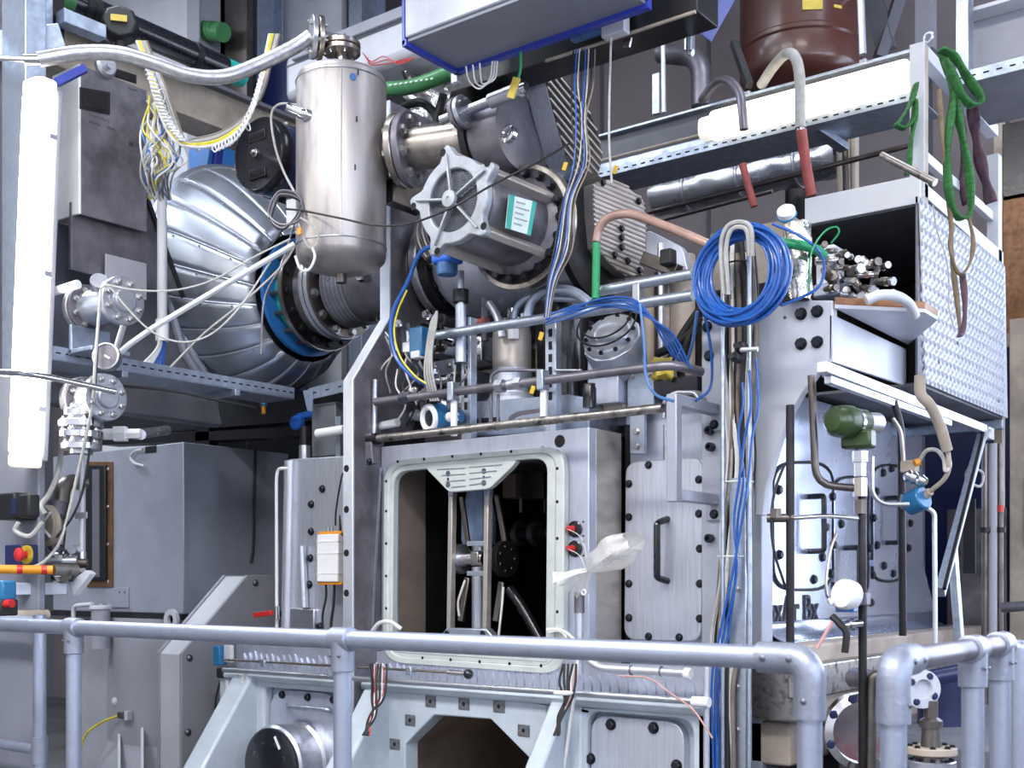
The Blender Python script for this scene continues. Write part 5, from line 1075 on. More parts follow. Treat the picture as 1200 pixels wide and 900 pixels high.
# ================================================================ right: brown tank and wall pipes
bt = T('brown_tank', 'glossy brown lacquered tank with a manhole above the tray', 'tank')
tc_ = D(938, 60, 6.2); tr_ = 70*6.2/F; z0_ = D(938, 92, 6.2).z
pf = [(0, z0_-.1)]+[(tr_*math.sin(k_/7*math.pi/2), z0_-.1*math.cos(k_/7*math.pi/2)) for k_ in range(1, 8)]+[(tr_, z0_+.12), (tr_*1.03, z0_+.13), (tr_*1.03, z0_+.15), (tr_, z0_+.16), (tr_, z0_+1.2)]
obj('shell', G().lathe((tc_.x, tc_.y, 0), (0, 0, 1), pf, 48), 'brown_tank', bt)
def on_tank(x, y, off=0.):
    p = D(x, y, 6.2); n_ = Vector((S, -C, 0)); sd_ = Vector((C, S, 0)); k_ = (x-938)*6.2/F; v = sd_*k_+n_*math.sqrt(max(.0001, tr_**2-k_*k_)); return Vector((tc_.x, tc_.y, p.z))+v*(1+off/tr_), v.normalized()
p, n_ = on_tank(912, 2); obj('manhole_ring', G().torus(p, n_, .1, .016, 32, 8), 'steel_brown', bt); obj('manhole', G().lathe(p, n_, [(.1, 0), (.08, .02), (0, .02)], 28), 'brown_tank', bt)
for x, y, w_, h_ in ((934, 40, .1, .05), (954, 27, .07, .035), (963, 40, .045, .015)): p, n_ = on_tank(x, y, .003); obj('yellow_label', G().obox(p, (w_, h_, .004), n_, (0, 0, 1)), 'yellow_label', bt)
for x, y in ((986, 6), (975, 20)): p, n_ = on_tank(x, y); obj('valve_head', G().lathe(p, n_, [(.045, 0), (.045, .06), (.05, .06), (.05, .08), (.02, .085), (0, .085)], 16), 'steel', bt)
obj('leg', G().cyl((tc_.x, tc_.y, 0), (tc_.x, tc_.y, z0_-.08), .08), 'steel_black', bt)
one('chrome_pole', G().cyl(D(1007, -40, 5.2), D(1011, 64, 5.2), .0165, n=12), 'aluminium', 'bright pole rising behind the tray past the brown tank', 'pole')
t = T('wall_elbow', 'dark grey ventilation pipe bending down behind the tray', 'pipe'); obj('pipe', G().tube(fillet([D(775, 62, 6.4), D(822, 66, 6.2), D(822, 125, 6.2)], .12, 6), .055, 18, 1), 'steel_dark', t); obj('hook', G().obox(D(808, 50, 5.6), (.04, .04, .08)), 'galvanised', t, .004)
t = T('wall_channel', 'slotted galvanised channel on the beige wall', 'channel'); slotted(t, D(770, 134, 6.0), D(770, 87, 6.0), .04, .03, 'galvanised', 7, FRONT, .02, .012, 'channel')
one('wall_pole', G().cyl(D(778, 132, 5.9), D(777, 52, 5.9), .012), 'aluminium', 'thin bright pole beside the slotted wall channel', 'pole')
t = T('insulated_pipe', 'foil wrapped pipe running under the wide tray', 'pipe'); q0, q1 = V(770, 232, 5.4), V(985, 182, 5.4); rows = []
for i in range(40):
    c_ = q0.lerp(q1, i/39); rows.append([c_+Vector((0, math.cos(j/18*2*math.pi), math.sin(j/18*2*math.pi)))*(.1+.012*mnoise.noise(Vector((i*.35, j*.6, 0)))) for j in range(19)])
obj('foil', G().grid(rows), 'insulation_foil', t, angle=60)
for k_ in (.2, .5, .8): c_ = q0.lerp(q1, k_); obj('band', G().torus(c_, RIGHT, .108, .006, 28, 6), 'steel', t)
pipe('brown_pipe', 'long thin brown pipe crossing under the tray', [V(760, 249, 4.9), V(1075, 168, 4.9)], .012, 'steel_brown')
pipe('brown_pipe', 'thin brown pipe crossing lower behind the cable coil', [V(760, 262, 5.0), V(905, 224, 5.0)], .01, 'steel_brown')
for px in (985, 992, 1001): one('stand_pipe', G().cyl(D(px, 260, 5.3), D(px-2, 150, 5.3), .013), 'plank_beige' if px != 992 else 'steel_brown', 'upright pipe in the row behind the console top', 'pipe', 'pipes behind the console')
one('tray_stay', G().bar(D(955, 150, 4.85), D(990, 174, 4.95), .05, .03), 'galvanised', 'short stay under the wide tray', 'bracket', bevel=.003)
one('back_column', G().bar(D(997, 260, 5.6), D(997, 160, 5.6), .06, .06), 'plank_beige', 'beige column stub behind the console', 'column', bevel=.003)
# ================================================================ right: valve cluster in the console
rnd = random.Random(9)
for i in range(28):
    r0 = i // 7; x = 964+(i % 7)*11.5+r0*3; y = 290+r0*16+(i % 7)*4; p = D(x, y, 4.12+rnd.random()*.12); ax_ = Vector((rnd.choice((1, .5, 0)), rnd.choice((-.4, -.8, .6)), rnd.choice((0, .8, -.2)))).normalized(); r_ = .008+rnd.random()*.007
    m_ = ('steel', 'steel_straw', 'steel_brown', 'chrome')[i % 4]; cw_ = ('grey', 'straw coloured', 'brown', 'bright chrome')[i % 4]
    t = T('valve_fitting', cw_+' valve fitting in the cluster under the console top', 'fitting', cw_+' valve fittings in the console')
    obj('barrel', G().cyl(p-ax_*.035, p+ax_*.035, r_, n=12), m_, t); obj('hex_nut', G().lathe(p-ax_*.01, ax_, [(r_*1.35, 0), (r_*1.35, .022)], 6), m_, t); obj('cap', G().cyl(p+ax_*.03, p+ax_*.045, r_*1.2, n=10), rnd.choice(('steel', 'steel_straw', 'steel_brown')), t)
one('fitting_block', G().obox(D(973, 315, 4.3), (.07, .1, .15)), 'grey_light', 'pale block behind the valve fittings', 'block', bevel=.005)
one('cast_block', G().obox(D(975, 343, 4.25), (.1, .12, .05)), 'alu_cast', 'cast base under the valve fittings', 'base', bevel=.008)
one('white_hose', G().tube([D(1015, 352, 3.72), D(1030, 346, 3.72), D(1050, 347, 3.75), D(1065, 356, 3.8), D(1072, 370, 3.85)], .017, 12, 5), 'grey_light', 'pale hose lying on the corner shelf', 'hose')
one('green_hose', G().tube([D(905, 283, 3.75), D(930, 286, 3.75), D(955, 292, 3.78), D(966, 300, 3.8)], .016, 10, 5), 'green_plastic', 'short bright green hose behind the blue cable coil', 'hose')
cable('green_wire', 'thin green wire looping beside the valve fittings', 'wire', [D(948, 342, 3.7), D(949, 305, 3.7), D(956, 285, 3.7), D(968, 270, 3.7), D(980, 266, 3.7), D(983, 273, 3.7), D(974, 285, 3.72)], .003, 'green_plastic')
t = T('small_gauge', 'small white topped gauge beside the console fascia', 'gauge'); p = D(922, 252, 3.85); obj('dial', G().lathe(p, (.2, -.8, .5), [(.03, 0), (.03, .02), (.026, .024), (0, .024)], 20), 'white_plastic', t); obj('stem', G().cyl(p, p-Vector((0, 0, .08)), .012), 'steel_straw', t); obj('bezel', G().torus(p, (.2, -.8, .5), .03, .004, 20, 6), 'blue_teal', t)
gq = G(); rows = []
for i in range(10):
    c_ = D(936, 262+i*10, 3.85); rows.append([c_+Vector((math.cos(j/14*2*math.pi)*.04, math.sin(j/14*2*math.pi)*.04, 0))*(1+.5*mnoise.noise(Vector((j*.7, i*.9, 2)))) for j in range(15)])
one('foil_wrap', G().grid(rows), 'foil_crumpled', 'crumpled foil wrap behind the cable coil', 'foil', angle=70)
# ================================================================ right: pipes, green actuator, sensors before the cowl
dn = lambda n_, lab, pts, r, m, fr=.1, g_=None: pipe(n_, lab, pts, r, m, 'pipe', fr, g_)
dn('oil_pipe', 'brown upright oil pipe close to the curved gusset', [D(926, 475, 3.75), D(926, 760, 3.7)], .0135, 'steel_black')
dn('oil_pipe', 'black upright pipe before the narrow inspection door', [D(1047, 470, 4.05), D(1056, 500, 4.05), D(1058, 745, 4.05)], .0135, 'steel_black')
dn('oil_pipe', 'long dark pipe dropping from the green actuator to the floor', [D(1010, 560, 3.75), D(1011, 760, 3.7), Vector((D(1011, 760, 3.7).x, D(1011, 760, 3.7).y, 0))], .0135, 'steel_black')
dn('oil_pipe', 'brown pipe bent level into the tee under the green actuator', [D(951, 440, 3.75), D(956, 568, 3.75), D(1002, 572, 3.75)], .0125, 'steel_brown', .1)
dn('drain_line', 'thin silver line beside the green actuator bending into the blue sensor', [D(1022, 535, 3.85), D(1022, 580, 3.85), D(1035, 591, 3.85), D(1065, 591, 3.85)], .008, 'steel', .06)
dn('drain_line', 'silver line dropping from the blue sensor to the handrail', [D(1084, 594, 3.9), D(1095, 600, 3.9), D(1096, 760, 3.9)], .008, 'aluminium', .05)
dn('drain_line', 'thin level line between brown pipe and tee', [D(930, 607, 3.72), D(970, 604, 3.72), D(1006, 608, 3.72)], .0075, 'chrome', .05)
dn('drain_line', 'thin brown line beside the console conduit', [D(1046, 490, 4.0), D(1056, 505, 4.0), D(1059, 545, 4.0)], .007, 'steel_straw', .05)
t = T('pipe_tee', 'steel tee fitting where the pipes meet under the actuator', 'fitting'); p = D(1008, 571, 3.74); obj('hex', G().lathe(p-Vector((0, 0, .03)), (0, 0, 1), [(.024, 0), (.024, .06)], 6), 'steel_straw', t); obj('upper_nut', G().lathe(p+Vector((0, 0, .035)), (0, 0, 1), [(.02, 0), (.02, .045), (.026, .045), (.026, .08)], 6), 'steel', t); obj('lower_nut', G().lathe(p-Vector((0, 0, .085)), (0, 0, 1), [(.022, 0), (.022, .045)], 6), 'steel_brown', t); obj('neck', G().cyl(p+Vector((0, 0, .1)), D(1008, 522, 3.74), .017), 'steel_dark', t)
t = T('pipe_tee', 'small steel tee on the thin level line', 'fitting'); p = D(909, 607, 3.73); obj('barrel', G().cyl(p-Vector((.03, 0, 0)), p+Vector((.05, .03, 0)), .014), 'steel_brown', t); obj('nut', G().lathe(p, (0, 0, 1), [(.019, 0), (.019, .03)], 6), 'steel_brown', t)
ga = T('green_actuator', 'green painted motor actuator hanging above the polished doors', 'actuator'); p, q = D(986, 494, 3.7), D(1034, 496, 3.85); d_ = (q-p).normalized()
obj('motor_dome', G().lathe(p, d_, [(0, -.055), (.03, -.05), (.048, -.03), (.052, 0), (.052, .04), (.046, .045)], 24), 'green_motor', ga); obj('gear_case', G().cyl(p+d_*.045, p+d_*.12, .042, n=20), 'green_motor', ga); obj('bright_band', G().cyl(p+d_*.06, p+d_*.075, .045, n=20), 'chrome', ga); obj('end_cap', G().cyl(p+d_*.12, p+d_*.2, .034, n=16), 'steel', ga); obj('yoke', G().obox(D(1006, 515, 3.74), (.1, .06, .06)), 'green_motor', ga, .01)
t = T('blue_sensor', 'blue round sensor with a pale cable plug near the console strut', 'sensor'); p = D(1075, 587, 3.9); obj('body', G().cyl(p-Vector((.03, .0, .01)), p+Vector((.03, -.02, .01)), .04, n=20), 'blue_teal', t, .006); obj('hex_collar', G().lathe(p-Vector((.055, -.01, .0)), RIGHT, [(.028, 0), (.028, .03)], 6), 'steel_straw', t); obj('plug', G().cyl(D(1084, 582, 3.88), D(1090, 576, 3.86), .014), 'plank_beige', t)
t = T('level_sensor', 'small beige and green level sensor above the blue sensor', 'sensor'); p = D(1066, 547, 3.95); obj('cube', G().obox(p, (.05, .05, .04)), 'plank_beige', t, .004); obj('yellow_plug', G().cyl(D(1072, 543, 3.9), D(1077, 541, 3.9), .013), 'orange_plastic', t); obj('metal_rings', G().lathe(D(1062, 557, 3.9), (.8, -.2, -.3), [(.016, 0), (.022, .01), (.014, .02), (.022, .03), (.014, .045), (.02, .06), (.01, .08)], 14), 'chrome', t); obj('green_ring', G().cyl(D(1077, 562, 3.9), D(1083, 566, 3.9), .02), 'green_plastic', t)
cable('conduit_hose', 'thick beige hose curving down from the shelf to the sensors', 'hose', [D(1078, 440, 3.75), D(1079, 462, 3.75), D(1090, 475, 3.75), D(1102, 500, 3.78), D(1110, 528, 3.8)], .018, 'plank_beige', n=12)
cable('sensor_lead', 'grey lead looping from the beige hose to the sensor head', 'cable', [D(1110, 530, 3.8), D(1113, 545, 3.8), D(1108, 552, 3.8), D(1106, 538, 3.82), D(1098, 528, 3.85), D(1086, 528, 3.87), D(1077, 540, 3.9)], .007, 'grey_cable')
cable('sensor_lead', 'beige lead from the beige hose down to the blue sensor', 'cable', [D(1111, 530, 3.8), D(1112, 548, 3.8), D(1106, 562, 3.82), D(1090, 576, 3.86)], .008, 'plank_beige')
t = T('white_sensor', 'round white pressure sensor clamped on the dark pipe', 'sensor'); p = D(993, 697, 3.66); obj('head', G().lathe(p, (-.3, -.9, .1), [(.045, -.02), (.048, 0), (.048, .02), (.042, .028), (0, .03)], 26), 'white_plastic', t); obj('blue_base', G().obox(p+Vector((-.01, .02, -.04)), (.06, .04, .03)), 'blue_paint', t, .004); obj('lug', G().cyl(D(976, 704, 3.66), D(971, 706, 3.66), .012), 'white_plastic', t); obj('clamp', G().obox(D(1012, 702, 3.68), (.035, .04, .04)), 'steel_dark', t, .004)
t = T('sample_valve', 'small black handled sample valve under the white sensor', 'valve'); obj('handle', G().tube([D(975, 722, 3.65), D(985, 732, 3.63), D(992, 742, 3.62), D(990, 765, 3.62)], .012, 8, 4), 'black_rubber', t); obj('barrel', G().lathe(D(988, 733, 3.66), D(1012, 730, 3.68)-D(988, 733, 3.66), [(.014, 0), (.014, .02), (.02, .02), (.02, .035), (.013, .035), (.013, .065)], 10), 'chrome', t)
cable('copper_lead', 'thin copper coloured line down from the white sensor', 'cable', [D(972, 706, 3.66), D(968, 690, 3.7), D(972, 650, 3.75), D(980, 625, 3.78)], .0045, 'steel_straw'); cable('copper_lead', 'thin pinkish line slanting under the white sensor', 'cable', [D(975, 728, 3.64), D(966, 745, 3.64), D(957, 760, 3.64)], .006, 'pink_cable')
cable('black_lead', 'black lead bowing across the polished door beside the gusset', 'cable', [D(919, 545, 3.75), D(908, 575, 3.74), D(904, 610, 3.73), D(907, 645, 3.73), D(917, 678, 3.73), D(921, 690, 3.73)], .005, 'black_rubber')
# ================================================================ right: lower machinery behind the short handrail
t = T('flanged_port', 'white flanged port with blue bolts behind the short handrail', 'flange'); p = D(1078, 807, 3.5); obj('disc', G().lathe(p, (.75, -.66, 0), [(.055, -.02), (.058, 0), (.058, .018), (.03, .02), (.028, .004), (0, .004)], 28), 'white_paint', t)
for a in (60, 150, 240, 330): u_, v_, w_ = basis((.75, -.66, 0)); bolt(t, p+w_*.018+(u_*math.cos(math.radians(a))+v_*math.sin(math.radians(a)))*.043, w_, .009, 'hex', 'blue_navy')
obj('pipe', G().cyl(p, p+Vector((-.3, .26, 0)), .035), 'steel_dark', t)
t = T('valve_stack', 'brown upright valve with stacked flanges behind the short handrail', 'valve'); p = D(1091, 860, 3.5); obj('stem', G().lathe((p.x, p.y, 0), (0, 0, 1), [(.045, 0), (.045, p.z-.05), (.03, p.z-.04), (.026, p.z+.02), (.034, p.z+.02), (.034, p.z+.04), (.02, p.z+.05), (.02, p.z+.1)], 18), 'steel_brown', t)
for h, R, m_ in ((-.06, .075, 'plank_beige'), (-.1, .072, 'steel')): flange(t, (p.x, p.y, p.z+h), (0, 0, 1), R, .022, 8, m_, 'bolt_black', bc=.8)
obj('red_band', G().cyl((p.x, p.y, p.z-.14), (p.x, p.y, p.z-.11), .062), 'red_paint', t)
t = T('round_cover', 'large bright round flange behind the black pipe', 'cover'); p = D(1012, 858, 3.9); obj('ring', G().lathe(p, (.6, -.8, 0), [(.13, -.05), (.13, 0), (.105, .012), (.1, -.01), (0, -.02)], 36), 'chrome', t)
for a in (70, 110, 150, 200): u_, v_, w_ = basis((.6, -.8, 0)); bolt(t, p+(u_*math.cos(math.radians(a))+v_*math.sin(math.radians(a)))*.117+w_*.006, w_, .012, 'hex', 'blue_navy')
pipe('bent_pipe', 'brown pipe arching down beside the bright round flange', [D(1035, 790, 3.7), D(1022, 792, 3.7), D(1020, 905, 3.7)], .017, 'steel_brown', 'pipe', .06)
one('dark_tank', G().box(-1.55, -.95, 3.9, 5.6, 0, .72), 'grey_dark', 'dark blue grey tank body under the cream ledge', 'tank', bevel=.02)
one('blue_drum', G().cyl(D(1105, 905, 4.3)-Vector((0, 0, .6)), D(1105, 790, 4.3), .09, n=24), 'blue_navy', 'dark blue drum behind the brown valve', 'drum')
one('level_tube', G().cyl(D(1088, 795, 4.1), D(1140, 785, 4.1), .03, n=16), 'blue_navy', 'dark level tube behind the short handrail posts', 'pipe')
# ================================================================ right edge: far wall things
t = T('wall_panel', 'brown wooden panel with a dark pane above it behind the console', 'panel'); obj('board', G().obox(D(1212, 310, 6.0), (.3, .04, .75)), 'brown_wood', t, .004); obj('frame', G().obox(D(1212, 395, 6.0), (.34, .06, .06)), 'plank_beige', t); wp_ = D(1212, 310, 6.0); obj('stile', G().box(wp_.x-.19, wp_.x-.15, wp_.y-.03, wp_.y+.03, 0, D(1212, 120, 6.0).z), 'plank_beige', t); obj('stile', G().box(wp_.x+.15, wp_.x+.19, wp_.y-.03, wp_.y+.03, 0, D(1212, 120, 6.0).z), 'plank_beige', t); obj('dark_pane', G().obox(D(1212, 185, 6.0), (.3, .04, .4)), 'black_gloss', t, .003)
t = T('electric_cabinet', 'beige electric cabinet with a dark opening at the hall edge', 'cabinet'); ep_ = D(1222, 580, 5.5); obj('body', G().box(ep_.x-.15, ep_.x+.4, ep_.y, ep_.y+.3, 0, 2.5), 'plank_beige', t, .006); obj('opening', G().obox(ep_+Vector((.02, -.005, -.08)), (.2, .02, .33)), 'black_paint', t, .004); obj('opening', G().obox(ep_+Vector((.02, -.005, .3)), (.18, .02, .2)), 'black_paint', t, .004)
for px, m_, lab in ((1154, 'steel_brown', 'brown upright pipe left of the banded pipe'), (1172, 'steel_brown', 'brown upright pipe with a red band'), (1163, 'grey_paint', 'grey upright duct between two brown pipes')):
    t = T('riser_pipe', lab, 'pipe'); p, q = D(px, 520, 5.0), D(px, 905, 5.0); obj('pipe', G().cyl(p, (p.x, p.y, 0), .014 if m_ != 'grey_paint' else .02, n=12), m_, t)
    if 'red band' in lab: obj('red_band', G().cyl(D(px, 592, 5.0), D(px, 600, 5.0), .0165, n=12), 'red_paint', t)
    if m_ != 'grey_paint': obj('clamp', G().cyl(D(px, 618, 5.0), D(px, 624, 5.0), .024, n=12), 'steel_black', t)
t = T('perforated_strip', 'dark perforated steel strip beside the riser pipes', 'strip'); slotted(t, D(1136, 672, 4.9), D(1136, 585, 4.9), .05, .01, 'steel_black', 12, (.6, -.8, 0), .014, .02, 'strip')
one('pipe_stub', G().cyl(D(1175, 712, 4.6), D(1215, 709, 4.5), .02), 'steel_dark', 'dark stub pipe pointing out at the hall edge', 'pipe')
# ================================================================ middle: cylinder head, manifolds and pipes above the block
hb_ = T('engine_upper_body', 'dark oily engine body behind the manifolds', 'engine body')
obj('core', G().box(-3.35, -1.95, 4.35, 5.2, ZT, 2.45), 'steel_black', hb_, .01)
for i in range(7): obj('core_rib', G().box(-3.3+i*.2, -3.25+i*.2, 4.25, 4.36, ZT, 2.4), 'steel_brown' if i % 2 else 'steel_dark', hb_, .005)
hd_ = T('cylinder_head', 'blue grey cylinder head casting with arched pockets above the door', 'cylinder head')
yy = 3.7
obj('casting', polyY([(545, 476), (560, 470), (666, 462), (690, 466), (690, 505), (545, 512)], yy, .3), 'galv_tray', hd_, .006)
for x, y in ((556, 497), (568, 496), (581, 495)): obj('pocket', polyY([(x-4, y-6), (x+4, y-6.5), (x+4, y+6), (x-4, y+6)], yy-.004, .006), 'steel_black', hd_)
obj('arch_recess', polyY(fil2([(594, 500), (596, 488), (606, 482), (640, 478), (656, 484), (658, 496)], 5), yy-.004, .006), 'steel_dark', hd_); obj('arch_inner', polyY(fil2([(600, 500), (602, 491), (610, 487), (638, 483), (650, 488), (652, 497)], 4), yy-.008, .006), 'galv_tray', hd_)
one('cover_box', polyY([(693, 472), (745, 462), (745, 498), (693, 502)], 3.9, .25), 'steel_dark', 'dark box on the block beside the black bottle', 'box', bevel=.006)
# level conduits
co = lambda a, b, Y, r, lab, m='galvanised': one('conduit_tube', G().cyl(V(*a, Y), V(*b, Y), r, n=14), m, lab, 'conduit')
co((513, 393), (812, 346), 3.55, .019, 'lower long galvanised conduit tube before the pumps'); co((697, 342), (812, 321), 3.55, .019, 'upper short galvanised conduit tube ending at the green tube')
one('conduit_clamp', G().obox(V(748, 350, 3.55), (.03, .04, .1)), 'steel', 'clamp joining the two conduit tubes', 'clamp', bevel=.004)
for x, y0, y1, lab in ((546, 470, 372, 'slotted galvanised upright before the silver canister'), (645, 462, 374, 'slotted galvanised upright behind the yellow tag')):
    t = T('slotted_upright', lab, 'upright'); p, q = V(x, y0, 3.62), V(x, y1, 3.62); obj('channel', G().box(p.x-.025, p.x+.025, 3.62, 3.66, ZT, q.z), 'galvanised', t, .002); k_ = 0; z = ZT+.12
    while z < q.z-.02: obj('slot', G().box(p.x-.007, p.x+.007, 3.617, 3.621, z, z+.03), 'dark_void', t); z += .048
# dark manifold pipe with couplings and stays
t = T('manifold_pipe', 'dark steel manifold pipe with couplings crossing above the door', 'pipe'); MYY = 3.5
obj('pipe', G().tube(fillet([V(440, 471, MYY), V(700, 438, MYY), V(790, 427, MYY), V(822, 436, MYY+.12)], .06), .0165, 14, 1), 'steel_dark', t)
for x, r, L_, m_ in ((471, .026, .05, 'chrome'), (582, .026, .035, 'steel'), (596, .02, .06, 'steel'), (604, .024, .03, 'steel')):
    p = V(x, 471-(x-440)*.1269, MYY); obj('coupling', G().lathe(p, RIGHT, [(r, 0), (r, L_)], 6 if r > .022 else 14), m_, t)
for x, y1 in ((532, 505), (637, 492)):
    y = 471-(x-440)*.1269; p = V(x, y, MYY); obj('clamp_block', G().obox(p-Vector((0, .005, 0)), (.03, .045, .075)), 'galvanised', t, .004); obj('stay', G().cyl(p-Vector((0, 0, .03)), Vector((p.x, p.y, ZT)), .0135, n=12), 'white_plastic', t)
pipe('fuel_line', 'thin bent line in front of the silver canister', [V(576, 505, 3.52), V(575, 440, 3.52), V(585, 434, 3.52), V(637, 434, 3.52)], .006, 'steel_dark', fr=.04); pipe('fuel_line', 'short thin line rising beside the coupling', [V(583, 505, 3.53), V(584, 462, 3.53)], .006, 'steel_dark')
pipe('fuel_line', 'thin level line behind the slotted upright', [V(650, 434, 3.6), V(682, 434, 3.6)], .005, 'steel')
pipe('return_pipe', 'pale level pipe left of the column above the panel', [V(372, 508, 3.66), V(404, 503, 3.66)], .02, 'white_plastic'); pipe('return_pipe', 'pale level pipe stub right of the column', [V(437, 501, 3.6), V(466, 495, 3.6)], .018, 'white_plastic')
one('slotted_strip', G().box(V(393, 500, 3.7).x, V(399, 500, 3.7).x, 3.7, 3.705, V(396, 536, 3.7).z, V(396, 488, 3.7).z), 'galvanised', 'narrow galvanised strip beside the breather stub', 'strip')
one('dark_box', G().obox(V(388, 505, 3.85), (.16, .1, .25)), 'grey_dark', 'dark box behind the pale return pipe', 'box', bevel=.006)
pipe('stand_pipe', 'thin silver standpipe rising beside the column', [V(438, 520, 3.55), V(440, 445, 3.55)], .012, 'steel')
# canister, black cylinder, disc pump
t = T('canister', 'tall polished canister with a brown tint between the uprights', 'canister'); p = V(600, 470, 3.8); zt = V(600, 382, 3.8).z; r = 23*mpp(p)
obj('barrel', G().lathe((p.x, p.y, ZT+.1), (0, 0, 1), [(r*1.12, 0), (r*1.12, .02), (r, .03), (r, zt-ZT-.14), (r*.9, zt-ZT-.1), (r*.4, zt-ZT-.09)], 36), 'steel_warm', t); obj('lower_sleeve', G().lathe((p.x, p.y, V(600, 474, 3.8).z), (0, 0, 1), [(r*1.25, 0), (r*1.25, .02), (r*1.02, .04), (r*1.02, .14)], 36), 'steel_brushed', t); obj('top_nut', G().lathe((p.x, p.y, zt), (0, 0, 1), [(.04, -.01), (.04, .03), (.02, .035), (.02, .07)], 6), 'chrome', t)
t = T('black_cylinder', 'matt black cylinder behind the slotted upright', 'cylinder'); p = V(668, 440, 3.9); obj('barrel', G().lathe((p.x, p.y, ZT), (0, 0, 1), [(.075, 0), (.075, .12), (.062, .13), (.062, .15), (.075, .16), (.075, V(668, 352, 3.9).z-ZT)], 28), 'black_gloss', t); obj('base_ring', G().lathe((p.x, p.y, ZT+.12), (0, 0, 1), [(.078, 0), (.078, .03)], 28), 'steel', t)
dp = T('disc_pump', 'round machined pump cover with stepped rings tilted upward', 'pump'); p = V(716, 396, 3.72); ax_ = Vector((.12, -.82, .55)).normalized(); u_, v_, w_ = basis(ax_)
obj('housing', G().lathe(p, ax_, [(.1, -.14), (.115, -.08), (.115, -.005), (.108, 0)], 10), 'steel_plate', dp); cv = obj('cover', G().lathe(p, ax_, [(.108, 0), (.106, .016), (.082, .018), (.076, .034), (.055, .036), (.05, .03), (.012, .034), (0, .034)], 40), 'aluminium', dp)
for i in range(10): a = 2*math.pi*i/10+.2; bolt(cv, p+(u_*math.cos(a)+v_*math.sin(a))*.094+w_*.016, w_, .0085, 'cap', 'bolt_black')
obj('foot', G().obox(V(716, 445, 3.8), (.14, .12, .2)), 'steel_plate', dp, .006)
for lab, k_, R in (('black cable looped loosely round the disc pump', 0, .115), ('second thin black cable ring lying on the disc pump', 1, .098)):
    pts = [p+w_*(.05+.01*k_)+Vector((.0, 0, .02+.01*k_))+(u_*math.cos(a*math.pi/8)*R*1.02+v_*math.sin(a*math.pi/8)*R) for a in range(17)]; cable('cable_loop', lab, 'cable', pts, .0035, 'black_rubber', k=3)
t = T('blue_actuator', 'bright blue actuator with a pale lower cap under the blower', 'actuator'); p = V(524, 300, 3.5); obj('head', G().obox(p, (.1, .09, .065)), 'blue_plastic', t, .012); obj('cap', G().lathe(p-Vector((0, 0, .075)), (0, 0, 1), [(.038, 0), (.042, .02), (.042, .045)], 16), 'blue_cable_light', t); obj('plug', G().cyl(p-Vector((.05, 0, 0)), p-Vector((.1, 0, 0)), .014), 'black_rubber', t)
t = T('control_block', 'small blue control block with pale plug left of the conduit', 'control box'); p = V(494, 402, 3.6); obj('case', G().obox(p, (.07, .08, .12)), 'blue_teal', t, .006); obj('white_plug', G().obox(p-Vector((-.005, .03, .055)), (.045, .04, .03)), 'white_plastic', t, .004); obj('side_plug', G().obox(V(481, 408, 3.6), (.05, .05, .045)), 'aluminium', t, .005)
t = T('transmitter', 'teal blue transmitter housing with a white ring above the door', 'transmitter'); p = V(506, 491, 3.56); tx = Vector((-.25, -.95, -.12)).normalized(); obj('housing', G().lathe(p+Vector((.02, .06, .01)), tx, [(.04, 0), (.058, .015), (.058, .075)], 26), 'blue_teal', t); obj('neck', G().cyl(p+Vector((.02, .03, .0)), p+Vector((.13, .03, .005)), .036, .024, n=18), 'blue_teal', t); q = p+Vector((.02, .06, .01))+tx*.078; obj('ring', G().torus(q, tx, .046, .013, 28, 8), 'white_plastic', t); obj('glass', G().lathe(q, tx, [(.04, 0), (0, .002)], 24), 'black_gloss', t); obj('top_cap', G().cyl(p+Vector((.0, 0, .05)), p+Vector((0, 0, .085)), .022, n=12), 'black_rubber', t); obj('plug', G().cyl(p+Vector((.09, 0, 0)), p+Vector((.13, 0, 0)), .02), 'white_plastic', t)
t = T('cable_gland', 'upright steel gland pole under the blower', 'gland'); p = V(540, 372, 3.6); obj('lower', G().cyl(p-Vector((0, 0, .18)), p+Vector((0, 0, .05)), .022), 'steel_plate', t); obj('upper', G().cyl(p+Vector((0, 0, .05)), V(540, 318, 3.6), .014), 'aluminium', t); obj('collar', G().cyl(p+Vector((0, 0, .06)), p+Vector((0, 0, .11)), .032), 'black_rubber', t)
t = T('red_valve', 'flat red valve handle behind the conduit tube', 'valve'); obj('handle', G().obox(V(563, 378, 3.75), (.075, .03, .035)), 'red_paint', t, .006); obj('stem', G().cyl(V(568, 400, 3.75), V(568, 350, 3.75), .016), 'steel_dark', t)
rnd = random.Random(3)
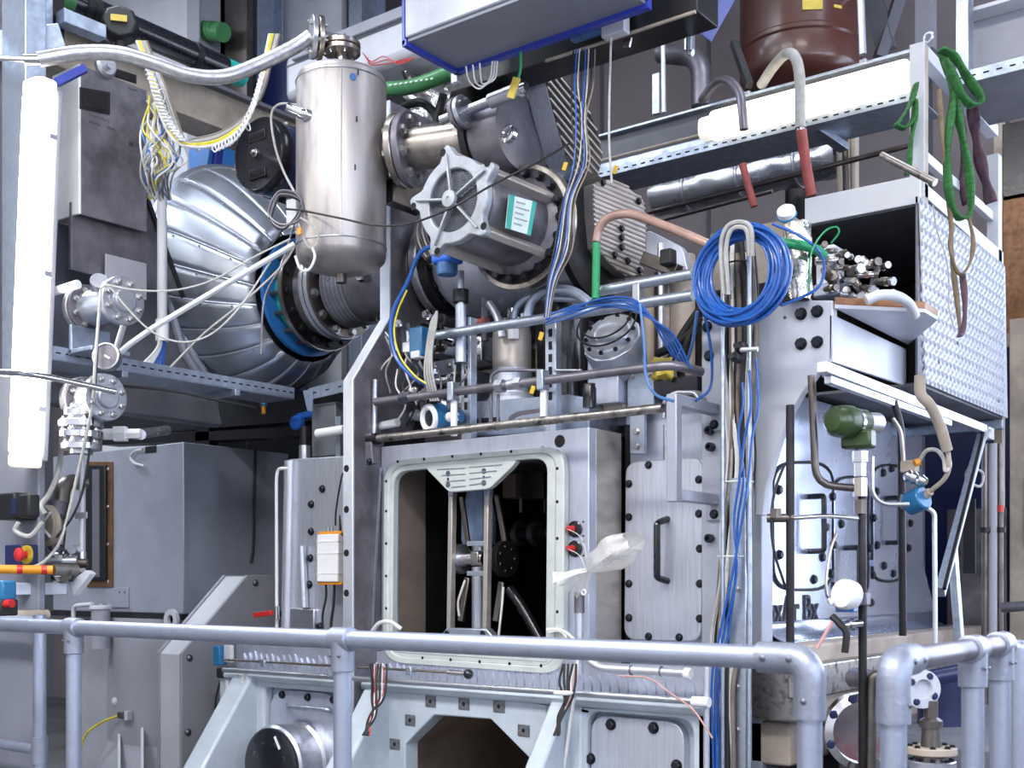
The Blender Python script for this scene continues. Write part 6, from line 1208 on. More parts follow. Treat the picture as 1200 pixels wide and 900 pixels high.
for i, (x, y, w_, h_, m_) in enumerate(((515, 405, .09, .1, 'steel'), (562, 412, .12, .11, 'chrome'), (528, 440, .14, .12, 'galv_tray'), (556, 452, .08, .12, 'galv_tray'), (512, 470, .1, .12, 'steel_dark'), (487, 450, .1, .08, 'aluminium'), (470, 430, .1, .1, 'steel_dark'), (632, 425, .06, .22, 'steel_brown'), (735, 430, .1, .1, 'galv_tray'), (760, 455, .12, .16, 'galv_tray'), (728, 470, .1, .1, 'cream_block'), (476, 462, .06, .05, 'blue_teal'))):
    labs = ['polished block under the left end of the conduit', 'chrome pump block behind the slotted upright', 'grey valve block under the blue control block', 'grey block beside the upright foot', 'dark block above the transmitter', 'bright fitting block beside the column', 'dark block beside the column under the bellows', 'brown strip block behind the canister', 'grey block under the disc pump', 'grey step block beside the cable post', 'cream shim block under the disc pump', 'tiny teal block beside the column']
    t = T('machine_block', labs[i], 'block'); p = V(x, y, 3.95 if i not in (8, 9, 10) else 3.85); obj('block', G().obox(p, (w_, .12, h_)), m_, t, .006)
    for s in (-1, 1): bolt(t, p+Vector((s*w_*.3, -.06, h_*.25)), FRONT, .011, 'hex', 'bolt_steel')
one('black_bottle', G().lathe(V(691, 478, 3.62), (0, 0, 1), [(.026, 0), (.026, .07), (.022, .08), (.022, .09)], 18), 'black_gloss', 'small black bottle standing above the pull bar', 'bottle')
# bent pipes
pipe('bent_pipe', 'grey pipe bent over the canister', [V(602, 395, 3.75), V(603, 362, 3.75), V(618, 347, 3.75), V(690, 352, 3.75)], .0145, 'galv_tray', fr=.08); pipe('bent_pipe', 'thicker grey pipe arched over the black cylinder', [V(617, 378, 3.72), V(622, 352, 3.72), V(640, 339, 3.72), V(672, 340, 3.72), V(692, 356, 3.72)], .0195, 'galv_tray', fr=.1)
for x, y in ((602, 392), (617, 374)): one('pipe_nut', G().lathe(V(x, y, 3.74), (0, 0, 1), [(.025, -.02), (.025, .02)], 6), 'white_plastic', 'pale nut at the foot of a bent pipe', 'nut', 'nuts on the bent pipes')
pipe('bent_pipe', 'silver pipes curving up from the bellows flange', [V(573, 355, 3.7), V(584, 372, 3.7), V(588, 395, 3.7)], .016, 'aluminium', fr=.05)
# clear and green hose
t = T('clear_hose', 'pinkish clear hose arched from a green tube to the coil', 'hose'); obj('hose', G().tube([V(699, 283, 3.5), V(703, 266, 3.5), V(716, 254, 3.5), V(740, 251, 3.5), V(775, 263, 3.5), V(805, 275, 3.5), V(830, 286, 3.5)], .0155, 12, 6), 'clear_hose', t); obj('core', G().tube([V(699, 283, 3.5), V(703, 266, 3.5), V(716, 254, 3.5), V(740, 251, 3.5), V(775, 263, 3.5), V(805, 275, 3.5), V(830, 286, 3.5)], .009, 8, 6), 'pink_cable', t); obj('green_tube', G().cyl(V(699, 285, 3.5), V(698, 350, 3.5), .0145), 'green_plastic', t)
# beige uprights at right of the pumps
for x, r, y0, m_, lab in ((762, .04, 330, 'plank_beige', 'pale beige upright pipe behind the conduit tubes'), (781, .05, 320, 'steel_brown', 'brown upright pipe behind the black hoses'), (800, .05, 300, 'cream_block', 'wide beige upright pipe beside the post'), (774, .012, 300, 'steel', 'thin silver upright line between the beige pipes')):
    p = V(x, 450, 4.1 if r > .02 else 3.95); one('upright_pipe', G().cyl((p.x, p.y, ZT), (p.x, p.y, V(x, y0, 4.1).z), r, n=20), m_, lab, 'pipe')
one('back_screen', G().box(-2.3, -1.92, 4.4, 4.45, 1.96, 2.7), 'plank_beige', 'beige board behind the upright pipes', 'board')
one('coil_bracket', polyY([(757, 268), (800, 290), (806, 318), (800, 325), (757, 312)], 4.0, .04, 8), 'steel_plate', 'rounded grey bracket plate beside the ribbed end cover', 'bracket', bevel=.003)
one('motor_bar', G().bar(V(755, 303, 3.95), V(795, 318, 3.95), .05, .05), 'steel_brown', 'brown square bar under the ribbed end cover', 'bar', bevel=.004); one('square_stop', G().obox(V(783, 302, 3.9), (.05, .05, .06)), 'black_rubber', 'black square stop beside the ribbed end cover', 'stop', bevel=.006)
for i, pts in enumerate(([(822, 360), (800, 392), (786, 420), (776, 440)], [(820, 372), (806, 400), (798, 430), (800, 450)], [(815, 385), (790, 405), (770, 415)])):
    cable('black_hose', ('black hose slanting behind the blue coil', 'black hose dropping beside the post', 'short black hose behind the disc pump')[i], 'hose', [V(x, y, 3.85) for x, y in pts], .016, 'black_rubber', n=10)
one('black_tray', polyY([(765, 445), (818, 438), (818, 462), (765, 468)], 3.78, .2, 4), 'black_gloss', 'black rounded tray behind the tube bracket', 'tray', bevel=.008)
for i in range(3): pipe('hose_loop', 'grey pipe loop in the row behind the tube bracket', [V(778+i*7, 490, 3.74+i*.02), V(778+i*7, 470, 3.74+i*.02), V(790+i*7, 460, 3.74+i*.02), V(815+i*3, 460, 3.74+i*.02), V(820+i*2, 470, 3.74)], .009, 'steel', 'pipe', .05, 'pipe loops behind the tube bracket')
rows = [[V(768+j*6+rnd.random()*2, 418+i*7+rnd.random()*3, 3.8)-Vector((0, rnd.random()*.05, 0)) for j in range(5)] for i in range(5)]
one('yellow_rag', G().grid(rows), 'yellow_label', 'crumpled yellow rag behind the manifold pipe', 'rag', solid=.004, angle=20)
for x, y, lab in ((662, 195, 'yellow tag on the hanging cables before the ribbed cover'), (721, 199, 'yellow tag on the single hanging cable'), (634, 394, 'yellow tag on the cables at the slotted upright'), (624, 457, 'small yellow tag under the manifold coupling')): one('cable_tag', G().obox(D(x, y, 3.95), (.018, .004, .028), (.4, 0, 1)), 'yellow_plastic', lab, 'tag', bevel=.002)
# dark machinery and foil above the inlet pipe
rows = []
for i in range(14): rows.append([V(478+j*5, 92+i*6, 4.88)-Vector((0, .12*mnoise.noise(Vector((i*.9, j*.9, 0)))+.1*math.sin(j*.5), 0)) for j in range(15)])
one('foil_lump', G().grid(rows), 'foil_crumpled', 'crumpled foil insulation behind the inlet pipe', 'foil', solid=.004, angle=70)
one('dark_partition', G().box(V(455, 100, 4.9).x, V(640, 100, 4.9).x, 4.9, 5.0, 2.4, 3.7), 'steel_black', 'dark steel partition behind the silencer', 'partition')
for i, pts in enumerate(([(520, 110), (512, 140), (508, 165), (500, 185)], [(462, 130), (490, 120), (510, 135), (513, 165)], [(540, 90), (530, 120), (520, 150)])): cable('black_hose', ('black hose dropping in front of the foil lump', 'black hose curling over the inlet flange', 'black hose beside the small shaft flange')[i], 'hose', [V(x, y, 4.2) for x, y in pts], .02, 'black_rubber', n=10)
t = T('green_hose', 'thick green printed hose behind the vessel top', 'hose'); obj('hose', G().tube([V(448, 105, 4.1), V(475, 103, 4.1), V(500, 96, 4.1), V(530, 84, 4.1)], .035, 14, 5), 'green_hose', t)
for k_ in range(9): p = V(458+k_*6, 99.5-k_*.9, 4.06); obj('print_mark', G().obox(p, (.012, .004, .007)), 'pale_label', t)
for i in range(3): cable('red_wire', 'thin red wire tangled behind the vessel flange', 'wire', [V(425+i*3, 62+i*3, 4.68), V(435, 72+i*2, 4.66), V(450+i*4, 66+i*4, 4.66), V(468, 75-i*2, 4.66), V(485, 68, 4.68)], .003, 'red_paint', 'red wires behind the vessel')
# ================================================================ blue cable coil
coil = []; cc_ = V(868, 318, 3.42); rnd = random.Random(21); NT = 44
for i in range(NT*20+1):
    a = 2*math.pi*i/20; k_ = i/20; tt = k_/NT
    R = .127+.055*mnoise.noise(Vector((k_*.7, 3.1, 0)))+.012*math.sin(a*1.3+k_); R += .016*mnoise.noise(Vector((i*.05, 9., 0)))
    yo = .05*mnoise.noise(Vector((k_*.45, 0, 5.)))
    coil.append(cc_+Vector((math.cos(a)*R*1.08, yo+math.sin(a)*.01, math.sin(a)*R*1.1-.01)))
one('cable_coil', G().tube(coil, .0052, 6, 2), 'blue_cable', 'big round coil of blue cable hung on the post', 'cable')
cable('blue_cable', 'blue cable end curving out of the coil to the console', 'cable', [V(905, 262, 3.45), V(935, 275, 3.5), V(958, 292, 3.55), V(966, 312, 3.58), V(960, 335, 3.58), V(940, 348, 3.55), V(915, 358, 3.5)], .005, 'blue_cable')
for i in range(5): cable('blue_cable', 'blue cable in the loose run from the upright to the disc pump', 'cable', [V(640, 368+i*3, 3.5), V(670, 362+i*2.4-(i % 2)*5, 3.47), V(705, 350+i*2.6, 3.46+.01*(i % 3)), V(740, 350+i*3.2, 3.45), V(762+i*2, 370+i*2, 3.46+.012*(i % 2)), V(775+i*4, 395, 3.5), V(790+i*5, 420+i*3, 3.55)], .0038, 'blue_cable', 'blue cables over the conduit')
cable('blue_cable', 'blue cable dropping from the conduit to the tube bracket', 'cable', [V(750, 356, 3.45), V(755, 400, 3.44), V(757, 440, 3.44), V(768, 462, 3.44), V(790, 470, 3.44)], .0055, 'blue_cable_light'); cable('blue_cable', 'blue cable hanging from the coil across the post bolts', 'cable', [V(818, 345, 3.5), V(828, 380, 3.55), V(834, 420, 3.58), V(832, 455, 3.6), V(815, 470, 3.55)], .005, 'blue_cable'); cable('blue_cable', 'blue cable bowed between coil and black hoses', 'cable', [V(817, 365, 3.5), V(812, 400, 3.55), V(805, 425, 3.6)], .006, 'blue_cable_light')
for i in range(2): cable('grey_hose', ('outer pale hose bent over inside the blue coil', 'inner pale hose bent over inside the blue coil')[i], 'hose', [V(848+i*6, 345, 3.4), V(845+i*6, 290+i*4, 3.38), V(852+i*4, 266+i*5, 3.37), V(868, 260+i*6, 3.37), V(880-i*4, 268+i*5, 3.38), V(882-i*4, 300, 3.4)], .0075, 'grey_cable')
# ================================================================ thick cable bundle down the post
rnd = random.Random(4); MC = ['grey_cable', 'brown_cable', 'white_cable', 'black_rubber', 'brown_cable', 'black_rubber', 'steel_dark']
for i in range(26):
    o_ = (i % 9)*4.4-16; dpt = 3.56+.028*(i//9)+rnd.random()*.01; j = lambda s: (rnd.random()-.5)*s
    pts = [V(864+o_*.8+j(4), 282+j(30), dpt), V(866+o_+j(5), 340, dpt), V(866+o_+j(6), 400, dpt), V(866+o_*.8+j(7), 470, dpt), V(867+o_*.8+j(7), 540, dpt), V(862+o_*.9+j(7), 610, dpt), V(857+o_*.9+j(7), 680, dpt), V(852+o_+j(7), 745, dpt), V(848+o_*.7+j(6), 800, dpt-.03), V(846+o_*.7+j(5), 905, dpt-.03)]
    pts.append(Vector((pts[-1].x, pts[-1].y, .02)))
    cw_ = {'grey_cable': 'grey', 'brown_cable': 'brown', 'white_cable': 'white', 'black_rubber': 'black', 'steel_dark': 'dark grey'}[MC[i % 7]]; cable('bundle_cable', cw_+' cable in the thick bundle on the post', 'cable', pts, .0055+rnd.random()*.0045, MC[i % 7], cw_+' cables of the thick bundle')
for i in range(3):
    dpt = 3.5+i*.012; jj = lambda s_: (rnd.random()-.5)*s_
    pts = [V(886-i*8, 420+i*14, dpt), V(889-i*9, 475, dpt), V(884-i*8+jj(8), 510, dpt), V(872-i*2+jj(12), 560, dpt), V(864-i+jj(14), 610, dpt), V(856+i*3+jj(10), 670, dpt), V(844+i*5, 740, dpt), V(834+i*4.5, 800, dpt), V(836+i*3.5, 905, dpt)]; pts.append(Vector((pts[-1].x, pts[-1].y, .02)))
    cable('blue_cable', 'blue cable weaving down over the thick bundle', 'cable', pts, .0045, 'blue_cable', 'blue cables on the thick bundle')
for i, (x, y0, y1, lab) in enumerate(((847, 300, 690, 'thin galvanised rod on the near side of the cable bundle'), (878, 290, 690, 'thin galvanised rod on the far side of the cable bundle'))):
    p = V(x, y0, 3.52); one('support_rod', G().cyl((p.x, p.y, .0), (p.x, p.y, p.z), .0075, n=10), 'galvanised', lab, 'rod')
t = T('cable_strut', 'galvanised slotted strut under the cable bundle beside the bedplate', 'strut'); p = V(864, 800, 3.55); obj('strut', G().box(p.x-.03, p.x+.03, 3.55, 3.6, 0, V(864, 560, 3.55).z), 'galvanised', t, .002)
for y in (650, 690, 770, 805, 855): bolt(t, V(864, y, 3.55), FRONT, .009, 'hex', 'bolt_steel')
p = V(828, 840, 3.46); one('support_rod', G().cyl((p.x, p.y, 0), (p.x, p.y, V(828, 772, 3.46).z), .0105, n=12), 'aluminium', 'short silver rod at the bedplate corner', 'rod')
for x, y in ((872, 408), (866, 420)): one('bundle_clamp', G().lathe(V(x, y, 3.48), FRONT, [(.018, 0), (.018, .03), (.01, .035), (.01, .06)], 12), 'black_rubber' if x == 866 else 'steel_black', 'dark clamp on the cable bundle' if x == 866 else 'black clamp with a pin on the cable bundle', 'clamp')
one('clamp_pin', G().cyl(V(868, 410, 3.44), V(888, 409, 3.44), .008), 'aluminium', 'silver pin through the bundle clamp', 'pin')
for y in (285, 310, 565, 652, 770): one('cable_tie', G().torus(V(866 if y < 600 else 858 if y < 700 else 848, y, 3.56), (0, 0, 1), .047, .003, 28, 6), 'white_cable' if y > 500 else 'black_rubber', 'pale cable tie round the thick bundle' if y > 500 else 'black cable tie round the thick bundle', 'tie', 'ties round the thick bundle' if y > 500 else 'black ties round the thick bundle')
# wires at the handrail tee and by the sample pipe
rnd = random.Random(8)
for (bx, by, n_, m_) in ((432, 778, 9, ('black_rubber', 'black_rubber', 'white_cable', 'red_paint')), (655, 778, 9, ('black_rubber', 'black_rubber', 'white_cable', 'pink_cable'))):
    for i in range(n_):
        x = bx+i*2.2; pts = [V(x+rnd.random()*6, by, 3.4), V(x+rnd.random()*4, by+22, 3.38), V(bx+3+i*1.2+rnd.random()*5, by+42, 3.36), V(bx-2+rnd.random()*10, by+62, 3.32), V(bx-8+rnd.random()*10, by+84, 3.28)]
        cable('harness_wire', 'thin wire in the harness hanging by the handrail tee' if bx == 432 else 'thin wire in the harness hanging by the sample pipe', 'wire', pts, .0045 if m_[i % 4] == 'black_rubber' else .0022, m_[i % 4], 'harness by the handrail tee' if bx == 432 else 'harness by the sample pipe')
one('lashing', G().torus(V(660, 812, 3.33), (0, 0, 1), .03, .006, 20, 6), 'white_cable', 'white lashing round the harness by the sample pipe', 'lashing')
for i, pts in enumerate(([(642, 738), (655, 738), (668, 745), (676, 760), (675, 800), (668, 850), (660, 905)], [(642, 741), (656, 740), (664, 748), (660, 756)])): cable('white_lead', ('white lead tied to the door frame and running down', 'short white lead end on the door frame')[i], 'cable', [V(x, y, 3.45) for x, y in pts], .006 if i == 0 else .004, 'white_cable')
one('frame_tie', G().obox(V(650, 738, 3.55), (.06, .03, .014)), 'white_plastic', 'white cable tie on the door frame edge', 'tie', bevel=.003); one('frame_tie', G().tube([V(436, 740, 3.52), V(445, 730, 3.5), V(458, 729, 3.5), V(470, 737, 3.52)], .009, 8, 5), 'white_cable', 'white lashing on the lower corner of the door frame', 'tie')
cable('pink_wire', 'pink wire drooping from the drain pipe to the bundle', 'wire', [V(725, 792, 3.44), V(760, 795, 3.43), V(785, 812, 3.42), V(800, 822, 3.42), V(815, 835, 3.42), V(835, 865, 3.42)], .003, 'pink_cable')
# ================================================================ hanging cables before the ribbed cover
rnd = random.Random(6)
for i in range(8):
    x0 = 672+i*3.6; pts = [D(x0, 58, 4.0), D(x0-2, 100, 3.95), D(678+i*2-rnd.random()*10, 140, 3.92), D(668+i*2.5+rnd.random()*8, 190, 3.9), D(660+i*2, 235, 3.88), D(650+i*3, 290, 3.85), D(642+i*1.5, 330, 3.85), D(638+i*.8, 372, 3.85)]
    m_ = ('black_rubber', 'blue_cable', 'grey_cable', 'black_rubber', 'blue_cable', 'grey_cable', 'black_rubber', 'brown_cable')[i]; cw_ = {'g': 'grey', 'b': 'black'}.get(m_[0]) if m_ not in ('blue_cable', 'brown_cable') else m_.split('_')[0]
    cable('hanging_cable', cw_+' cable in the bunch hanging before the ribbed covers', 'cable', pts, .0028, m_, cw_+' cables hanging before the ribbed covers')
cable('hanging_cable', 'single pale cable hanging straight beside the ribbed cover', 'cable', [D(716, 44, 3.95), D(714, 120, 3.93), D(714, 170, 3.93), D(717, 215, 3.93)], .004, 'grey_cable')
cable('hanging_cable', 'dark cable sagging across blower and vessel', 'cable', [D(668, 168, 4.1), D(630, 190, 4.05), D(580, 215, 4.05), D(530, 243, 4.05), D(480, 262, 4.15), D(440, 264, 4.3), D(400, 256, 4.45), D(355, 247, 4.6), D(335, 245, 4.7)], .004, 'black_rubber')
for i in range(4): cable('bracket_cable', 'dark cable in the loops hanging on the vessel bracket', 'cable', [D(318+i*2, 235, 4.62), D(315+i, 252+i*2, 4.6), D(330, 263+i*2, 4.6), D(350-i*2, 258, 4.6), D(354, 240, 4.62), D(345, 226+i*2, 4.62), D(328, 224+i*2, 4.62), D(318+i*2, 236, 4.62)], .005, 'black_rubber' if i % 2 else 'steel_dark', 'loops on the vessel bracket')
cable('pale_loop', 'pale wire looping below the vessel bracket', 'wire', [D(352, 255, 4.55), D(370, 268, 4.55), D(372, 285, 4.55), D(362, 290, 4.55), D(354, 275, 4.55), D(350, 262, 4.55)], .004, 'grey_cable'); cable('pale_loop', 'pale wire curling beside the vessel foot', 'wire', [D(346, 300, 4.55), D(352, 315, 4.55), D(362, 316, 4.55), D(369, 302, 4.55), D(366, 290, 4.55)], .0055, 'white_cable'); one('cable_tag', G().obox(D(351, 271, 4.54), (.02, .006, .026)), 'orange_plastic', 'small orange tag on the wire below the vessel bracket', 'tag')
for i, pts in enumerate(([(306, 455-40), (310, 350), (330, 310), (345, 262)], [(200, 430), (240, 390), (290, 350), (330, 312), (345, 290)], [(300, 300), (320, 285), (335, 262)])): cable('thin_lead', ('dark lead rising over the insulated bend to the bracket', 'pale lead slanting over the insulated bend', 'short dark lead to the bracket loops')[i], 'cable', [D(x, y, 4.75) for x, y in pts], .0045, ('steel_dark', 'grey_cable', 'black_rubber')[i])
cable('motor_lead', 'thin grey lead hanging down in front of the black motor', 'cable', [D(348, 123, 4.6), D(328, 122, 4.7), D(318, 135, 4.75), D(322, 170, 4.75), D(332, 200, 4.75), D(345, 225, 4.7)], .005, 'grey_cable')
cable('ground_cable', 'blue and green ground cable bowed beside the column', 'cable', [V(515, 285, 3.45), V(492, 297, 3.45), V(478, 330, 3.45), V(462, 362, 3.45), V(458, 390, 3.45), V(465, 420, 3.45), V(482, 440, 3.45), V(498, 450, 3.45)], .009, 'blue_cable'); cable('ground_cable', 'yellow green stripe cable beside the blue ground cable', 'cable', [V(477, 340, 3.43), V(466, 365, 3.43), V(462, 390, 3.43), V(469, 418, 3.43), V(486, 440, 3.43), V(500, 450, 3.43)], .004, 'yellow_cable')
for i in range(4): cable('grey_lead', 'grey lead in the bunch bending under the control block', 'cable', [V(512, 365, 3.5), V(505+i*2, 380, 3.48), V(500+i*2, 410, 3.48), V(498+i*3, 440, 3.48), V(505+i*3, 470, 3.5)], .005, 'grey_cable', 'leads under the control block')
for i in range(3): cable('white_lead', 'white lead looping under the grey hung cabinet', 'cable', [D(546+i*8, 78-i*2, 4.15), D(550+i*7, 95, 4.15), D(562+i*3, 104-i*3, 4.15), D(574+i*3, 92, 4.15), D(577+i*3, 72, 4.15)], .003, 'white_cable', 'leads under the hung cabinet')
t = T('green_wire', 'green wire ending in a tan tag under the black beam', 'wire'); obj('wire', G().tube([D(610, 55, 4.1), D(610, 80, 4.1), D(606, 95, 4.1)], .005, 6, 4), 'green_plastic', t); obj('tag', G().obox(D(602, 103, 4.1), (.03, .008, .07), (.45, 0, 1)), 'yellow_label', t)
for i in range(5): cable('fan_lead', 'curled lead rising behind the bellows beside the blue actuator', 'cable', [V(492+i*2, 250, 3.7), V(486+i*3, 270, 3.68), V(490+i*4, 292, 3.66), V(505+i*3, 310, 3.65)], .005, 'grey_cable' if i % 2 else 'steel_dark', 'leads behind the blue actuator')
# ================================================================ left upper loom
rnd = random.Random(12)
for i in range(7):
    pts = [D(160+i*2, 48, 5.0), D(172+i*2, 78, 5.0), D(180+i*3, 110, 4.95), D(190+i*3, 140, 4.95), D(205+i*2, 165, 4.9), D(228, 172-i*1.5, 4.88), D(256, 168-i*2, 4.86), D(284, 148-i*1.5, 4.85), D(300+i, 115, 4.85), D(310+i*1.5, 70, 4.85), D(316+i*2, 40, 4.85)]
    m_ = ('white_cable', 'yellow_cable', 'yellow_cable', 'steel_dark', 'grey_cable', 'grey_cable', 'brown_cable')[i]; cw_ = m_.split('_')[0] if m_ != 'steel_dark' else 'dark'
    cable('loom_cable', cw_+' cable in the tied loom sagging between machine housing and motor', 'cable', pts, .007 if i < 3 else .0055, m_, cw_+' cables of the sagging loom')
for i in range(6): x, y = ((185, 112), (196, 145), (225, 170), (240, 168), (262, 164), (285, 146))[i]; one('loom_tie', G().torus(D(x+4, y, 4.92), (1, .3, -.5 if i < 2 else .3), .026, .003, 20, 6), 'white_cable', 'white tie round the sagging loom', 'tie', 'ties round the sagging loom')
g = G(); pts = smooth_path([D(172, 74, 4.93), D(184, 110, 4.9), D(196, 140, 4.9), D(214, 166, 4.88)], 40); one('spiral_wrap', G().tube([p+Vector((math.cos(i*1.1)*.017, math.sin(i*1.1)*.017, 0)) for i, p in enumerate(pts)], .004, 5, 1), 'white_plastic', 'white spiral wrap round the upper loom', 'cable wrap')
pts = smooth_path([D(250, 175, 4.83), D(276, 160, 4.82), D(296, 125, 4.82), D(308, 85, 4.82)], 40); one('spiral_wrap', G().tube([p+Vector((math.cos(i*1.1)*.016, 0, math.sin(i*1.1)*.016)) for i, p in enumerate(pts)], .0035, 5, 1), 'white_plastic', 'white spiral wrap round the loom beside the motor', 'cable wrap')
TM = ('blue_cable_light', 'white_cable', 'grey_cable', 'yellow_cable', 'brown_cable', 'white_cable', 'grey_cable')
for i in range(34):
    x = 172+rnd.random()*22; pts = [D(x, 110+rnd.random()*30, 5.1), D(x+rnd.random()*36-12, 145+rnd.random()*22, 4.98), D(x+rnd.random()*40-12, 172+rnd.random()*24, 4.96), D(x+rnd.random()*24-8, 200+rnd.random()*12, 5.0), D(x+rnd.random()*10, 228+rnd.random()*8, 5.1)]
    cw_ = TM[i % 7].split('_')[0]; cable('tangle_cable', cw_+' loose cable in the tangle beside the dark machine housing', 'cable', pts, .0042, TM[i % 7], cw_+' tangle beside the machine housing')
t = T('conduit_riser', 'pale upright conduit with blue and white cables at its foot', 'conduit'); p = U(190, 400, -4.45); obj('tube', G().cyl((p.x, p.y, U(190, 396, -4.45).z), (p.x, p.y, U(194, 170, -4.45).z), .022, n=14), 'grey_light', t); obj('sleeve', G().cyl((p.x, p.y, U(190, 400, -4.45).z), (p.x, p.y, U(190, 375, -4.45).z), .03, n=14), 'white_plastic', t)
for i in range(8): cable('riser_cable', 'blue cable fanning out of the pale conduit foot' if i > 3 else 'white cable fanning out of the pale conduit foot', 'cable', [U(186+i, 394, -4.44), U(184+i*1.2, 408, -4.44), U(166+i*3.6, 428, -4.44)], .006, 'blue_cable' if i > 3 else 'white_cable', 'blue cables at the conduit foot' if i > 3 else 'white cables at the conduit foot')

# small fittings between column and canister
rnd = random.Random(33)
for i in range(34):
    x = 446+rnd.random()*100; y = 372+rnd.random()*118; p = V(x, y, 3.68+rnd.random()*.2); k_ = i % 4; m_ = ('steel', 'steel_dark', 'aluminium', 'chrome')[k_]; cw_ = ('grey steel', 'dark steel', 'pale metal', 'chrome')[k_]
    ax_ = Vector(((1, 0, 0), (0, 0, 1), (0, -1, 0), (.7, -.7, 0))[(i//4) % 4]); r_ = .012+rnd.random()*.016; L_ = .05+rnd.random()*.09
    t = T('hydraulic_fitting', cw_+' hydraulic fitting in the cluster between column and canister', 'fitting', cw_+' fittings between column and canister')
    obj('barrel', G().cyl(p-ax_*L_/2, p+ax_*L_/2, r_, n=14), m_, t); obj('hex_nut', G().lathe(p-ax_*L_*.3, ax_, [(r_*1.4, 0), (r_*1.4, .022)], 6), m_, t); obj('end_nut', G().lathe(p+ax_*L_*.45, ax_, [(r_*1.3, 0), (r_*1.3, .018), (r_*.8, .02), (r_*.8, .035)], 6), ('steel_brown', 'chrome', 'black_rubber')[i % 3], t)
for i in range(12):
    x0 = 448+rnd.random()*90; y0 = 380+rnd.random()*60; pts = [V(x0, y0, 3.62), V(x0+rnd.random()*26-13, y0+20, 3.58), V(x0+rnd.random()*30-15, y0+42, 3.6), V(x0+rnd.random()*20-10, y0+66, 3.64)]; m_ = ('grey_cable', 'black_rubber', 'white_cable', 'steel_dark')[i % 4]; cw_ = ('grey', 'black', 'white', 'dark grey')[i % 4]
    cable('fitting_lead', cw_+' lead curling among the fittings beside the column', 'cable', pts, .004, m_, cw_+' leads among the fittings')
# ================================================================ hung cabinets and beam at the top
hc = T('hung_cabinet', 'grey hung cabinet with blue edge trim seen from below', 'cabinet')
HZ = 3.12; hx0 = -2.76; hx1 = V(705, 0, 3.0).x
obj('shell', G().box(hx0+.012, hx1, 3.0, 3.28, HZ+.012, 3.9), 'grey_sheet', hc, .006); obj('base', G().box(hx0+.02, hx1-.01, 3.01, 3.275, HZ, HZ+.012), 'cabinet_grey', hc)
obj('trim', G().box(hx0, hx0+.012, 3.0, 3.3, HZ-.01, 3.9), 'blue_deep', hc); obj('trim', G().box(hx0, hx1, 3.275, 3.3, HZ-.015, HZ+.05), 'blue_deep', hc); obj('trim', G().box(hx0, hx0+.02, 3.0, 3.3, HZ-.015, HZ+.005), 'blue_deep', hc)
obj('corner_clip', G().obox(V(535, 92, 3.3), (.03, .03, .04)), 'steel', hc, .004)
h2 = T('hung_cabinet', 'narrow lilac and grey hung cabinet beside the black beam', 'cabinet')
x0, x1, x2 = V(668, 10, 3.4).x, V(706, 10, 3.4).x, V(733, 10, 3.4).x
obj('lilac_side', G().box(x0, x1, 3.4, 3.43, HZ+.03, 3.9), 'blue_cable_light', h2, .004); obj('grey_side', G().box(x1, x2, 3.39, 3.43, HZ, 3.9), 'grey_light', h2, .004); obj('latch', G().obox(V(693, 27, 3.36), (.09, .03, .03)), 'chrome', h2, .006)
t = T('blue_gusset', 'bright blue triangular sheet hanging at the beam end', 'plate'); obj('sheet', polyY([(800, -30), (818, 38), (856, -30)], 3.7, .1), 'blue_deep', t, .003)
bb_ = T('black_beam', 'black overhead beam with a pale rail along its lower edge', 'beam'); bz0 = V(700, 78, 3.6).z
obj('web', G().box(V(556, 100, 3.6).x, V(842, 40, 3.6).x, 3.45, 3.6, bz0, bz0+.1), 'black_paint', bb_, .004); obj('upper_web', G().box(V(735, 40, 3.5).x, V(842, 40, 3.5).x, 3.5, 3.6, bz0+.1, bz0+.5), 'blue_navy', bb_, .004); obj('pale_rail', G().cyl((V(640, 95, 3.44).x, 3.44, bz0-.005), (V(815, 42, 3.44).x, 3.44, bz0-.005), .006), 'plank_beige', bb_)
obj('hook', G().tube([V(808, 44, 3.6), V(808, 60, 3.6), V(812, 62, 3.6)], .012, 8, 3), 'galvanised', bb_); obj('reflector', G().obox(V(742, 20, 3.48), (.03, .01, .2), (.3, 0, 1)), 'chrome', bb_)
# pale overhead duct behind the vessel
pd = T('pale_duct', 'pale rounded overhead duct running behind the vessel top', 'duct')
PYd = 4.7; xa_, xb_ = V(332, 100, PYd).x, V(560, 40, PYd).x; zz = V(400, 72, PYd).z
obj('body', G().box(xa_, xb_, PYd, PYd+.3, zz-.11, zz+.17), 'grey_light', pd, .05); obj('seam', G().box(xa_+.03, xb_, PYd-.004, PYd, zz+.085, zz+.095), 'grey_dark', pd); obj('upper_rail', G().box(xa_+.1, xb_, PYd-.03, PYd, zz+.1, zz+.16), 'grey_paint', pd, .004)
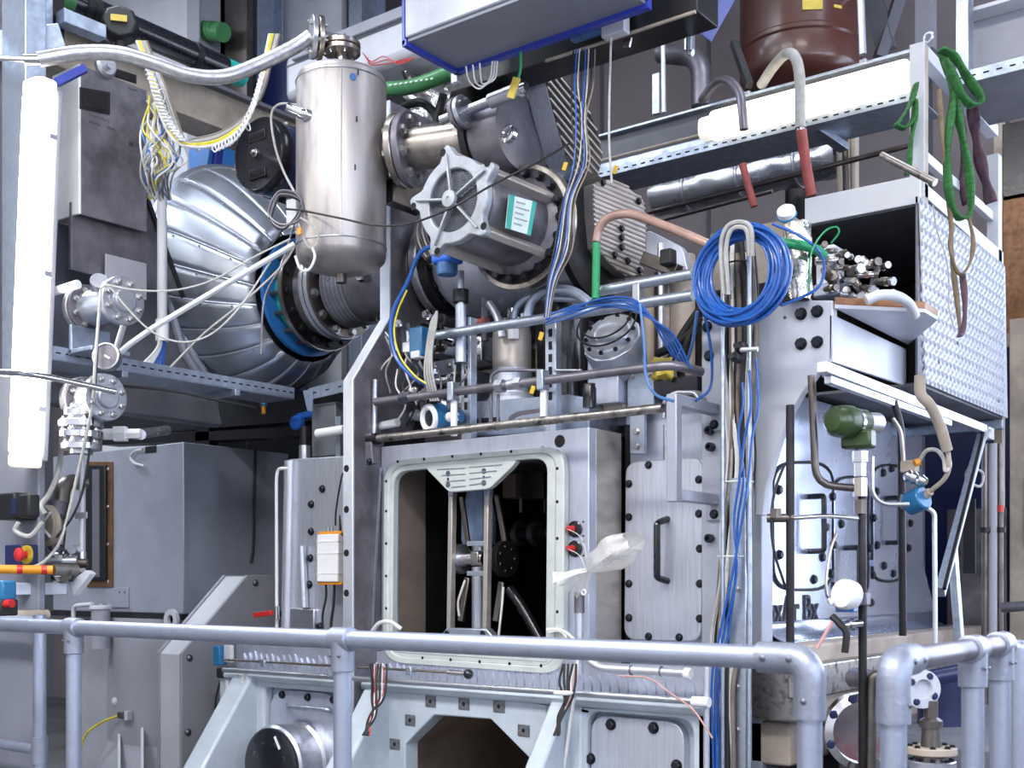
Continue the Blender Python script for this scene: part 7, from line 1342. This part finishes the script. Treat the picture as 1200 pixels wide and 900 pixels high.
# columns, panels and pipes in the far corner
for px, w_, m_, lab, Y in ((292, .2, 'galv_tray', 'blue grey steel column behind the black motor', 5.2), (418, .12, 'galv_tray', 'narrow steel column above the pale duct', 5.5), (228, .12, 'grey_paint', 'grey steel column beside the brown board', 4.8)):
    t = T('steel_column', lab, 'column'); p = V(px, 100, Y); obj('web', G().box(p.x-w_*.1, p.x+w_*.1, Y, Y+.2, 0, ZC), m_, t); obj('flange', G().box(p.x-w_/2, p.x+w_/2, Y-.015, Y, 0, ZC), m_, t, .003); obj('flange', G().box(p.x-w_/2, p.x+w_/2, Y+.2, Y+.215, 0, ZC), m_, t, .003)
t = T('wall_board', 'large pale board behind the black pipe', 'board'); obj('board', G().box(V(120, 20, 4.8).x, V(224, 20, 4.8).x, 4.8, 4.85, 0, 6.2), 'grey_light', t)
t = T('wall_board', 'pale grey board above the pale duct', 'board'); obj('board', G().box(V(308, 20, 5.5).x, V(400, 20, 5.5).x, 5.5, 5.55, 0, 6.2), 'grey_light', t)
t = T('wall_board', 'brown wooden board between two columns', 'board'); obj('board', G().box(V(236, 20, 4.95).x, V(282, 20, 4.95).x, 5.0, 5.05, 0, 6.2), 'steel_brown', t)
t = T('dark_hanging', 'dark blue curtain sheet behind the loom', 'curtain'); obj('sheet', G().box(V(300, 100, 5.2).x, V(352, 100, 5.2).x, 5.2, 5.22, 0, V(320, 70, 5.2).z), 'blue_navy', t)
t = T('green_pipe', 'short ribbed green hose before the brown board', 'hose'); obj('hose', G().cyl(V(226, 36, 4.88), V(262, 38, 4.88), .06, n=18), 'green_hose', t)
for k_ in range(5): obj('rib', G().torus(V(233+k_*5, 36+k_*.3, 4.88), RIGHT, .061, .006, 20, 6), 'green_hose', t)
bp = T('black_pipe', 'thick black pipe descending behind the braided hose', 'pipe'); bx = -4.75; a, b = U(60, -8, bx), U(262, 80, bx); zc = (a.z+b.z)/2
obj('pipe', G().cyl((bx, a.y-.6, zc), (bx, b.y, zc), .06, n=22), 'black_gloss', bp)
for px in (95, 105, 225): p = U(px, 20, bx); obj('collar', G().cyl((bx, p.y, zc), (bx, p.y+.03, zc), .066, n=22), 'black_rubber', bp)
obj('teal_end', G().cyl((bx, b.y, zc), (bx, b.y+.12, zc), .055, n=18), 'teal_gasket', bp); obj('green_part', G().cyl((bx, U(62, 0, bx).y, zc), (bx, U(82, 8, bx).y, zc), .0625, n=20), 'green_hose', bp)
t = T('valve_actuator', 'black octagonal actuator with a yellow label on the black pipe', 'actuator'); p = U(141, 30, -4.6); obj('head', G().lathe(p-Vector((0, 0, .0)), (.75, -.6, .1), [(.075, -.05), (.082, -.03), (.082, .03), (.07, .045)], 8), 'black_paint', t, .004); obj('neck', G().cyl(p-Vector((0, 0, .13)), p, .03), 'black_rubber', t); obj('yellow_label', G().obox(p+Vector((.04, -.035, .01)), (.07, .03, .004), (.75, -.6, .1), (0, 0, 1)), 'yellow_label', t)
gd = T('beige_girder', 'beige girder running back below the black pipe', 'girder'); gxx = -5.0; a, b = U(178, 100, gxx), U(272, 128, gxx)
obj('web', G().box(gxx-.02, gxx, a.y-.9, b.y+.5, b.z-.13, b.z+.06), 'plank_beige', gd); obj('lower_flange', G().box(gxx-.15, gxx+.05, a.y-.9, b.y+.5, b.z-.15, b.z-.13), 'plank_beige', gd); obj('upper_flange', G().box(gxx-.15, gxx+.05, a.y-.9, b.y+.5, b.z+.06, b.z+.08), 'grey_dark', gd)
tf_ = T('overhead_truss', 'dark blue grey steelwork at the top of the lamp post', 'steelwork'); p = D(30, 20, 4.8); obj('beam', G().bar(D(-40, 62, 4.75), D(72, 48, 4.9), .12, .1), 'galv_tray', tf_, .004); obj('post', G().bar(D(42, 45, 4.95), D(42, -60, 4.95), .1, .1), 'galv_tray', tf_, .004); obj('post', G().bar(D(62, 45, 5.0), D(62, -40, 5.0), .05, .08), 'steel_black', tf_, .004); obj('blue_strut', G().bar(D(66, 97, 4.7), D(100, 80, 4.75), .03, .03), 'blue_deep', tf_)
one('girder_bar', G().bar(D(70, 20, 4.95), D(120, 40, 5.1), .07, .06), 'galv_tray', 'grey bar end running to the actuator', 'bar', bevel=.004)
# dark far shelving on the right under the console
dk_ = T('dark_cupboard', 'dark blue steel cupboard standing behind the polished cowl', 'cupboard')
obj('front', G().box(-2.3, -1.45, 6.6, 6.65, 0, 2.6), 'blue_navy', dk_, .004); obj('side', G().box(-2.3, -1.45, 6.65, 6.95, 0, 2.58), 'black_paint', dk_)
t = T('brown_screen', 'brown board leaning behind the end cowl', 'board'); obj('board', G().box(-1.78, -1.5, 5.9, 5.93, 0, 1.6), 'steel_brown', t)
# roof truss and panels seen above the tray
t = T('roof_frame', 'grey braced frame on the back wall above the tray', 'frame'); 
for a, b in (((1018, -20), (1040, 60)), ((1060, -20), (1030, 70)), ((1085, -20), (1085, 60))): obj('brace', G().bar(D(*a, 6.5), D(*b, 6.5), .1, .06), 'grey_dark' if a[0] != 1085 else 'grey_paint', t)
for px in (705, 830, 1090, 1180): 
    p = V(px, 100, Y1-.01); struct('trim_%d' % (1+(705, 830, 1090, 1180).index(px)), G().box(p.x-.012, p.x+.012, Y1-.012, Y1, 0, ZC), 'wall_dark')
settle()
